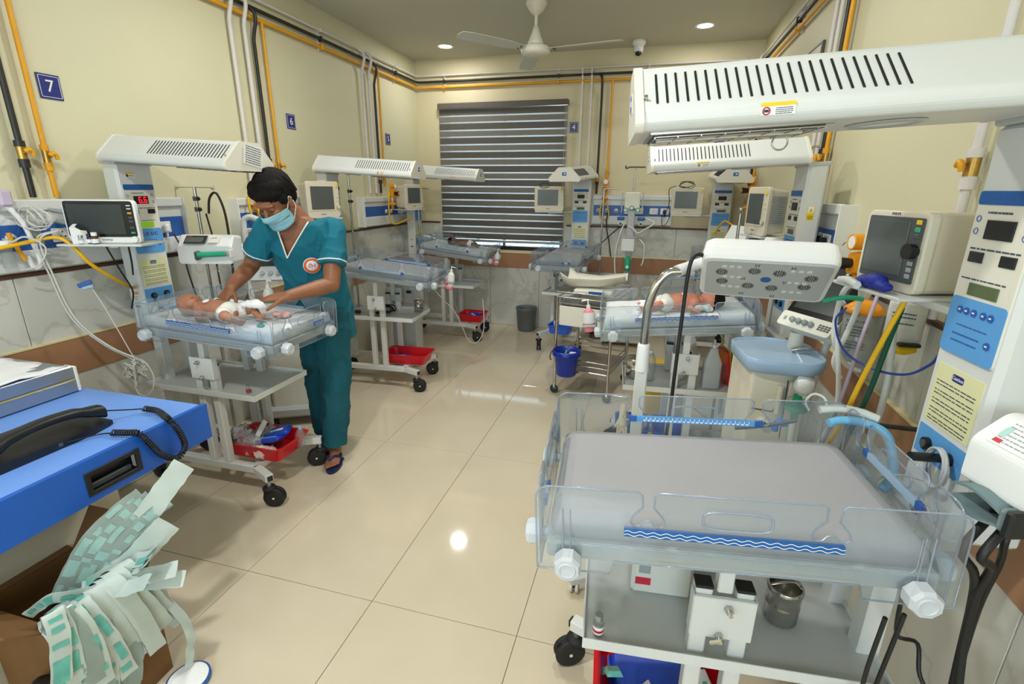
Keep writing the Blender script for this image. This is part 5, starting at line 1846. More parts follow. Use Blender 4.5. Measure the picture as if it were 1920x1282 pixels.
G().box((0, -.012, -.03), (.17, .016, .14), COAT, .004).bar((0, -.012, -.06), (0, -1.225, -.06), .03, .03, COAT).box((0, -1.225, -.06), (.18, .02, .18), COAT, .004).build('shelf_bracket', p2)
rd = thing('steel_rod', 'upright steel rod with round cap in front of the bedside unit', 'rod', (.508, 3.30, 0))
G().cyl((0, 0, 0), (0, 0, 1.455), .009, STEEL, 12).build('shaft', rd)
G().lathe([(0, 1.50), (.012, 1.498), (.017, 1.488), (.014, 1.476), (.008, 1.472), (.0, 1.45)], STEEL, 14).build('finial', rd)
tag(G().tube([(.845, 3.06, 1.50), (.80, 3.0, 1.49), (.77, 2.93, 1.50), (.74, 2.88, 1.52)], .006, STEEL, 8, 3).box((.83, 3.10, 1.52), (.05, .06, .06), DGREY, .006).build('wall_clamp'), 'dark clamp with steel arms above the right wall panel', 'clamp')
for k, (dx, dy) in enumerate(((0, 0), (.006, -.04), (-.012, -.02))):
    cable([(.825, 3.06 + dy, 1.37), (.80 + dx, 3.07 + dy, 1.42), (.775 + dx, 3.07 + dy, 1.40), (.77 + dx, 3.06 + dy, 1.28), (.775 + dx, 3.05 + dy, 1.15 - .03 * k), (.785 + dx, 3.04 + dy, 1.05)], .006, BCABLE,
          ('black lead from the right wall panel, hanging farthest left', 'black lead from the right wall panel, second of three', 'black lead from the right wall panel, hanging shortest of three')[k], 'cable', 'power_lead')

# ---------------------------------------------------------------- steel trolley, scale, bucket
tr = thing('instrument_trolley', 'stainless steel trolley with railed shelves and drawer between two cots', 'trolley', (-.38, 3.93, 0), -12)
for x, y in ((-.22, -.26), (.22, -.26), (-.22, .26), (.22, .26)):
    G().cyl((x, y, .05), (x, y, .80), .0125, STEEL, 12).build('leg', tr)
    g = G().lathe([(0, -.01), (.032, -.01), (.036, 0), (.032, .01), (0, .01)], mat('teal_tyre', (24, 60, 68), .5, var=.05, scale=20), 18, T(x, y, .037) @ RX(90)).box((x, y, .055), (.02, .03, .03), STEEL, .005)
    g.build('caster', tr)
for z in (.22, .75):
    G().box((0, 0, z), (.44, .52, .012), STEEL, .003).build('shelf', tr)
    for h_ in (.05, .09):
        g = G()
        for s in (-1, 1):
            g.cyl((s * .22, -.26, z + h_), (s * .22, .26, z + h_), .005, STEEL, 8)
        g.cyl((-.22, .26, z + h_), (.22, .26, z + h_), .005, STEEL, 8).cyl((-.22, -.26, z + h_), (.22, -.26, z + h_), .005, STEEL, 8)
        g.build('guard_rail', tr)
G().box((0, -.02, .655), (.40, .46, .15), COAT, .006).box((0, -.255, .655), (.40, .012, .155), CREAM, .004).build('drawer', tr)
bk = thing('bucket', 'small royal blue plastic bucket hooked on the trolley leg', 'bucket', (-.545, 3.63, .20))
G().lathe([(0, .004), (.072, .004), (.078, .012), (.092, .15), (.094, .165), (.108, .165), (.110, .172), (.106, .208), (.100, .208), (.098, .17), (.086, .15), (.074, .014), (0, .012)], BUCK, 32).build('pail', bk)
G().tube([(-.108, 0, .195), (-.122, -.02, .17), (-.124, -.03, .14), (-.115, -.02, .12)], .004, BLACK, 6, 4).build('handle', bk)
tag(G().tube([(-.57, 3.62, .355), (-.55, 3.64, .385), (-.55, 3.65, .40)], .008, EMER, 8, 3).box((-.50, 3.66, .33), (.06, .05, .1), PAPER, .01, ).build('waste_scrap'), 'green and white scrap inside the royal blue bucket', 'waste')
bs = thing('baby_scale', 'cream baby scale pan lying tilted on top of the steel trolley', 'scale', (-.375, 3.86, .86), -6)
g = G()
rows = []
NX, NY = 16, 10
vs, fs = [], []
for i in range(NX + 1):
    u = i / NX
    x = -.24 + .48 * u
    fl_ = .60 + .40 * abs(2 * u - 1) ** 1.2
    if u > .6:
        fl_ *= 1 - .55 * ((u - .6) / .4) ** 1.3
    for j in range(NY + 1):
        v = 2 * j / NY - 1
        vs.append((x, v * .15 * fl_, .012 + .085 * abs(v) ** 2.2 * (1.1 - .5 * u) + .10 * max(0, u - .55) ** 1.1 + .04 * max(0, .12 - u) / .12))
n_ = len(vs)
top = [(i * (NY + 1) + j, (i + 1) * (NY + 1) + j, (i + 1) * (NY + 1) + j + 1, i * (NY + 1) + j + 1) for i in range(NX) for j in range(NY)]
vs2 = vs + [(x, y, z - .007) for x, y, z in vs]
fs = [list(f) for f in top] + [[n_ + k for k in f[::-1]] for f in top]
bd = [i * (NY + 1) for i in range(NX + 1)] + [NX * (NY + 1) + j for j in range(1, NY + 1)] + [i * (NY + 1) + NY for i in range(NX - 1, -1, -1)] + [j for j in range(NY - 1, 0, -1)]
for k in range(len(bd)):
    a, b = bd[k], bd[(k + 1) % len(bd)]
    fs.append([a, n_ + a, n_ + b, b])
g.add(vs2, fs, CREAM, True, RY(-4))
g.build('weighing_pan', bs)
G().box((0, 0, -.022), (.30, .22, .04), CREAM, .012).box((.03, -.11, -.022), (.12, .006, .022), TITLEB, .002).build('scale_base', bs)

# ---------------------------------------------------------------- bins, trays and bottles on the warmers
gb = thing('dustbin', 'grey plastic dustbin against the far wall below the wall socket', 'bin', (-1.32, 5.50, 0))
G().lathe([(0, .002), (.095, .002), (.10, .01), (.118, .25), (.124, .255), (.126, .275), (.118, .275), (.112, .25), (.094, .015), (0, .012)], BINGR, 28).build('pail', gb)
G().box((.02, -.112, .22), (.03, .004, .014), REDM, .001).build('red_sticker', gb)
yb = thing('waste_bin', 'tall yellow waste bin by the left wall under the grey cot', 'bin', (-2.42, 4.42, 0))
g = G()
g.loft([[(x * k, y * k, z) for x, y in rounded([(-.10, -.12), (.10, -.12), (.10, .12), (-.10, .12)], .03, 4)] for z, k in ((.002, .86), (.30, 1), (.34, 1.05), (.36, 1.0))], BINY, True, False)
g.build('body', yb)
G().box((.105, -.03, .30), (.004, .05, .025), REDM, .003).build('red_sticker', yb)
y2 = thing('waste_bin', 'yellow waste bin behind the occupied right cot legs', 'bin', (.16, 3.34, 0))
g = G()
g.loft([[(x * k, y * k, z) for x, y in rounded([(-.11, -.11), (.11, -.11), (.11, .11), (-.11, .11)], .03, 4)] for z, k in ((.002, .86), (.40, 1), (.44, 1.05), (.46, 1.0))], BINY, True, False)
g.build('body', y2)


def tray(label, w, u0, u1, hv, mt=REDM, z=.188, hgt=.075, v0=0, group='red plastic trays', M=None):
    t = thing('plastic_tray', label, 'tray', M=(M if M is not None else (T(*w.location) @ Matrix.Rotation(w.rotation_euler[2], 4, 'Z') @ T((u0 + u1) / 2, v0, z))), group=group)
    a, b = (u1 - u0) / 2, hv
    ring = lambda k, zz: [(x, y, zz) for x, y in rounded([(-a * k, -b * k), (a * k, -b * k), (a * k, b * k), (-a * k, b * k)], .035 * k, 4)]
    g = G()
    g.loft([ring(.82, .012), ring(.80, .004), ring(.84, 0), ring(.96, hgt), ring(1.04, hgt + .002), ring(1.05, hgt + .008), ring(.98, hgt + .008), ring(.94, hgt + .002), ring(.81, .012)], mt, False, False)
    g.add(ring(.81, .012), [list(range(len(ring(.81, .012))))], mt)
    g.add(ring(.84, 0), [list(range(len(ring(.84, 0))))[::-1]], mt)
    g.build('tray_body', t)
    return t


def crumple(bm, c, r, seed, n=6):
    rr = random.Random(seed)
    for _ in range(n):
        blob(bm, (c[0] + rr.uniform(-1, 1) * r[0] * .6, c[1] + rr.uniform(-1, 1) * r[1] * .6, c[2] + rr.uniform(-.3, .5) * r[2]),
             (r[0] * rr.uniform(.3, .6), r[1] * rr.uniform(.3, .6), r[2] * rr.uniform(.5, 1)), Matrix.Rotation(rr.uniform(0, 3), 4, 'Z') @ RX(rr.uniform(-30, 30)), 10, 6)


def packet(label, M, w, d, h, mt, mark=True, group=None):
    """a soft, slightly puffed printed packet"""
    t = thing('packet', label, 'packet', M=M, group=group)
    g = G()
    rings = []
    for k, zz in ((.0, 0), (.5, .15), (1, .5), (.5, .85), (.0, 1)):
        s = .86 + .14 * (1 - abs(zz - .5) * 2)
        rings.append([(x * s, y * s, zz * h) for x, y in rounded([(-w / 2, -d / 2), (w / 2, -d / 2), (w / 2, d / 2), (-w / 2, d / 2)], .012, 3)])
    g.loft(rings, mt)
    for s in (-1, 1):
        g.box((s * w * .485, 0, h * .5), (w * .06, d * .92, .003), mt)
    g.build('pouch', t)
    if mark:
        G().box((0, .0, h + .0006), (w * .5, d * .22, .0012), PAPER).box((-w * .18, -d * .25, h + .0003), (w * .25, d * .10, .0012), SKYB).build('printed_band', t)
    return t


def tilt(w, u, v, z, rz=0, ry=0, rx=0):
    return T(*w.location) @ Matrix.Rotation(w.rotation_euler[2], 4, 'Z') @ T(u, v, z) @ RZ(rz) @ RY(ry) @ RX(rx)


t7 = tray('red plastic tray on the base of the occupied left warmer, heaped with packets', W7, -.165, .20, .124)
packet('royal blue packet in the nearest left red tray, rear one', tilt(W7, .06, .045, .262, 20, -14, 8), .15, .08, .03, BLUEP)
packet('royal blue packet in the nearest left red tray, front one', tilt(W7, .06, -.02, .250, 14, -10, -18), .14, .07, .026, BLUEP)
bm = bmesh.new()
crumple(bm, (0, 0, .04), (.095, .10, .065), 4, 12)
o = fuse(bm, 'plastic_bag', BAGM, .005, None, 3)
wrinkle(o.data, lambda p: folds(p, 26.0, .022))
o.matrix_world = tilt(W7, -.06, -.015, .205)
tag(o, 'crumpled clear plastic bag in the nearest left red tray', 'bag')
bm = bmesh.new()
crumple(bm, (0, 0, .02), (.07, .06, .03), 9, 7)
o = fuse(bm, 'wrapped_tubing', mat('pinkish_wrap', (220, 196, 190), .5, var=.12, scale=24, bump=.3, bscale=50), .005, None, 2)
wrinkle(o.data, lambda p: folds(p, 30.0, .014))
o.matrix_world = tilt(W7, .09, -.075, .203)
tag(o, 'pinkish wrapped tubing at the front of the nearest left red tray', 'wrapper')
o = G().box((0, 0, .07), (.028, .002, .15), PAPER, .0005, RY(28) @ RX(-12)).build('paper_strip')
o.matrix_world = tilt(W7, -.03, -.04, .245)
tag(o, 'white paper strip sticking up from the nearest left red tray', 'paper')
bo = thing('saline_bottle', 'small clear plastic bottle upright in the nearest left red tray', 'bottle', M=tilt(W7, .185, .06, .202, 0, 8, 4))
G().lathe([(0, .004), (.022, .004), (.025, .02), (.025, .085), (.016, .105), (.01, .11), (0, .112)], CLEARP, 18).build('bottle_body', bo)
G().cyl((0, 0, .112), (0, 0, .128), .010, PALEB, 12).build('cap', bo)
t6 = tray('red plastic tray on the base of the grey cot behind the man', W6, -.15, .235, .118)
packet('single blue wipes packet lying in the red tray behind the man', tilt(W6, -.03, -.02, .203, 6), .17, .09, .03, BLUEP)
t5 = tray('red plastic tray on the base of the far left corner warmer', W5, -.04, .24, .125)
for k, (u, v, z, a, b) in enumerate(((.02, -.05, .21, 10, 12), (.10, .0, .222, -30, 15), (.17, -.04, .21, 25, -10), (.06, .06, .215, 50, -8), (.16, .06, .228, 80, 14))):
    packet('blue packet in the far left corner red tray, ' + ('front left one', 'middle rear one', 'front right one', 'rear left one', 'topmost one')[k], tilt(W5, u, v, z, a, b), .12, .07, .026, BLUEP, True, 'blue packets in the far red tray')
t4 = tray('blue plastic tray on the base of the sign 4 warmer', W4, .02, .22, .115, TRAYB, .188, .08, 0, 'blue plastic trays')
tag(G().box((0, 0, .055), (.05, .04, .09), PAPER, .004, RY(14)).build('small_carton'), 'small white carton standing in the blue tray below sign 4', 'box').matrix_world = tilt(W4, .10, -.05, .205)
t1 = tray('red plastic tray below the nearest cot at the bottom of the picture', W1, -.235, .125, .122, REDM, .187)
packet('large royal blue plastic pack in the bottom red tray', tilt(W1, -.04, .0, .201, 4, 6), .24, .17, .035, BLUEP, False)
tag(G().box((0, 0, .03), (.075, .11, .055), PAPER, .003).box((-.02, .02, .0585), (.012, .07, .0012), WRAPG).box((.012, -.01, .0585), (.018, .05, .0012), INK).build('medicine_carton'), 'white medicine carton with teal stripe in the bottom red tray', 'box').matrix_world = tilt(W1, -.17, .03, .202, 12, 10)
o = tag(G().loft([[(x, -.022, z), (x, .022, z), (x, .016, z + .014), (x, -.016, z + .014)] for x, z in ((-.08, 0), (-.04, .012), (0, .006), (.05, .014), (.09, .002))], mat('teal_wrap', (96, 176, 168), .35, var=.2, scale=30, bump=.4, bscale=40), True, False).build('tube_wrapper'), 'crinkled teal tube wrapper standing in the bottom red tray', 'wrapper')
o.matrix_world = tilt(W1, .085, .03, .24, 100, -50)
for k, (u, v, a, lb) in enumerate(((.02, .09, 30, 'torn white paper corner lying on the royal blue pack, left one'), (-.06, .08, -40, 'torn white paper corner lying on the royal blue pack, right one'))):
    o = tag(G().prism([(-.045, -.03), (.05, -.035), (.02, .02), (-.03, .045)], 0, .0015, PAPER).build('paper_scrap'), lb, 'paper')
    o.matrix_world = tilt(W1, u - .02, v - .03, .236, a, 10, 20)
bt_ = tray('blue plastic tray below the occupied right cot', W2, -.20, -.02, .12, TRAYB, .188, .08, 0, 'blue plastic trays')
b2_ = tray('blue plastic tray seen through the nearest cot wall, left of another', W2, .0, .19, .12, TRAYB, .188, .08, 0, 'blue plastic trays')
bm = bmesh.new()
crumple(bm, (0, 0, .04), (.07, .07, .05), 21, 9)
o = fuse(bm, 'plastic_bag', BAGM, .005, None, 3)
wrinkle(o.data, lambda p: folds(p, 26.0, .020))
o.matrix_world = tilt(W2, .08, .03, .205)
tag(o, 'clear bag with white and blue contents below the occupied right cot', 'bag')
packet('blue packet below the occupied right cot', tilt(W2, .04, -.03, .25, 30, 25), .12, .08, .03, BLUEP)
gv = thing('glove', 'cream rubber glove hanging below the occupied right cot', 'glove', M=tilt(W2, .155, .13, .30))
bm = bmesh.new()
capsule(bm, (0, 0, .12), (0, 0, .02), .018, .026)
for k in range(4):
    capsule(bm, ((k - 1.5) * .013, 0, .02), ((k - 1.5) * .018, .004, -.055 + abs(k - 1.5) * .008), .008, .006, 8, 3)
capsule(bm, (.02, 0, .04), (.04, .004, -.005), .008, .006, 8, 3)
fuse(bm, 'glove_body', mat('latex', (226, 214, 180), .5, var=.05, scale=30), .004, gv, 2)

# soap dispensers in pink brackets on the foot panels
WPLAS = mat('bottle_white', (232, 232, 232), .3, var=.02, scale=10)


def sanitizer(label, w, v, z, pink=True, group='soap bottles in pink brackets', big=1.0):
    M = cot_matrix(w) @ T(.392, v, z) @ RY(-0)
    M = T(*M.translation) @ Matrix.Rotation(w.rotation_euler[2], 4, 'Z')
    t = thing('soap_dispenser', label, 'bottle', M=M @ T(.055 * big, 0, 0) @ RY(6), group=group)
    b = big
    G().lathe([(0, .0), (.024 * b, .0), (.028 * b, .008), (.030 * b, .07 * b), (.027 * b, .10 * b), (.012 * b, .118 * b), (0, .12 * b)], PINK if pink else WPLAS, 20, None, True, 1.0, .8).build('bottle_body', t)
    G().lathe([(.0305 * b, .045 * b), (.031 * b, .07 * b), (.0285 * b, .096 * b), (.028 * b, .10 * b)], WPLAS, 20, None, True, 1.0, .8).build('label', t)
    G().cyl((0, 0, .118 * b), (0, 0, .135 * b), .010 * b, WHITE, 12).cyl((0, 0, .135 * b), (0, 0, .16 * b), .004 * b, WHITE, 8).bar((-.006, 0, .162 * b), (.032 * b, 0, .157 * b), .010, .007, WHITE).build('pump_head', t)
    g = G()
    g.box((-.034 * b, 0, .03), (.010, .05 * b, .075), PINK if not pink else GREYP, .003)
    g.box((0, 0, .035), (.070 * b, .062 * b, .016), GREYP, .006)
    if not pink:
        g.box((-.006 * b, 0, -.012), (.062 * b, .052 * b, .034), mat('pink_bracket', (214, 120, 132), .35, var=.05, scale=16), .010, RY(14))
    g.build('bracket', t)
    return t


sanitizer('white pump bottle in a pink bracket at the foot of the middle left cot', W6, .10, -.02, False)
sanitizer('white pump bottle in a pink bracket at the foot of the far left corner cot', W5, -.06, .0, False, big=.9)
sanitizer('pink soap pump bottle on the foot panel of the occupied right cot', W2, .06, .0, True, big=1.12)
w7b = thing('soap_dispenser', 'white pump bottle with green label standing beyond the baby under the man', 'bottle', tuple(cot_point(W7, -.005, .215, .105)))
G().lathe([(0, .0), (.026, .0), (.03, .008), (.03, .07), (.022, .09), (.012, .10), (0, .101)], WPLAS, 20).build('bottle_body', w7b)
G().cyl((0, 0, .10), (0, 0, .118), .011, WHITE, 12).cyl((0, 0, .118), (0, 0, .14), .004, WHITE, 8).bar((-.006, 0, .142), (.03, 0, .138), .010, .007, WHITE).build('pump_head', w7b)
G().lathe([(.0305, .02), (.0305, .05)], EMER, 20).build('label', w7b)

# canisters, bottles, vials on the shelves
CAN = [(0, .002), (.036, .002), (.040, .008), (.040, .05), (.041, .052), (.040, .054), (.040, .088), (.0425, .092), (.0425, .104), (.039, .108), (.037, .106), (.036, .10), (.034, .02), (0, .015)]


def canister(label, M, s=1.0, lid=False):
    t = thing('steel_canister', label, 'canister', M=M, group='steel canisters on shelves')
    G().lathe([(r * s, z * s) for r, z in CAN], STEEL, 28).build('body', t)
    if lid:
        G().lathe([(0, .118 * s), (.01 * s, .118 * s), (.012 * s, .112 * s), (.042 * s, .110 * s), (.0435 * s, .100 * s)], STEEL, 28).build('lid', t)
    else:
        G().tube([(-.036 * s, 0, .10 * s), (-.02 * s, -.005, .112 * s), (.015 * s, .0, .108 * s), (.036 * s, 0, .10 * s)], .0035 * s, STEEL, 6, 4).build('inner_handle', t)
    return t


sz = lambda w, z: z + .007
canister('open steel canister on the shelf under the nearest cot', tilt(W1, -.325, .03, sz(W1, .53)), 1.0)
canister('lidded steel canister on the shelf under the occupied right cot', tilt(W2, .11, .03, sz(W2, .56)), 1.1, True)
canister('steel canister beside the cable coil on the middle left shelf', tilt(W6, .10, .12, sz(W6, .585)), .9)
vi = thing('medicine_vial', 'small glass vial with red band at the shelf edge under the nearest cot', 'vial', M=tilt(W1, .135, .165, sz(W1, .53)))
G().lathe([(0, .001), (.0125, .001), (.0135, .004), (.0135, .034), (.008, .042), (.008, .046), (0, .046)], CLEARP, 18).build('glass', vi)
G().lathe([(.0138, .008), (.0138, .030)], PAPER, 18).lathe([(.014, .014), (.014, .021)], REDM, 18).build('label', vi)
G().cyl((0, 0, .045), (0, 0, .060), .0098, ALU, 16).build('cap', vi)
v7 = thing('medicine_vial', 'tiny vial with red label on the shelf under the occupied left cot', 'vial', M=tilt(W7, .085, -.14, sz(W7, .585)))
G().lathe([(0, .001), (.0115, .001), (.0115, .028), (.007, .036), (0, .037)], CLEARP, 16).build('glass', v7)
G().lathe([(.0118, .008), (.0118, .020)], REDM, 16).build('label', v7)
G().cyl((0, 0, .036), (0, 0, .046), .008, ALU, 14).build('cap', v7)
cb = thing('plastic_box', 'translucent white box with red print under the nearest cot', 'box', M=tilt(W1, -.03, -.05, sz(W1, .53)))
G().box((0, 0, .075), (.16, .13, .15), mat('milky_box', (214, 218, 212), .35, var=.02, scale=8), .01).build('box_body', cb)
g = G(face((0, .0655, .075), 90))
g.box((-.05, .045, .0006), (.045, .022, .001), REDL).box((-.05, -.03, .0006), (.04, .022, .001), REDL).box((-.048, .01, .0006), (.03, .028, .001), GREYP)
g.build('printed_band', cb)
wb = thing('water_bottle', 'tall translucent white wash bottle on the shelf under the occupied right cot', 'bottle', M=tilt(W2, -.29, .10, sz(W2, .56)))
MILKB = clear_mat('milky_bottle', (226, 232, 232), .5, (222, 228, 230), 1.4, .2)
G().loft([[(x * k, y * k, z) for x, y in rounded([(-.045, -.035), (.045, -.035), (.045, .035), (-.045, .035)], .012, 3)] for z, k in ((.002, .95), (.01, 1), (.15, .98), (.205, .45), (.225, .4))], MILKB).build('bottle_body', wb)
G().loft([[(x * k, y * k, z) for x, y in rounded([(-.043, -.033), (.043, -.033), (.043, .033), (-.043, .033)], .012, 3)] for z, k in ((.006, .95), (.09, .98))], mat('water_pale', (198, 206, 208), .2, var=.02, scale=8)).build('liquid', wb)
G().cyl((0, 0, .222), (0, 0, .245), .013, WHITE, 12).cyl((0, 0, .245), (0, 0, .27), .005, WHITE, 8).build('nozzle', wb)
w3 = thing('water_bottle', 'clear plastic bottle beside the lidded steel canister', 'bottle', M=tilt(W2, .03, .06, sz(W2, .56)))
G().lathe([(0, .002), (.028, .002), (.032, .01), (.030, .05), (.033, .055), (.033, .12), (.022, .15), (.014, .16), (0, .16)], CLEARP, 18).build('bottle_body', w3)
G().cyl((0, 0, .158), (0, 0, .178), .014, WHITE, 12).build('cap', w3)
for k, (u, v, mt, h_, lb) in enumerate(((-.46, -.02, REDM, .20, 'red file spine leaning under the occupied right cot'), (-.475, -.06, LABY, .20, 'yellow file spine leaning under the occupied right cot'), (-.51, -.02, mat('primary_box', (224, 178, 30), .5, var=.03, scale=10), .22, 'yellow and blue carton under the head of the occupied right cot'))):
    g = G().box((0, 0, h_ / 2), (.012 if k < 2 else .045, .14 if k < 2 else .1, h_), mt, .002)
    if k == 2:
        g.box((0, 0, h_ * .30), (.0462, .1012, h_ * .58), BLUEP).box((0, 0, h_ * .97), (.0462, .1012, h_ * .07), REDM)
    o = tag(g.build('file' if k < 2 else 'carton'), lb, 'file' if k < 2 else 'box')
    o.matrix_world = tilt(W2, u + .07, v + .04, sz(W2, .56), 8, 10 if k < 2 else 0)
cable(loops(tuple(tilt(W6, -.17, .01, .625).translation), .075, 4, BCABLE, .0055, 8, (1.5, .8, .5)), .0055, BCABLE, 'coil of black power cable heaped on the middle left shelf', name='cable_coil', k=3, n=7)
pt = thing('plug', 'black plug end of the coiled cable on the middle left shelf', 'plug', M=tilt(W6, -.33, -.12, .60))
G().box((0, 0, .02), (.05, .03, .03), BLACK, .008).build('plug_body', pt)
eq = thing('suction_machine', 'grey bedside machine behind the coiled cable under the grey cot', 'machine', (-2.10, 4.02, 0))
G().box((0, 0, .70), (.30, .16, .20), COATG, .015).box((-.08, -.082, .72), (.06, .006, .06), CREAM, .004).box((.08, -.085, .71), (.05, .02, .025), BLACK, .008).build('housing', eq)
G().box((0, 0, .30), (.26, .14, .60), COATG, .01).build('cabinet', eq)
cable([(-1.70, 3.72, .82), (-1.64, 3.80, .70), (-1.58, 3.9, .58), (-1.55, 4.0, .42), (-1.52, 4.1, .25), (-1.47, 4.2, .22), (-1.43, 4.25, .32), (-1.46, 4.35, .46), (-1.52, 4.5, .56)], .004, CABLE, 'white lead looping below the foot of the middle left cot', name='sensor_lead')

# clutter by the wide monitor
vials = [(-.02, .030, .013, .040, AMBER, 'brown glass vial with white cap in front of the wide black monitor'), (-.075, .035, .011, .030, CLEARP, 'small clear vial with red band in front of the wide black monitor'), (-.055, .012, .012, .034, mat('blue_glass', (22, 42, 92), .25, var=.05, scale=10), 'dark blue vial beside the white paper stand')]
for k, (x, z_, r_, h_, mt, lb) in enumerate(vials):
    t = thing('medicine_vial', lb, 'vial', M=M7 @ T(x, .0, z_) @ RX(-90))
    G().lathe([(0, .001), (r_, .001), (r_, h_ * .75), (r_ * .6, h_ * .9), (0, h_ * .9)], mt, 16).build('glass', t)
    G().lathe([(r_ * 1.02, h_ * .1), (r_ * 1.02, h_ * .55)], PAPER, 16).build('label', t)
    G().cyl((0, 0, h_ * .88), (0, 0, h_ * 1.25), r_ * .85, WHITE if k == 0 else (ALU if k == 1 else BLACK), 14).build('cap', t)
ps = thing('paper_stand', 'folded white card holder in front of the wide black monitor', 'card', M=M7 @ T(-.09, 0, .035))
g = G()
g.prism([(-.022, 0), (.026, 0), (.020, .06), (.0, .072), (-.024, .07)], -.001, .001, PAPER)
g.add([(-.024, .07, .001), (.0, .072, .001), (-.002, .085, -.02), (-.02, .084, -.02)], [[0, 1, 2, 3]], PAPER)
g.add([(.026, 0, .001), (.020, .06, .001), (.03, .055, -.022), (.036, 0, -.022)], [[0, 1, 2, 3], [3, 2, 1, 0]], PAPER)
g.build('folded_card', ps)
nt_ = thing('paper_notice', 'white printed notice taped to the foot end of the nearest left hood', 'notice', M=face((W7.location.x + .1705, 2.045, 1.725), 2, 3.3))
G().box((0, 0, 0), (.12, .088, .001), PAPER, 0, Matrix.Rotation(-.16, 4, 'Z')).build('sheet', nt_)
g = G(Matrix.Rotation(-.16, 4, 'Z'))
strokes(g, -.05, .05, (.036, .026, .016, .006, -.004, -.014, -.024, -.034), .0035, INK, .001)
g.build('small_print', nt_)

# ---------------------------------------------------------------- right edge: probe cable, clip device, hoses
cc = tuple(tilt(W1, -.565, .045, 1.015).translation)
cable([(cc[0] + .004 * math.sin(i * .9), cc[1] + .040 * math.cos(i * .75) * (.9 + .1 * math.sin(i * .31)), cc[2] + .044 * math.sin(i * .75)) for i in range(42)], .0034, mat('silver_cable', (186, 190, 196), .4, var=.05, scale=30), 'coil of silver probe cable hooked on the nearest column', name='cable_coil', k=3)
pg = thing('probe_plug', 'black probe plug through the silver cable coil on the nearest column', 'plug', M=tilt(W1, -.57, .035, 1.034))
G().cyl((-.02, 0, 0), (.06, .01, .004), .010, BLACK, 12).build('plug_body', pg)
cable([(cc[0] - .01, cc[1] + .01, cc[2] - .04), (cc[0] - .03, cc[1] + .06, cc[2] - .06), (cc[0] - .06, cc[1] + .09, cc[2] - .10), (cc[0] - .06, cc[1] + .05, cc[2] - .16), (cc[0] - .04, cc[1] + .0, cc[2] - .18), (cc[0] - .02, cc[1] - .03, cc[2] - .15), (cc[0] - .015, cc[1] - .015, cc[2] - .06)], .0028, MATS['silver_cable'], 'loose loop of silver probe cable in front of the nearest column', name='probe_cable')
tg_ = thing('cable_tag', 'white barcode tag on the silver probe cable', 'tag', M=face((cc[0] - .02, cc[1] - .005, cc[2] - .105), 190))
G().box((0, 0, 0), (.030, .046, .0015), PAPER, .0004, Matrix.Rotation(.25, 4, 'Z')).box((.002, -.006, .001), (.018, .009, .001), BLACK, 0, Matrix.Rotation(.25, 4, 'Z')).box((.0, .01, .001), (.002, .018, .001), INK).box((.006, .01, .001), (.003, .018, .001), INK).build('tag_sheet', tg_)
hb = thing('handheld_device', 'white desktop device with sloping label at the right picture edge', 'device', M=face((.705, 1.0, 1.065), 196) @ Matrix.Scale(.72, 4))
g = G()
hp_ = rounded([(-.10, 0), (.10, 0), (.13, .06), (.12, .13), (.03, .185), (-.02, .19), (-.10, .12)], .02, 4)
g.prism(hp_, -.09, .09, WHITE, T(0, 0, 0) @ RY(90))
g.build('housing', hb)
G().box((0, 0, .001), (.12, .085, .002), PAPER, .0004, T(0, .155, .0605) @ RX(-48.8)).build('label', hb)
g = G(T(0, .1562, .0615) @ RX(-48.8))
strokes(g, -.05, .05, (.03, .018, .006, -.006, -.018, -.03), .004, GREYP, .0005)
g.box((-.04, -.03, .0012), (.02, .012, .0006), REDL).box((-.045, .0, .0012), (.016, .03, .0006), mat('pale_teal', (170, 214, 210), .5, var=.03, scale=10))
g.build('label_print', hb)
G().box((.095, .055, .03), (.006, .05, .05), PAPER, .002).box((.099, .06, .03), (.002, .016, .03), INK).build('side_label', hb)
G((face((.705, 1.0, 1.065), 196) @ Matrix.Scale(.72, 4)).inverted()).bar((.715, 1.02, 1.045), (.722, 1.13, 1.045), .06, .03, WHITE).build('stand', hb)
gc = thing('blood_pressure_cuff', 'folded grey-teal rubber grip below the white device at the right edge', 'clip', M=face((.640, 1.0, 1.062), 196) @ Matrix.Scale(.74, 4))
GT = mat('teal_grey_rubber', (112, 134, 138), .5, var=.06, scale=14)
g = G()
for zz, k in ((.0, 1), (-.034, .92)):
    rows = []
    for i in range(9):
        u = i / 8
        rows.append((u, .04 + .01 * math.sin(u * 3), zz + .020 * math.sin(u * PI) * (1 if zz == 0 else -.6)))
    vs = []
    fs = []
    for u, hw, z in rows:
        vs += [(-.05 + .13 * u, z, -hw), (-.05 + .13 * u, z, hw), (-.05 + .13 * u, z - .007, hw), (-.05 + .13 * u, z - .007, -hw)]
    for i in range(8):
        for j in range(4):
            fs.append([4 * i + j, 4 * i + (j + 1) % 4, 4 * i + 4 + (j + 1) % 4, 4 * i + 4 + j])
    fs += [[0, 3, 2, 1], [32, 33, 34, 35]]
    g.add(vs, fs, GT, False, RZ(0))
g.box((.085, -.018, 0), (.022, .06, .085), GT, .008)
g.build('folded_grip', gc)
G().box((.105, -.018, 0), (.022, .07, .095), BLACK, .006).build('clamp_block', gc)
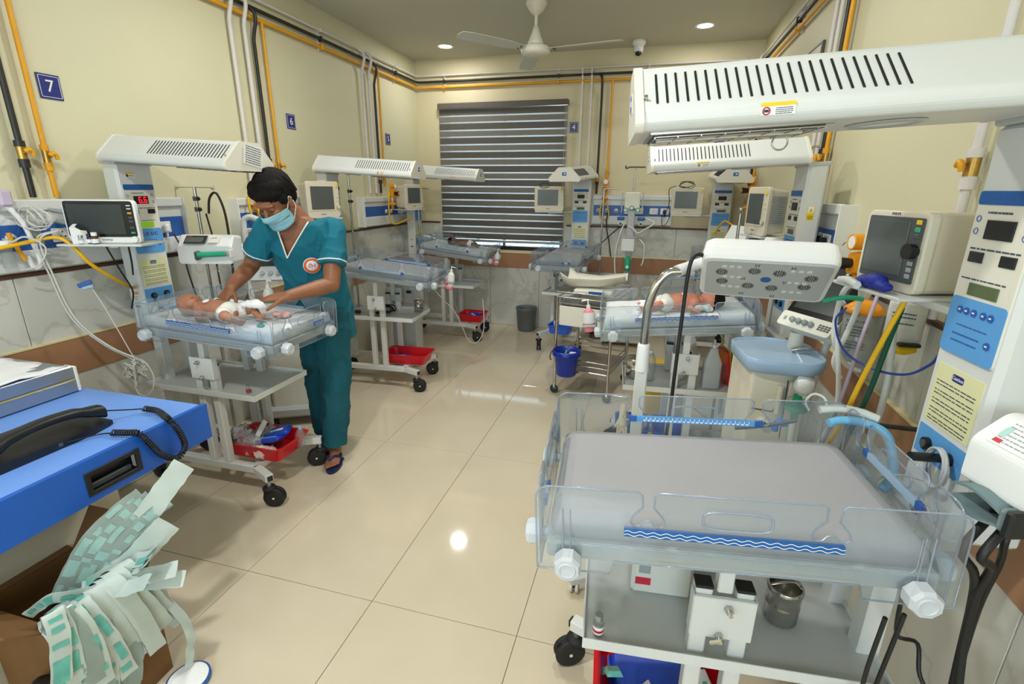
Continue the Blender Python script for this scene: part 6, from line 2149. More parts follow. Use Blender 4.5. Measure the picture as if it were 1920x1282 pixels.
for k, pts in enumerate(([(.70, 1.0, 1.05), (.66, .96, 1.02), (.62, .93, .97), (.66, .96, .93), (.68, 1.0, .84), (.70, 1.02, .70), (.72, 1.0, .5)], [(.69, 1.02, 1.05), (.64, .98, 1.01), (.605, .955, .96), (.65, .98, .90), (.69, 1.02, .80), (.71, 1.03, .62), (.72, 1.02, .42)], [(.71, 1.02, 1.05), (.68, .98, 1.01), (.67, .965, .98), (.69, .99, .92), (.71, 1.03, .78), (.73, 1.05, .55)],
                          [(.56, 1.0, .80), (.60, 1.05, .66), (.66, 1.08, .62), (.665, 1.05, .56), (.70, 1.02, .52), (.76, 1.0, .52)], [(.505, .93, .80), (.51, .95, .62), (.53, .97, .45), (.54, .97, .28)], [(.545, .95, .80), (.54, .96, .62), (.535, .97, .45), (.53, .98, .28)])):
    cable(pts, (.008, .008, .006, .0045, .0045, .0045)[k], BCABLE, ('thick black hose below the white device, nearest the cot', 'thick black hose below the white device, lower one', 'black hose below the white device, closest to the wall', 'black cord kinked against the wall under the right corner', 'black cord hanging under the near right cot knob, left strand',
          'black cord hanging under the near right cot knob, right strand')[k], 'cable', 'black_hose', 5, 8)
# breathing circuit hung over the far corner of the nearest cot
cable([(.50, 1.375, 1.005), (.53, 1.385, 1.012), (.58, 1.385, 1.012), (.63, 1.37, .995), (.645, 1.345, .95), (.645, 1.32, .90), (.62, 1.30, .87)], .0115, CORR, 'clear blue breathing tube curved over the corner of the nearest cot', 'tube', 'breathing_tube', 6, 10)
cable([(.48, 1.40, 1.03), (.53, 1.41, 1.035), (.58, 1.41, 1.03), (.62, 1.40, 1.02)], .011, WTUBE, 'milky breathing tube lying above the clear blue one', 'tube', 'breathing_tube', 5, 10)
cable([(.50, 1.40, 1.03), (.49, 1.41, 1.06), (.465, 1.42, 1.065), (.45, 1.42, 1.04), (.46, 1.41, 1.02)], .0035, WTUBE, 'small white tube loop at the corner of the nearest cot', 'tube', 'thin_tube')
cable([(.30, 1.50, .90), (.38, 1.48, .93), (.45, 1.46, .965)], .006, DGREY, 'dark slanting tube behind the nearest cot corner', 'tube', 'thin_tube', 3)
bc = thing('tube_bend', 'bright blue curved plastic bend behind the nearest cot', 'tube', (.425, 1.56, .90))
G().tube([(0, 0, -.02), (.0, .0, .0), (.008, 0, .012), (.02, 0, .012), (.024, 0, .0)], .010, mat('bright_blue', (24, 128, 220), .35, var=.05, scale=14), 10, 4).build('cap_body', bc)

# ---------------------------------------------------------------- blue desk, telephone, carton of wrappers
dk = thing('desk', 'blue desk with recessed black handle in its front at the left corner', 'desk', (-2.12, .70, 0))
G().box((-.02, 0, .77), (1.04, 1.376, .020), DESKLIT, .003).build('desktop', dk)
g = G()
fx = .52
# front fascia with a real opening for the recessed pull: frame pieces round the hole
hy0, hy1, hz0, hz1 = .238, .400, .674, .742
y0, y1, z0, z1 = -.69, .69, .645, .786
for (a, b, c, d) in ((y0, hy0, z0, z1), (hy1, y1, z0, z1), (hy0, hy1, z0, hz0), (hy0, hy1, hz1, z1)):
    g.box((fx - .009, (a + b) / 2, (c + d) / 2), (.018, b - a, d - c), DESKB, 0)
g.build('drawer_front', dk)
hd_ = G()
hc_, hz_ = (hy0 + hy1) / 2, (hz0 + hz1) / 2
for (a, b, c, d) in ((hy0 - .006, hy0 + .010, hz0 - .006, hz1 + .006), (hy1 - .010, hy1 + .006, hz0 - .006, hz1 + .006), (hy0 + .010, hy1 - .010, hz0 - .006, hz0 + .008), (hy0 + .010, hy1 - .010, hz1 - .008, hz1 + .006)):
    hd_.box((fx + .001, (a + b) / 2, (c + d) / 2), (.005, b - a, d - c), BLACK, .001)
hd_.box((fx - .035, hc_, hz_), (.004, hy1 - hy0, hz1 - hz0), BLACK, 0)
hd_.box((fx - .018, hc_, hz0 + .002), (.034, hy1 - hy0, .004), BLACK).box((fx - .018, hc_, hz1 - .002), (.034, hy1 - hy0, .004), BLACK)
hd_.box((fx - .020, hc_, hz0 + .014), (.012, hy1 - hy0 - .03, .020), DGREY, .004)
hd_.build('recessed_handle', dk)
G().box((-.02, .675, .70), (1.02, .018, .11), DESKB, .002).build('end_board', dk)
G().box((.0, -.05, .32), (.62, 1.0, .64), mat('desk_cream', (206, 200, 178), .5, var=.03, scale=6), .004).build('pedestal', dk)
sb = thing('paper_tray', 'white sheet covered box with grey aluminium edge on the blue desk', 'tray', (-2.43, .98, .781))
G().box((0, 0, .055), (.44, .74, .11), ALU, .004).build('body', sb)
for z in (.028, .085):
    G().box((.222, 0, z), (.008, .752, .048), ALU, .002).build('edge_rail', sb)
G().box((.2275, 0, .056), (.003, .74, .0016), LABY).build('yellow_line', sb)
G().box((.20, .376, .055), (.06, .012, .105), CREAM, .003).cyl((.21, .382, .03), (.21, .388, .03), .010, STEEL, 10).build('corner_bracket', sb)
g = G()
N = 22
vs, fs = [], []
for i in range(N + 1):
    for j in range(N + 1):
        u, v = i / N - .5, j / N - .5
        z = .118 + .014 * noise.noise(V((u * 6, v * 6, 1.3))) + .006 * noise.noise(V((u * 17, v * 17, 4.1)))
        e = max(abs(u), abs(v))
        if e > .44:
            z -= (e - .44) * .10
        vs.append((u * .44, v * .72, z))
for i in range(N):
    for j in range(N):
        fs.append([i * (N + 1) + j, (i + 1) * (N + 1) + j, (i + 1) * (N + 1) + j + 1, i * (N + 1) + j + 1])
o = tag(g.add(vs, fs, SHEET, True).build('cloth'), 'rumpled white cloth spread over the aluminium-edged box on the desk', 'cloth')
o.location = (-2.43, .98, .781)
sm = o.modifiers.new('s', 'SOLIDIFY')
sm.thickness = .004

ph = thing('telephone', 'black corded desk telephone at the edge of the blue desk', 'telephone', (-1.86, .93, .781), 0)
g = G()
g.loft([[(-.085, -.24, 0), (.095, -.24, 0), (.095, -.24, .03), (-.085, -.24, .045)], [(-.085, .16, 0), (.10, .16, 0), (.10, .16, .022), (-.085, .16, .050)], [(-.06, .235, .004), (.085, .235, .004), (.085, .235, .018), (-.06, .235, .022)]], BLACK, True, False)
g.build('base', ph)
G().box((.097, .06, .014), (.004, .012, .012), DGREY).build('cord_jack', ph)
g = G()
sec = []
for i in range(15):
    u = i / 14
    y = -.12 + .345 * u
    z = .058 + .030 * math.sin(PI * u) ** .8 + (.0 if .2 < u < .8 else -.006)
    w = .024 + .006 * abs(2 * u - 1) ** 3
    h = .013 + .011 * abs(2 * u - 1) ** 3
    sec.append([(.055 + w * math.copysign(abs(math.cos(t)) ** .7, math.cos(t)), y, z + h * math.copysign(abs(math.sin(t)) ** .7, math.sin(t))) for t in [2 * PI * k / 14 for k in range(14)]][::-1])
g.loft(sec, BLACK, True, True)
g.build('handset', ph)
path = smooth_path([(-1.80, 1.155, .835), (-1.775, 1.215, .815), (-1.76, 1.262, .800)], 4)
coil = smooth_path([(-1.757, 1.268, .799), (-1.70, 1.27, .797), (-1.635, 1.245, .797), (-1.588, 1.225, .793), (-1.572, 1.238, .745), (-1.570, 1.246, .685), (-1.575, 1.215, .652), (-1.575, 1.165, .690), (-1.577, 1.128, .758), (-1.592, 1.115, .797), (-1.635, 1.108, .797), (-1.69, 1.097, .795)], 12)
hx, acc = [], 0.0
for i in range(len(coil) - 1):
    a, b = coil[i], coil[i + 1]
    d = (b - a)
    st = max(1, int(d.length / .00075))
    t = d.normalized()
    n1 = t.cross(V((.3, .2, .9))).normalized()
    n2 = t.cross(n1)
    for k in range(st):
        acc += d.length / st
        ang = 2 * PI * acc / .0088
        hx.append(a + d * k / st + (n1 * math.cos(ang) + n2 * math.sin(ang)) * .0088)
tail = smooth_path([(-1.69, 1.097, .793), (-1.73, 1.08, .790), (-1.765, 1.0, .795)], 4)
tag(G().tube(path + hx + tail, .0027, BLACK, 5).build('coiled_cord'), 'black coiled telephone cord hanging over the blue desk edge', 'cord')

ct = thing('carton', 'open brown cardboard carton full of wrappers below the blue desk', 'carton', (-1.625, .83, 0))
g = G()
w, d, h = .16, .125, .42
for x, y, sx, sy in ((-w, 0, .006, 2 * d), (w, 0, .006, 2 * d), (0, -d, 2 * w, .006), (0, d, 2 * w, .006)):
    g.box((x, y, h / 2), (sx, sy, h), CARD)
g.box((0, 0, .004), (2 * w, 2 * d, .006), CARD)
g.build('carton_body', ct)
for M, sx, sy in ((T(-w, 0, h) @ RY(-78), .006, 2 * d), (T(0, -d, h) @ RX(52), 2 * w, .006), (T(0, d, h) @ RX(-35), 2 * w, .006), (T(w, 0, h) @ RY(179), .006, 2 * d)):
    G(M).box((0, 0, .07), (sx, sy, .14), CARD).build('flap', ct)
G(face((.1635, -.03, .24), 0)).box((0, 0, 0), (.11, .10, .001), mat('carton_print', (196, 196, 160), .6, var=.05, scale=20)).box((-.02, -.02, .001), (.05, .02, .001), DKG).box((.02, .025, .001), (.03, .03, .001), DKG).build('carton_print', ct)


def ribbon(label, pts, w, wdir, kind, seed):
    """one torn wrapper: paper back, clear film face with printed blocks"""
    P = smooth_path(pts, 7)
    rr = random.Random(seed)
    t = thing('wrapper_strip', label, 'wrapper', tuple(P[0]), group='torn syringe wrappers in the carton')
    o0 = P[0]
    vs, n = [], len(P)
    wd = V(wdir).normalized()
    nrm = []
    for i, p in enumerate(P):
        tg_ = (P[min(i + 1, n - 1)] - P[max(i - 1, 0)]).normalized()
        s = (wd - tg_ * wd.dot(tg_)).normalized()
        nn = s.cross(tg_).normalized()
        ww = w * (1 + .03 * math.sin(i * 1.7 + seed)) / 2
        cup = nn * (.0026 * math.sin(i * .9 + seed))
        q = p - o0
        nrm.append(nn)
        vs += [q - s * ww + cup, q - cup * .5, q + s * ww + cup]
    fs = []
    for i in range(n - 1):
        for j in range(2):
            fs.append([3 * i + j, 3 * i + 3 + j, 3 * i + 4 + j, 3 * i + j + 1])
    mt = WRAP if kind != 'film' else WRAPC
    bk_ = [p - nrm[i // 3] * .0007 for i, p in enumerate(vs)]
    g = G().add(vs, fs, mt, True).add(bk_, [f[::-1] for f in fs], mt, True)
    L = len(vs)
    rim = []
    for i in range(n - 1):
        rim += [[3 * i, L + 3 * i, L + 3 * i + 3, 3 * i + 3], [3 * i + 2, 3 * i + 5, L + 3 * i + 5, L + 3 * i + 2]]
    rim += [[0, 1, L + 1, L], [1, 2, L + 2, L + 1], [3 * n - 3, L + 3 * n - 3, L + 3 * n - 2, 3 * n - 2], [3 * n - 2, L + 3 * n - 2, L + 3 * n - 1, 3 * n - 1]]
    g.add(vs + bk_, rim, mt)
    b = g.build('backing', t)
    if kind != 'paper':
        g = G()
        i = 1
        while i < n - 2:
            L = rr.randint(1, 4)
            e = min(i + L, n - 1)
            k0, k1 = rr.choice(((.12, .88), (.15, .55), (.2, .8), (.45, .85)))
            q = []
            for a in range(i, e + 1):
                off = nrm[a] * .0014
                l_, r_ = vs[3 * a], vs[3 * a + 2]
                m_ = vs[3 * a + 1]
                q += [l_.lerp(r_, k0) + off + (m_ - l_.lerp(r_, .5)) * .6, l_.lerp(r_, k1) + off + (m_ - l_.lerp(r_, .5)) * .6]
            g.add(q, [[2 * a, 2 * a + 2, 2 * a + 3, 2 * a + 1] for a in range(e - i)], (DKG if rr.random() < .12 else WRAPG) if kind == 'print' else WRAPF)
            if kind == 'print':
                g.add([p_ - nrm[i] * .0036 for p_ in q], [[2 * a, 2 * a + 2, 2 * a + 3, 2 * a + 1] for a in range(e - i)], WRAPG)
            i = e + rr.randint(1, 2)
        if len(g.v):
            g.build('printed_block', t)['kind'] = 'stuff'
    return t


S = (-1.58, .84, .40)
for k in range(4):
    o_ = V((.40, .32, -.62)).normalized() * (.036 * k - .02) + V((0, 0, .012 * k))
    ribbon(('tall clear wrapper strip standing up under the desk, uppermost in the fan', 'tall clear wrapper strip standing up under the desk, second in the fan', 'tall clear wrapper strip standing up under the desk, third in the fan', 'tall clear wrapper strip standing up under the desk, lowest in the fan')[k],
           [V(p) + o_ for p in ((-1.60, .80, .40), (-1.57, .835, .48), (-1.535, .88, .56), (-1.50, .945, .615), (-1.475, 1.01, .645))], .040, (.40, .32, -.62), 'film', 3 + k)
ribbon('broad white paper strip reaching up to the telephone cord', [(-1.55, .86, .42), (-1.49, .93, .52), (-1.455, .99, .60), (-1.44, 1.06, .66), (-1.43, 1.12, .705)], .07, (.40, .32, -.62), 'paper', 31)
ribbon('white paper strip fanning out right below the tall strips', [(-1.54, .85, .42), (-1.47, .92, .47), (-1.42, .96, .53), (-1.39, 1.0, .57)], .075, (.40, .32, -.62), 'paper', 32)
FR = [((.676, .528), (.665, .444), (.643, .325), 'print', 'teal printed wrapper hanging down at the far left of the carton front'), ((.683, .521), (.684, .423), (.677, .283), 'print', 'teal printed wrapper hanging second on the carton front'),
      ((.708, .419), (.699, .363), (.690, .25), 'print', 'narrow teal wrapper hanging third on the carton front'), ((.720, .468), (.730, .373), (.735, .212), 'print', 'long teal wrapper with green blocks hanging fourth on the carton front'),
      ((.750, .455), (.775, .33), (.80, .17), 'print', 'long pale wrapper with dark tag hanging fifth on the carton front'), ((.798, .425), (.832, .311), (.863, .214), 'paper', 'white wrapper flopping over the carton front, first of the white ones'),
      ((.836, .43), (.866, .301), (.888, .171), 'paper', 'white wrapper flopping over the carton front, second of the white ones'), ((.858, .424), (.902, .314), (.93, .22), 'paper', 'white wrapper flopping over the carton front, third of the white ones'),
      ((.886, .392), (.936, .29), (.985, .18), 'paper', 'white wrapper flopping over the carton front, longest of the white ones'), ((.70, .47), (.715, .36), (.715, .24), 'film', 'milky clear wrapper film between the teal printed ones')]
for k, (a, b, c, kd, lb) in enumerate(FR):
    dx = .006 * (k % 3)
    ribbon(lb, [(-1.54, a[0] * .7 + .25, .43), (-1.46, a[0] * .9 + .08, .465 + .004 * k), (-1.415 - dx, a[0], max(a[1], .45)), (-1.400 - dx, b[0], b[1]), (-1.405 - dx, c[0], c[1])], .046 if kd != 'paper' else .05, (.25, 1, .1), kd, 50 + k)
RT = [((.858, .439), (.882, .462), (.935, .469), 'white wrapper tongue sticking out right, lowest of the spray'), ((.869, .406), (.895, .432), (.95, .418), 'white wrapper tongue sticking out right, curled at its end'),
      ((.835, .419), (.842, .457), (.847, .50), 'white wrapper tongue sticking out right, middle of the spray'), ((.90, .455), (.912, .507), (.889, .584), 'translucent wrapper with green mark sticking out right, topmost of the spray'),
      ((.878, .445), (.90, .493), (.874, .57), 'translucent wrapper sticking out right just under the topmost one')]
for k, (a, b, c, lb) in enumerate(RT):
    ribbon(lb, [(-1.56, .83, .41 + .008 * k), (-1.5, a[0], a[1] + .01), (-1.4, b[0], b[1]), (-1.31, c[0], c[1])], .05, (-.1, .8, .45), 'paper' if k < 3 else 'print', 80 + k)
rq = random.Random(77)
ORD = ('first', 'second', 'third', 'fourth', 'fifth', 'sixth', 'seventh', 'eighth', 'ninth', 'tenth')
for k in range(10):
    y0 = .675 + .027 * k + rq.uniform(-.006, .006)
    zt = .47 - .006 * k + rq.uniform(-.02, .01)
    zb = .06 + .012 * k + rq.uniform(-.03, .06)
    x0 = -1.425 + rq.uniform(-.012, .006)
    kd = ('print', 'film', 'film', 'print', 'film', 'paper', 'film', 'paper', 'film', 'paper')[k]
    ribbon('wrapper strip draping low over the carton front, ' + ORD[k] + ' counted from the camera side', [(-1.55, y0 * .6 + .33, .43), (-1.475, y0 * .9 + .08, zt), (x0, y0, zt - .05), (x0 + .006, y0 + rq.uniform(-.02, .03), (zt + zb) / 2), (x0, y0 + rq.uniform(-.03, .05), zb)], .044, (.2, 1, .1), kd, 120 + k)
ribbon('clear printed wrapper lying across the carton mouth', [(-1.52, .675, .485), (-1.50, .715, .505), (-1.47, .77, .485), (-1.45, .83, .45), (-1.44, .87, .42)], .038, (.3, .1, 1), 'print', 95)
ribbon('grey wrapper strip dangling alone at the carton\'s right end', [(-1.43, .955, .30), (-1.385, .965, .24), (-1.365, .968, .16), (-1.375, .96, .09), (-1.38, .95, .03)], .028, (.2, 1, 0), 'paper', 97)
rg = thing('jar_lid', 'white lid with blue rim on the floor at the bottom picture edge', 'lid', (-1.36, .925, 0))
G().lathe([(0, .002), (.060, .002), (.066, .008), (.066, .020), (.060, .022)], BLUE, 28).lathe([(.060, .0215), (.052, .024), (.0, .024)], PAPER, 28).build('lid_body', rg)
bp = thing('black_bag', 'dark rounded bag end beside the carton under the desk', 'bag', (-1.50, .66, .245))
bm = bmesh.new()
blob(bm, (0, 0, 0), (.04, .035, .035))
blob(bm, (-.04, .01, -.01), (.04, .03, .03))
fuse(bm, 'bag_body', BLACK, .006, bp, 2)
G().box((-.02, 0, -.14), (.05, .05, .21), DGREY, .01).build('bag_base', bp)

# ---------------------------------------------------------------- sheets, babies, the man
def bed_sheet(w, label, seed, mt=SHEET):
    t = cot_matrix(w)
    NX, NY = 64, 40
    vs, fs = [], []
    for i in range(NX + 1):
        for j in range(NY + 1):
            s, q = 2 * i / NX - 1, 2 * j / NY - 1
            # central sheet with a skirt tucked down at the rim
            def axis(v, half):
                a = abs(v)
                if a < .9:
                    return math.copysign(a / .9 * (half - .006), v) if v else 0.0, 0.0
                k = (a - .9) / .1
                return math.copysign(half - .006 + .006 * math.sin(k * PI / 2), v), -.050 * k
            x, dx = axis(s, .366)
            y, dy = axis(q, .224)
            z = .1115 + min(dx, dy)
            p = V((x * 7 + seed, y * 7, seed * 1.7))
            nz = noise.noise(p) * .004 + abs(noise.noise(p * 2.7)) * .004
            z += max(nz, -.002) if min(dx, dy) == 0 else nz * .5
            if min(dx, dy) < 0:
                x += .004 * noise.noise(V((y * 20, x * 20, seed)))
            vs.append((x, y, z))
    for i in range(NX):
        for j in range(NY):
            fs.append([i * (NY + 1) + j, (i + 1) * (NY + 1) + j, (i + 1) * (NY + 1) + j + 1, i * (NY + 1) + j + 1])
    o = tag(G().add(vs, fs, mt, True).build('bed_sheet'), label, 'sheet', 'white cot sheets')
    o.matrix_world = t
    md = o.modifiers.new('s', 'SOLIDIFY')
    md.thickness = .002
    return o


bed_sheet(W7, 'rumpled white sheet under the baby tended by the man', 1.0)
bed_sheet(W2, 'white sheet under the baby in the right middle cot', 4.0)
bed_sheet(W5, 'white sheet under the dark-haired baby in the far left corner cot', 9.0)


def baby(label, w, u, v, rz, skin, hair=True, turn=-1, s=1.0, extras=True, arms=((.115, .085, .035, .075, .075, .03), (.12, .085, .03, .10, .12, .025))):
    M = cot_matrix(w) @ T(u, v, .1145) @ RZ(rz) @ Matrix.Scale(s, 4)
    t = thing('baby', label, 'baby', M=M, group='newborn babies')
    bm = bmesh.new()
    # head lying on its back, turned a little to one side
    H = T(0, 0, .050) @ Matrix.Rotation(turn * .45, 4, 'X')
    blob(bm, (0, 0, .050), (.057, .047, .048), None)
    c = H @ V((.022, 0, .012))
    blob(bm, c, (.034, .037, .030))
    for k in (-1, 1):
        blob(bm, H @ V((.024, k * .016, .026)), (.013, .012, .010))       # cheeks
        blob(bm, H @ V((.004, k * .045, -.004)), (.012, .006, .010))      # ears
    blob(bm, H @ V((.016, 0, .043)), (.009, .0055, .008))                 # nose
    blob(bm, H @ V((.036, 0, .036)), (.006, .010, .005))                  # lips
    blob(bm, H @ V((.047, 0, .028)), (.008, .010, .008))                  # chin
    capsule(bm, (.035, 0, .042), (.07, 0, .042), .024, .026)
    capsule(bm, (.085, -.028, .043), (.085, .028, .043), .026, .026)
    capsule(bm, (.095, 0, .045), (.16, 0, .046), .041, .045)
    capsule(bm, (.16, 0, .046), (.215, 0, .042), .045, .040)
    for k, A in zip((-1, 1), arms):
        ex, ey, ez, hx_, hy_, hz_ = A
        capsule(bm, (.085, k * .040, .042), (ex, k * ey, ez), .0165, .0135, 10, 4)
        capsule(bm, (ex, k * ey, ez), (hx_, k * hy_, hz_), .0135, .0105, 10, 4)
        d = (V((hx_, k * hy_, hz_)) - V((ex, k * ey, ez))).normalized()
        e = V((hx_, k * hy_, hz_))
        blob(bm, e + d * .010, (.013, .012, .010))
        sd = d.cross(V((0, 0, 1))).normalized()
        for f in range(4):
            a = e + d * .016 + sd * (f - 1.5) * .0055
            capsule(bm, a, a + d * .011 - V((0, 0, .004)), .0032, .0028, 6, 2)
        capsule(bm, e + sd * .009 * k, e + sd * .015 * k + d * .008, .0034, .0028, 6, 2)
    for k in (-1, 1):
        capsule(bm, (.215, k * .026, .040), (.270, k * .072, .050), .027, .021, 12, 4)
        capsule(bm, (.270, k * .072, .050), (.325, k * .048, .026), .019, .014, 12, 4)
        capsule(bm, (.325, k * .048, .022), (.345, k * .052, .036), .0125, .0095, 10, 4)
        for f in range(5):
            blob(bm, (.349 + .001 * f, k * (.044 + .004 * f), .044 - .0015 * f), (.0036, .0032, .0036), None, 6, 4)
    fuse(bm, 'body', skin, .0042, t, 3, .5)
    bm = bmesh.new()
    blob(bm, (.218, 0, .044), (.036, .051, .047))
    capsule(bm, (.212, -.02, .044), (.236, -.046, .046), .034, .031)
    capsule(bm, (.212, .02, .044), (.236, .046, .046), .034, .031)
    fuse(bm, 'diaper', mat('diaper_white', (238, 238, 234), .8, var=.03, scale=30, bump=.3, bscale=60), .005, t, 2)
    g = G()
    for k in (-1, 1):
        g.tube([H @ V((.004, k * .024, .038)), H @ V((.005, k * .016, .0415)), H @ V((.005, k * .009, .0405))], .0012, mat('lash', (60, 34, 28), .6, var=.1, scale=30), 5, 3)
    g.build('closed_eyes', t)
    G().tube([H @ V((.0365, -.009, .0385)), H @ V((.0362, 0, .0415)), H @ V((.0365, .009, .0385))], .0014, mat('baby_lip', (150, 60, 60), .5, var=.1, scale=30), 5, 3).build('mouth', t)
    if hair:
        bm = bmesh.new()
        blob(bm, (-.012, 0, .048), (.050, .0485, .048))
        blob(bm, (-.030, 0, .046), (.034, .040, .042))
        fuse(bm, 'hair', HAIR, .004, t, 2)
    if extras:
        G().lathe([(0, .003), (.012, .002), (.014, 0)], PAPER, 16, T(.12, -.022, .086) @ RX(22)).build('chest_patch', t)
        G().lathe([(0, .003), (.010, .002), (.012, 0)], PAPER, 16, T(.135, .020, .089) @ RX(-18)).build('chest_patch', t)
    return t


B7 = baby('newborn in a white nappy lying under the man\'s hands', W7, -.165, -.135, -3, BSKIN, False, 1, 1.12, True, ((.13, .075, .022, .145, .055, .022), (.115, .080, .040, .145, .065, .060)))
B2 = baby('pink newborn with black hair in the right middle cot below the lamp', W2, -.185, .085, 3, PSKIN, True, -1, 1.05, True)
B5 = baby('small dark newborn on white sheet in the far left corner cot', W5, -.075, -.04, 12, DSKIN, True, -1, .85, False)
# bits around the babies
bm = bmesh.new()
crumple(bm, (0, 0, .012), (.065, .05, .02), 33, 8)
o = fuse(bm, 'cotton_pad', SHEET, .005, None, 2)
o.matrix_world = cot_matrix(W7) @ T(.175, -.10, .190) @ RY(8)
tag(o, 'folded white cotton pad held over the baby\'s belly by the man', 'pad')
bm = bmesh.new()
crumple(bm, (0, 0, .012), (.055, .035, .016), 41, 7)
o = fuse(bm, 'foot_wrap', mat('pink_wrap', (226, 176, 176), .8, var=.08, scale=30, bump=.3, bscale=60), .005, None, 2)
o.matrix_world = cot_matrix(W7) @ T(.225, .035, .118)
tag(o, 'small pink and white foot wrap near the baby\'s feet under the man', 'wrap')
tag(G().box((0, 0, .006), (.034, .022, .012), EMER, .004).cyl((.0, .0, .012), (.004, .012, .024), .005, DGREY, 8).build('tube_clamp'), 'small green tube clamp on the sheet near the baby\'s feet', 'clamp').matrix_world = cot_matrix(W7) @ T(.25, -.15, .1155)
cable([cot_matrix(W7) @ V(p) for p in ((-.09, -.055, .195), (-.06, -.10, .16), (-.03, -.14, .135), (.0, -.19, .13), (.02, -.215, .15))], .0016, CABLE, 'thin white chest lead running over the cot wall from the baby under the man', name='sensor_lead')
bm = bmesh.new()
crumple(bm, (0, 0, .022), (.10, .05, .028), 52, 9)
o = fuse(bm, 'swaddle_cloth', SHEET, .006, None, 2)
o.matrix_world = cot_matrix(W2) @ T(.10, .06, .118)
tag(o, 'bundled white cloth at the feet of the pink newborn', 'cloth')
bm = bmesh.new()
crumple(bm, (0, 0, .018), (.055, .04, .022), 57, 7)
o = fuse(bm, 'gauze', mat('pale_gauze', (220, 226, 220), .85, var=.05, scale=30, bump=.4, bscale=60), .005, None, 2)
o.matrix_world = cot_matrix(W2) @ T(-.13, .145, .118)
tag(o, 'crumpled pale gauze beside the pink newborn\'s head', 'gauze')
cable([cot_matrix(W2) @ V(p) for p in ((.16, .12, .13), (.13, .12, .17), (.10, -.05, .20), (.06, -.20, .21), (-.02, -.26, .22), (-.2, -.27, .22))], .0045, mat('pale_blue_tube', (110, 160, 214), .4, var=.05, scale=20), 'pale blue tube strung along the far wall of the right middle cot', 'tube', 'thin_tube')

# ---- the man
ORG = V((-1.80, 2.36, 0))
man = thing('person', 'man in teal scrubs and pale blue mask leaning over the left cot', 'person', tuple(ORG))


def W(x, y, z):
    return V((x, y, z)) - ORG


SHX = V((.894, .447, 0)).normalized()      # across the shoulders, to his left
FWD = V((.447, -.894, 0)).normalized()     # where the chest looks


def ring_loft(bm, rows, k=20, cap=True):
    prev = None
    for c, rx, ry in rows:
        ring = []
        for i in range(k):
            t = 2 * PI * i / k
            ring.append(bm.verts.new(c + SHX * (rx * math.copysign(abs(math.cos(t)) ** .85, math.cos(t))) + FWD * (-ry * math.copysign(abs(math.sin(t)) ** .85, math.sin(t)))))
        if prev:
            for i in range(k):
                bm.faces.new((prev[i], prev[(i + 1) % k], ring[(i + 1) % k], ring[i]))
        else:
            bm.faces.new(ring[::-1])
        prev = ring
    bm.faces.new(prev)


SR, SL_ = W(-1.922, 2.195, 1.375), W(-1.622, 2.345, 1.375)
ER, EL = W(-2.045, 2.195, 1.185), W(-1.582, 2.225, 1.105)
WR_, WL_ = W(-1.988, 1.985, 1.110), W(-1.672, 2.005, 1.082)
TORSO = [(W(-1.825, 2.440, .80), .170, .115), (W(-1.822, 2.435, .92), .172, .115), (W(-1.805, 2.395, 1.08), .156, .102), (W(-1.785, 2.335, 1.25), .170, .108), (W(-1.775, 2.300, 1.345), .160, .092), (W(-1.768, 2.275, 1.405), .105, .072), (W(-1.765, 2.262, 1.44), .062, .058)]
HC = W(-1.800, 2.150, 1.528)
f_ = V((math.cos(math.radians(-92)) * math.cos(math.radians(38)), math.sin(math.radians(-92)) * math.cos(math.radians(38)), -math.sin(math.radians(38))))
l_ = V((-math.sin(math.radians(-92)), math.cos(math.radians(-92)), 0))
u_ = f_.cross(l_).normalized()
# roll the head a little towards his left shoulder
HM = Matrix((f_, l_, u_)).transposed().to_4x4()
HM.translation = HC
R3 = HM.to_3x3().to_4x4()


def hp(x, y, z):
    return HM @ V((x, y, z))


def hand(bm, wrist, d, back, thumb, curl, spread=1.0, s=1.0):
    """palm, four bent fingers of unequal length and an opposed thumb"""
    d = d.normalized()
    back = (back - d * back.dot(d)).normalized()
    sd = d.cross(back).normalized()
    if sd.dot(thumb) < 0:
        sd = -sd
    offs = (.030, .0105, -.010, -.029)
    base = [wrist + d * (.088 + (.004, .008, .004, -.006)[i]) * s + sd * offs[i] * s for i in range(4)]
    for i in range(4):
        capsule(bm, wrist + sd * offs[i] * .45 * s, base[i], .0165 * s, .0125 * s, 10, 4)
    capsule(bm, wrist + sd * .012 * s + d * .02 * s, wrist + sd * .022 * s + d * .055 * s, .016 * s, .015 * s, 10, 4)
    ln = ((.040, .025, .020), (.044, .028, .022), (.041, .026, .021), (.032, .020, .018))
    for i in range(4):
        p = base[i]
        a = curl[i] * .45
        dd = (d + sd * offs[i] * 3.2 * spread).normalized()
        for k in range(3):
            q = dd * math.cos(a) - back * math.sin(a)
            e = p + q * ln[i][k] * s
            capsule(bm, p, e, (.0088, .0082, .0074)[k] * s, (.0082, .0074, .0062)[k] * s, 10, 4)
            p = e
            a += curl[i] * (.75, .55, .4)[k]
    p = wrist + d * .026 * s + sd * .026 * s - back * .004 * s
    for k, (v_, L, r0, r1) in enumerate(((sd * .80 + d * .62 - back * .22, .036, .0125, .0105), (sd * .38 + d * .85 - back * .38, .030, .0102, .0090), (sd * .10 + d * .88 - back * .52, .024, .0090, .0070))):
        e = p + v_.normalized() * L * s
        capsule(bm, p, e, r0 * s, r1 * s, 10, 4)
        p = e


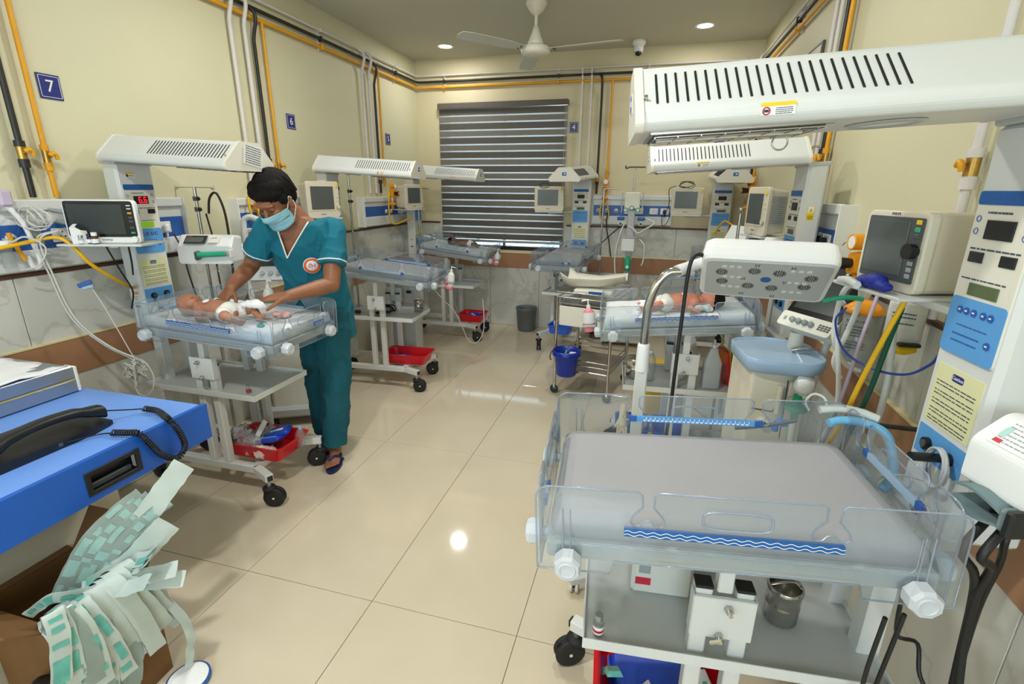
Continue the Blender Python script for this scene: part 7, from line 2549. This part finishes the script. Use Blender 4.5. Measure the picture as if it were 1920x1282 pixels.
bm = bmesh.new()
blob(bm, hp(-.012, 0, .024), (.100, .077, .104), R3)
blob(bm, hp(.030, 0, -.035), (.064, .060, .082), R3)
blob(bm, hp(.052, 0, -.088), (.030, .034, .026), R3)
blob(bm, hp(.0, 0, -.06), (.062, .058, .052), R3)
capsule(bm, hp(.088, 0, .012), hp(.110, 0, -.030), .009, .014)
blob(bm, hp(.080, 0, .030), (.020, .058, .014), R3)
for k in (-1, 1):
    blob(bm, hp(-.004, k * .079, -.016), (.018, .008, .032), R3)
    blob(bm, hp(.070, k * .034, -.020), (.022, .022, .022), R3)
    blob(bm, hp(.076, k * .031, .006), (.013, .015, .010), R3)
capsule(bm, hp(-.030, 0, -.06), W(-1.765, 2.275, 1.40), .054, .062)
ring_loft(bm, [(c, rx * .93, ry * .93) for c, rx, ry in TORSO])
for S_, E_, W_ in ((SR, ER, WR_), (SL_, EL, WL_)):
    capsule(bm, S_, E_, .052, .042, 16)
    m_ = E_.lerp(W_, .35)
    capsule(bm, E_, m_, .041, .042, 16)
    capsule(bm, m_, W_, .041, .029, 16)
    capsule(bm, TORSO[4][0], S_, .07, .05)
hand(bm, WR_, V((-.06, -.72, -.62)), V((-.15, -.62, .76)), V((1, -.1, 0)), (.55, .50, .60, .75), .7)
hand(bm, WL_, V((-.93, -.28, -.10)), V((-.05, -.25, 1)), V((0, -1, 0)), (.25, .30, .34, .40), 1.0)
HIPR, HIPL = W(-1.905, 2.475, .88), W(-1.745, 2.425, .88)
KR, KL = W(-1.895, 2.455, .47), W(-1.722, 2.370, .47)
AR, AL = W(-1.905, 2.470, .085), W(-1.742, 2.325, .085)
for h_, k_, a_ in ((HIPR, KR, AR), (HIPL, KL, AL)):
    capsule(bm, h_, k_, .080, .056, 14)
    capsule(bm, k_, a_, .054, .034, 14)
FD = V((.42, -.90, 0)).normalized()
FS = V((FD.y, -FD.x, 0)) * -1
for a_, side in ((AR, 1), (AL, -1)):
    b_ = V((a_.x, a_.y, 0))
    capsule(bm, a_ - V((0, 0, .03)), b_ - FD * .035 + V((0, 0, .052)), .035, .030)
    capsule(bm, a_ - V((0, 0, .02)), b_ + FD * .095 + V((0, 0, .038)), .034, .020)
    for t_ in range(5):
        o_ = FS * side * (.030 - .0150 * t_)
        L = (.165, .160, .152, .143, .130)[t_]
        capsule(bm, b_ + FD * .085 + o_ * .9 + V((0, 0, .036)), b_ + FD * (L - .012) + o_ + V((0, 0, .029)), .015 if t_ else .017, .0085 if t_ else .0125, 8, 3)
body = fuse(bm, 'body', SKIN, .0042, man, 4, .5)

bm = bmesh.new()
blob(bm, hp(-.024, 0, .040), (.100, .085, .096), R3)
blob(bm, hp(-.060, 0, -.002), (.058, .074, .076), R3)
for k in range(9):
    y = -.064 + .016 * k
    blob(bm, hp(.056 - 6 * y * y, y, .074 - 1.5 * y * y), (.036, .024, .030), R3)
    blob(bm, hp(.030 - 4 * y * y, y, .098 - 3 * y * y), (.040, .024, .030), R3)
for k in (-1, 1):
    blob(bm, hp(.018, k * .073, .028), (.030, .016, .034), R3)
    blob(bm, hp(.0, k * .078, .010), (.012, .007, .030), R3)
# locks combed from the crown to the hairline
rr = random.Random(2)
for k in range(64):
    a = 2 * PI * k / 64 + rr.uniform(-.05, .05)
    front = max(0, math.cos(a))
    low = .055 * front + (1 - front) * (.02 - .05 * max(0, -math.cos(a)))
    pts = []
    for i in range(6):
        t = i / 5
        ph_ = .25 + t * (1.32 + rr.uniform(-.06, .10))
        x = -.024 + .103 * math.sin(ph_) * math.cos(a + .25 * t)
        y = .0875 * math.sin(ph_) * math.sin(a + .25 * t)
        z = .040 + .100 * math.cos(ph_)
        if t == 1:
            z = min(z, low + rr.uniform(-.010, .008))
        pts.append(hp(x, y, z))
    r0 = .010
    for i in range(5):
        capsule(bm, pts[i], pts[i + 1], r0 * (1 - .12 * i), r0 * (1 - .12 * (i + 1)), 7, 2)
fuse(bm, 'hair', HAIR, .0032, man, 2, .5)
g = G()
for k in (-1, 1):
    g.tube([hp(.090, k * .014, .028), hp(.088, k * .034, .034), hp(.074, k * .052, .027)], [.0034, .0026], HAIR, 6, 3)
g.build('eyebrows', man)
g = G()
for k in (-1, 1):
    g.tube([hp(.0905, k * .019, .003), hp(.0900, k * .031, -.001), hp(.082, k * .044, .003)], .0018, BLACK, 5, 3)
g.build('downcast_eyes', man)
# pleated mask: nose bridge to below the chin
g = G()
rows = []
NR, NC = 15, 19
hull = BVHTree.FromPolygons([v.co.copy() for v in body.data.vertices], [list(p.vertices) for p in body.data.polygons])
for i in range(NR):
    t = i / (NR - 1)
    z = -.010 - .100 * t
    half = 62 + 6 * math.sin(PI * t)
    row = []
    for j in range(NC):
        a = math.radians(half * (2 * j / (NC - 1) - 1))
        zc_ = z - .010 * (abs(2 * j / (NC - 1) - 1) ** 2) * (1 if t < .5 else -1.2)
        o_ = hp(-.005, 0, zc_)
        d_ = (R3.to_3x3() @ V((math.cos(a), math.sin(a), 0))).normalized()
        hit = hull.ray_cast(o_ + d_ * .25, -d_, .3)
        rad = (hit[0] - o_).dot(d_) if hit[0] else .07
        rad = max(min(rad, .145), .066)
        smooth_r = .068 + .036 * math.cos(a) ** 2 + .030 * math.exp(-(a / .30) ** 2) * math.exp(-((t - .18) / .28) ** 2)
        rad = max(rad, smooth_r) + .006 + (.0016 if i % 3 == 0 else 0)
        row.append(o_ + d_ * rad)
    rows.append(row)
vs = [p for r in rows for p in r]
fs = [[i * NC + j, i * NC + j + 1, (i + 1) * NC + j + 1, (i + 1) * NC + j] for i in range(NR - 1) for j in range(NC - 1)]
mk = g.add(vs, fs, MASKM, True).build('face_mask', man)
md = mk.modifiers.new('s', 'SOLIDIFY')
md.thickness = .0015
for k, j in ((-1, 0), (1, NC - 1)):
    g = G()
    ear_t, ear_b = hp(-.004, k * .087, .020), hp(-.010, k * .086, -.045)
    g.tube([rows[1][j], rows[1][j].lerp(ear_t, .6), ear_t, hp(-.020, k * .083, .0)], .0018, PAPER, 5, 4)
    g.tube([rows[-2][j], rows[-2][j].lerp(ear_b, .6), ear_b, hp(-.020, k * .083, -.015)], .0018, PAPER, 5, 4)
    g.build('ear_loop', mk)

# scrub top
bm = bmesh.new()
top_rows = [(W(-1.832, 2.452, .735), .192, .132), (W(-1.826, 2.442, .80), .186, .128), (W(-1.822, 2.435, .92), .182, .122)] + [(c, rx * 1.05 + .004, ry * 1.06 + .004) for c, rx, ry in TORSO[2:5]] + [(W(-1.768, 2.277, 1.40), .118, .084), (W(-1.766, 2.265, 1.425), .085, .072)]
ring_loft(bm, top_rows)
for S_, E_ in ((SR, ER), (SL_, EL)):
    h_ = S_.lerp(E_, .66)
    blob(bm, S_, (.066, .066, .066))
    frustum(bm, S_.lerp(E_, -.05), h_, .064, .074, 20)
    capsule(bm, TORSO[4][0] + V((0, 0, .005)), S_, .085, .062)
top = fuse(bm, 'scrub_top', TEAL, .0062, man, 3, .5)
# folds in the cloth
tm = top.data


wrinkle(tm, lambda p: .006 * noise.noise(V((p.x * 9, p.y * 9, p.z * 4.5))) + folds(p, 8.0, .009))
# V neck opening
tip, tl, trr = W(-1.815, 2.20, 1.235), W(-1.835, 2.195, 1.405), W(-1.690, 2.245, 1.415)


def chest2d(p):
    q = p - TORSO[3][0]
    return q.dot(SHX), p.z


A2, B2_, C2 = (chest2d(tip)[0], tip.z), (chest2d(tl)[0] - .02, 1.46), (chest2d(trr)[0] + .03, 1.47)


def inside(p, a, b, c):
    s1 = (b[0] - a[0]) * (p[1] - a[1]) - (b[1] - a[1]) * (p[0] - a[0])
    s2 = (c[0] - b[0]) * (p[1] - b[1]) - (c[1] - b[1]) * (p[0] - b[0])
    s3 = (a[0] - c[0]) * (p[1] - c[1]) - (a[1] - c[1]) * (p[0] - c[0])
    return (s1 >= 0) == (s2 >= 0) == (s3 >= 0)


tree = bvh(top)
bm = bmesh.new()
bm.from_mesh(tm)
dead = [f for f in bm.faces if (f.normal.dot(FWD) > -.15 and inside(chest2d(f.calc_center_median()), A2, B2_, C2)) or f.calc_center_median().z > 1.425 and (f.calc_center_median() - W(-1.766, 2.265, 1.43)).length < .08]
bmesh.ops.delete(bm, geom=dead, context='FACES')
bm.to_mesh(tm)
bm.free()
md = top.modifiers.new('s', 'SOLIDIFY')
md.thickness = .003


def on_chest(a, z, off=.002):
    o_ = TORSO[3][0] + SHX * a
    o_.z = z
    o_ = o_ + FWD * .5
    h_ = tree.ray_cast(o_, -FWD)
    return (h_[0] + FWD * off) if h_[0] else None


for (e0, e1) in ((B2_, A2), (C2, A2)):
    pts = []
    for i in range(22):
        t = i / 21
        p = on_chest(e0[0] + (e1[0] - e0[0]) * t, e0[1] + (e1[1] - e0[1]) * t)
        if p is not None:
            pts.append(p)
    if len(pts) > 3:
        G().tube(pts, .0042, TRIM, 6).build('collar_piping', top)
for S_, E_ in ((SR, ER), (SL_, EL)):
    ax = (E_ - S_).normalized()
    c_ = S_.lerp(E_, .60)
    n1 = ax.orthogonal().normalized()
    n2 = ax.cross(n1)
    pts = []
    for i in range(41):
        a = 2 * PI * i / 40
        d_ = n1 * math.cos(a) + n2 * math.sin(a)
        h_ = tree.ray_cast(c_ + d_ * .2, -d_, .3)
        ok = h_[0] is not None and (h_[0] - c_).length < .088
        pts.append((h_[0] if ok else c_ + d_ * .074) + d_ * .0012)
    G().tube(pts, .0036, TRIM, 6, 0, False).build('sleeve_piping', top)
bc_ = on_chest(.028, 1.195, 0)
h_ = tree.ray_cast(TORSO[3][0] + SHX * .028 + FWD * .5 - V((0, 0, TORSO[3][0].z - 1.195)), -FWD)
nn = h_[1].normalized()
nn = (nn + FWD).normalized()
xx = V((0, 0, 1)).cross(nn).normalized()
BMt = Matrix((xx, nn.cross(xx), nn)).transposed().to_4x4()
BMt.translation = bc_ + nn * .006
bd_ = G(BMt).lathe([(0, .0), (.044, .0), (.044, .002), (0, .002)], PAPER, 32).build('chest_badge', top)
G(BMt).lathe([(.029, .0022), (.041, .0022), (.041, .003), (.029, .003)], mat('badge_orange', (232, 96, 48), .6, var=.04, scale=30), 32).build('badge_ring', top)
text('IıH', .032, mat('badge_magenta', (196, 50, 90), .6, var=.04, scale=30), top, BMt @ T(0, -.001, .0025), 'badge_letters', .0006)
G(BMt).prism([(-.012, .006), (-.002, .006), (-.007, .018)], .0022, .003, MATS['badge_orange']).build('badge_emblem', top)

# trousers
bm = bmesh.new()
ring_loft(bm, [(W(-1.825, 2.450, .80), .165, .115), (W(-1.825, 2.448, .98), .160, .108)])
for h_, k_, a_ in ((HIPR, KR, AR), (HIPL, KL, AL)):
    frustum(bm, k_, h_.lerp(k_, -.05), .084, .105, 20)
    blob(bm, k_, (.084, .084, .09))
    frustum(bm, a_ + V((0, 0, .012)), k_, .078, .084, 20)
    blob(bm, h_, (.105, .105, .11))
tro = fuse(bm, 'scrub_trousers', TEALD, .0068, man, 3, .5)
wrinkle(tro.data, lambda p: .007 * noise.noise(V((p.x * 11, p.y * 11, p.z * 4))) + folds(p, 9.0, .010))

# slippers
NAVYR = mat('navy_rubber', (20, 34, 84), .55, var=.08, scale=20)
for a_, side in ((AR, 1), (AL, -1)):
    b_ = V((a_.x, a_.y, 0))
    out = []
    for i in range(28):
        t = 2 * PI * i / 28
        L = math.cos(t)
        wd = .050 - .008 * (1 if L < 0 else 0) + .004 * L
        p = b_ + FD * (.055 + .132 * L) + FS * side * (wd * math.sin(t) * (1.0 - .12 * L * L))
        out.append((p.x, p.y))
    sl = G().prism(out, .0, .006, BLACK).prism(out, .006, .018, NAVYR).build('slipper', man)
    toe = b_ + FD * .115 + FS * side * .018 + V((0, 0, .022))
    g = G()
    for k in (-1, 1):
        g.tube([toe + V((0, 0, .012)), toe.lerp(b_ + FD * .05 + FS * k * .044 + V((0, 0, .05)), .5) + V((0, 0, .026)), b_ + FD * .045 + FS * k * .046 + V((0, 0, .016))], [.0065, .011], NAVYR, 8, 5)
    g.build('strap', sl)

bpy.data.scenes.remove(_TMP)
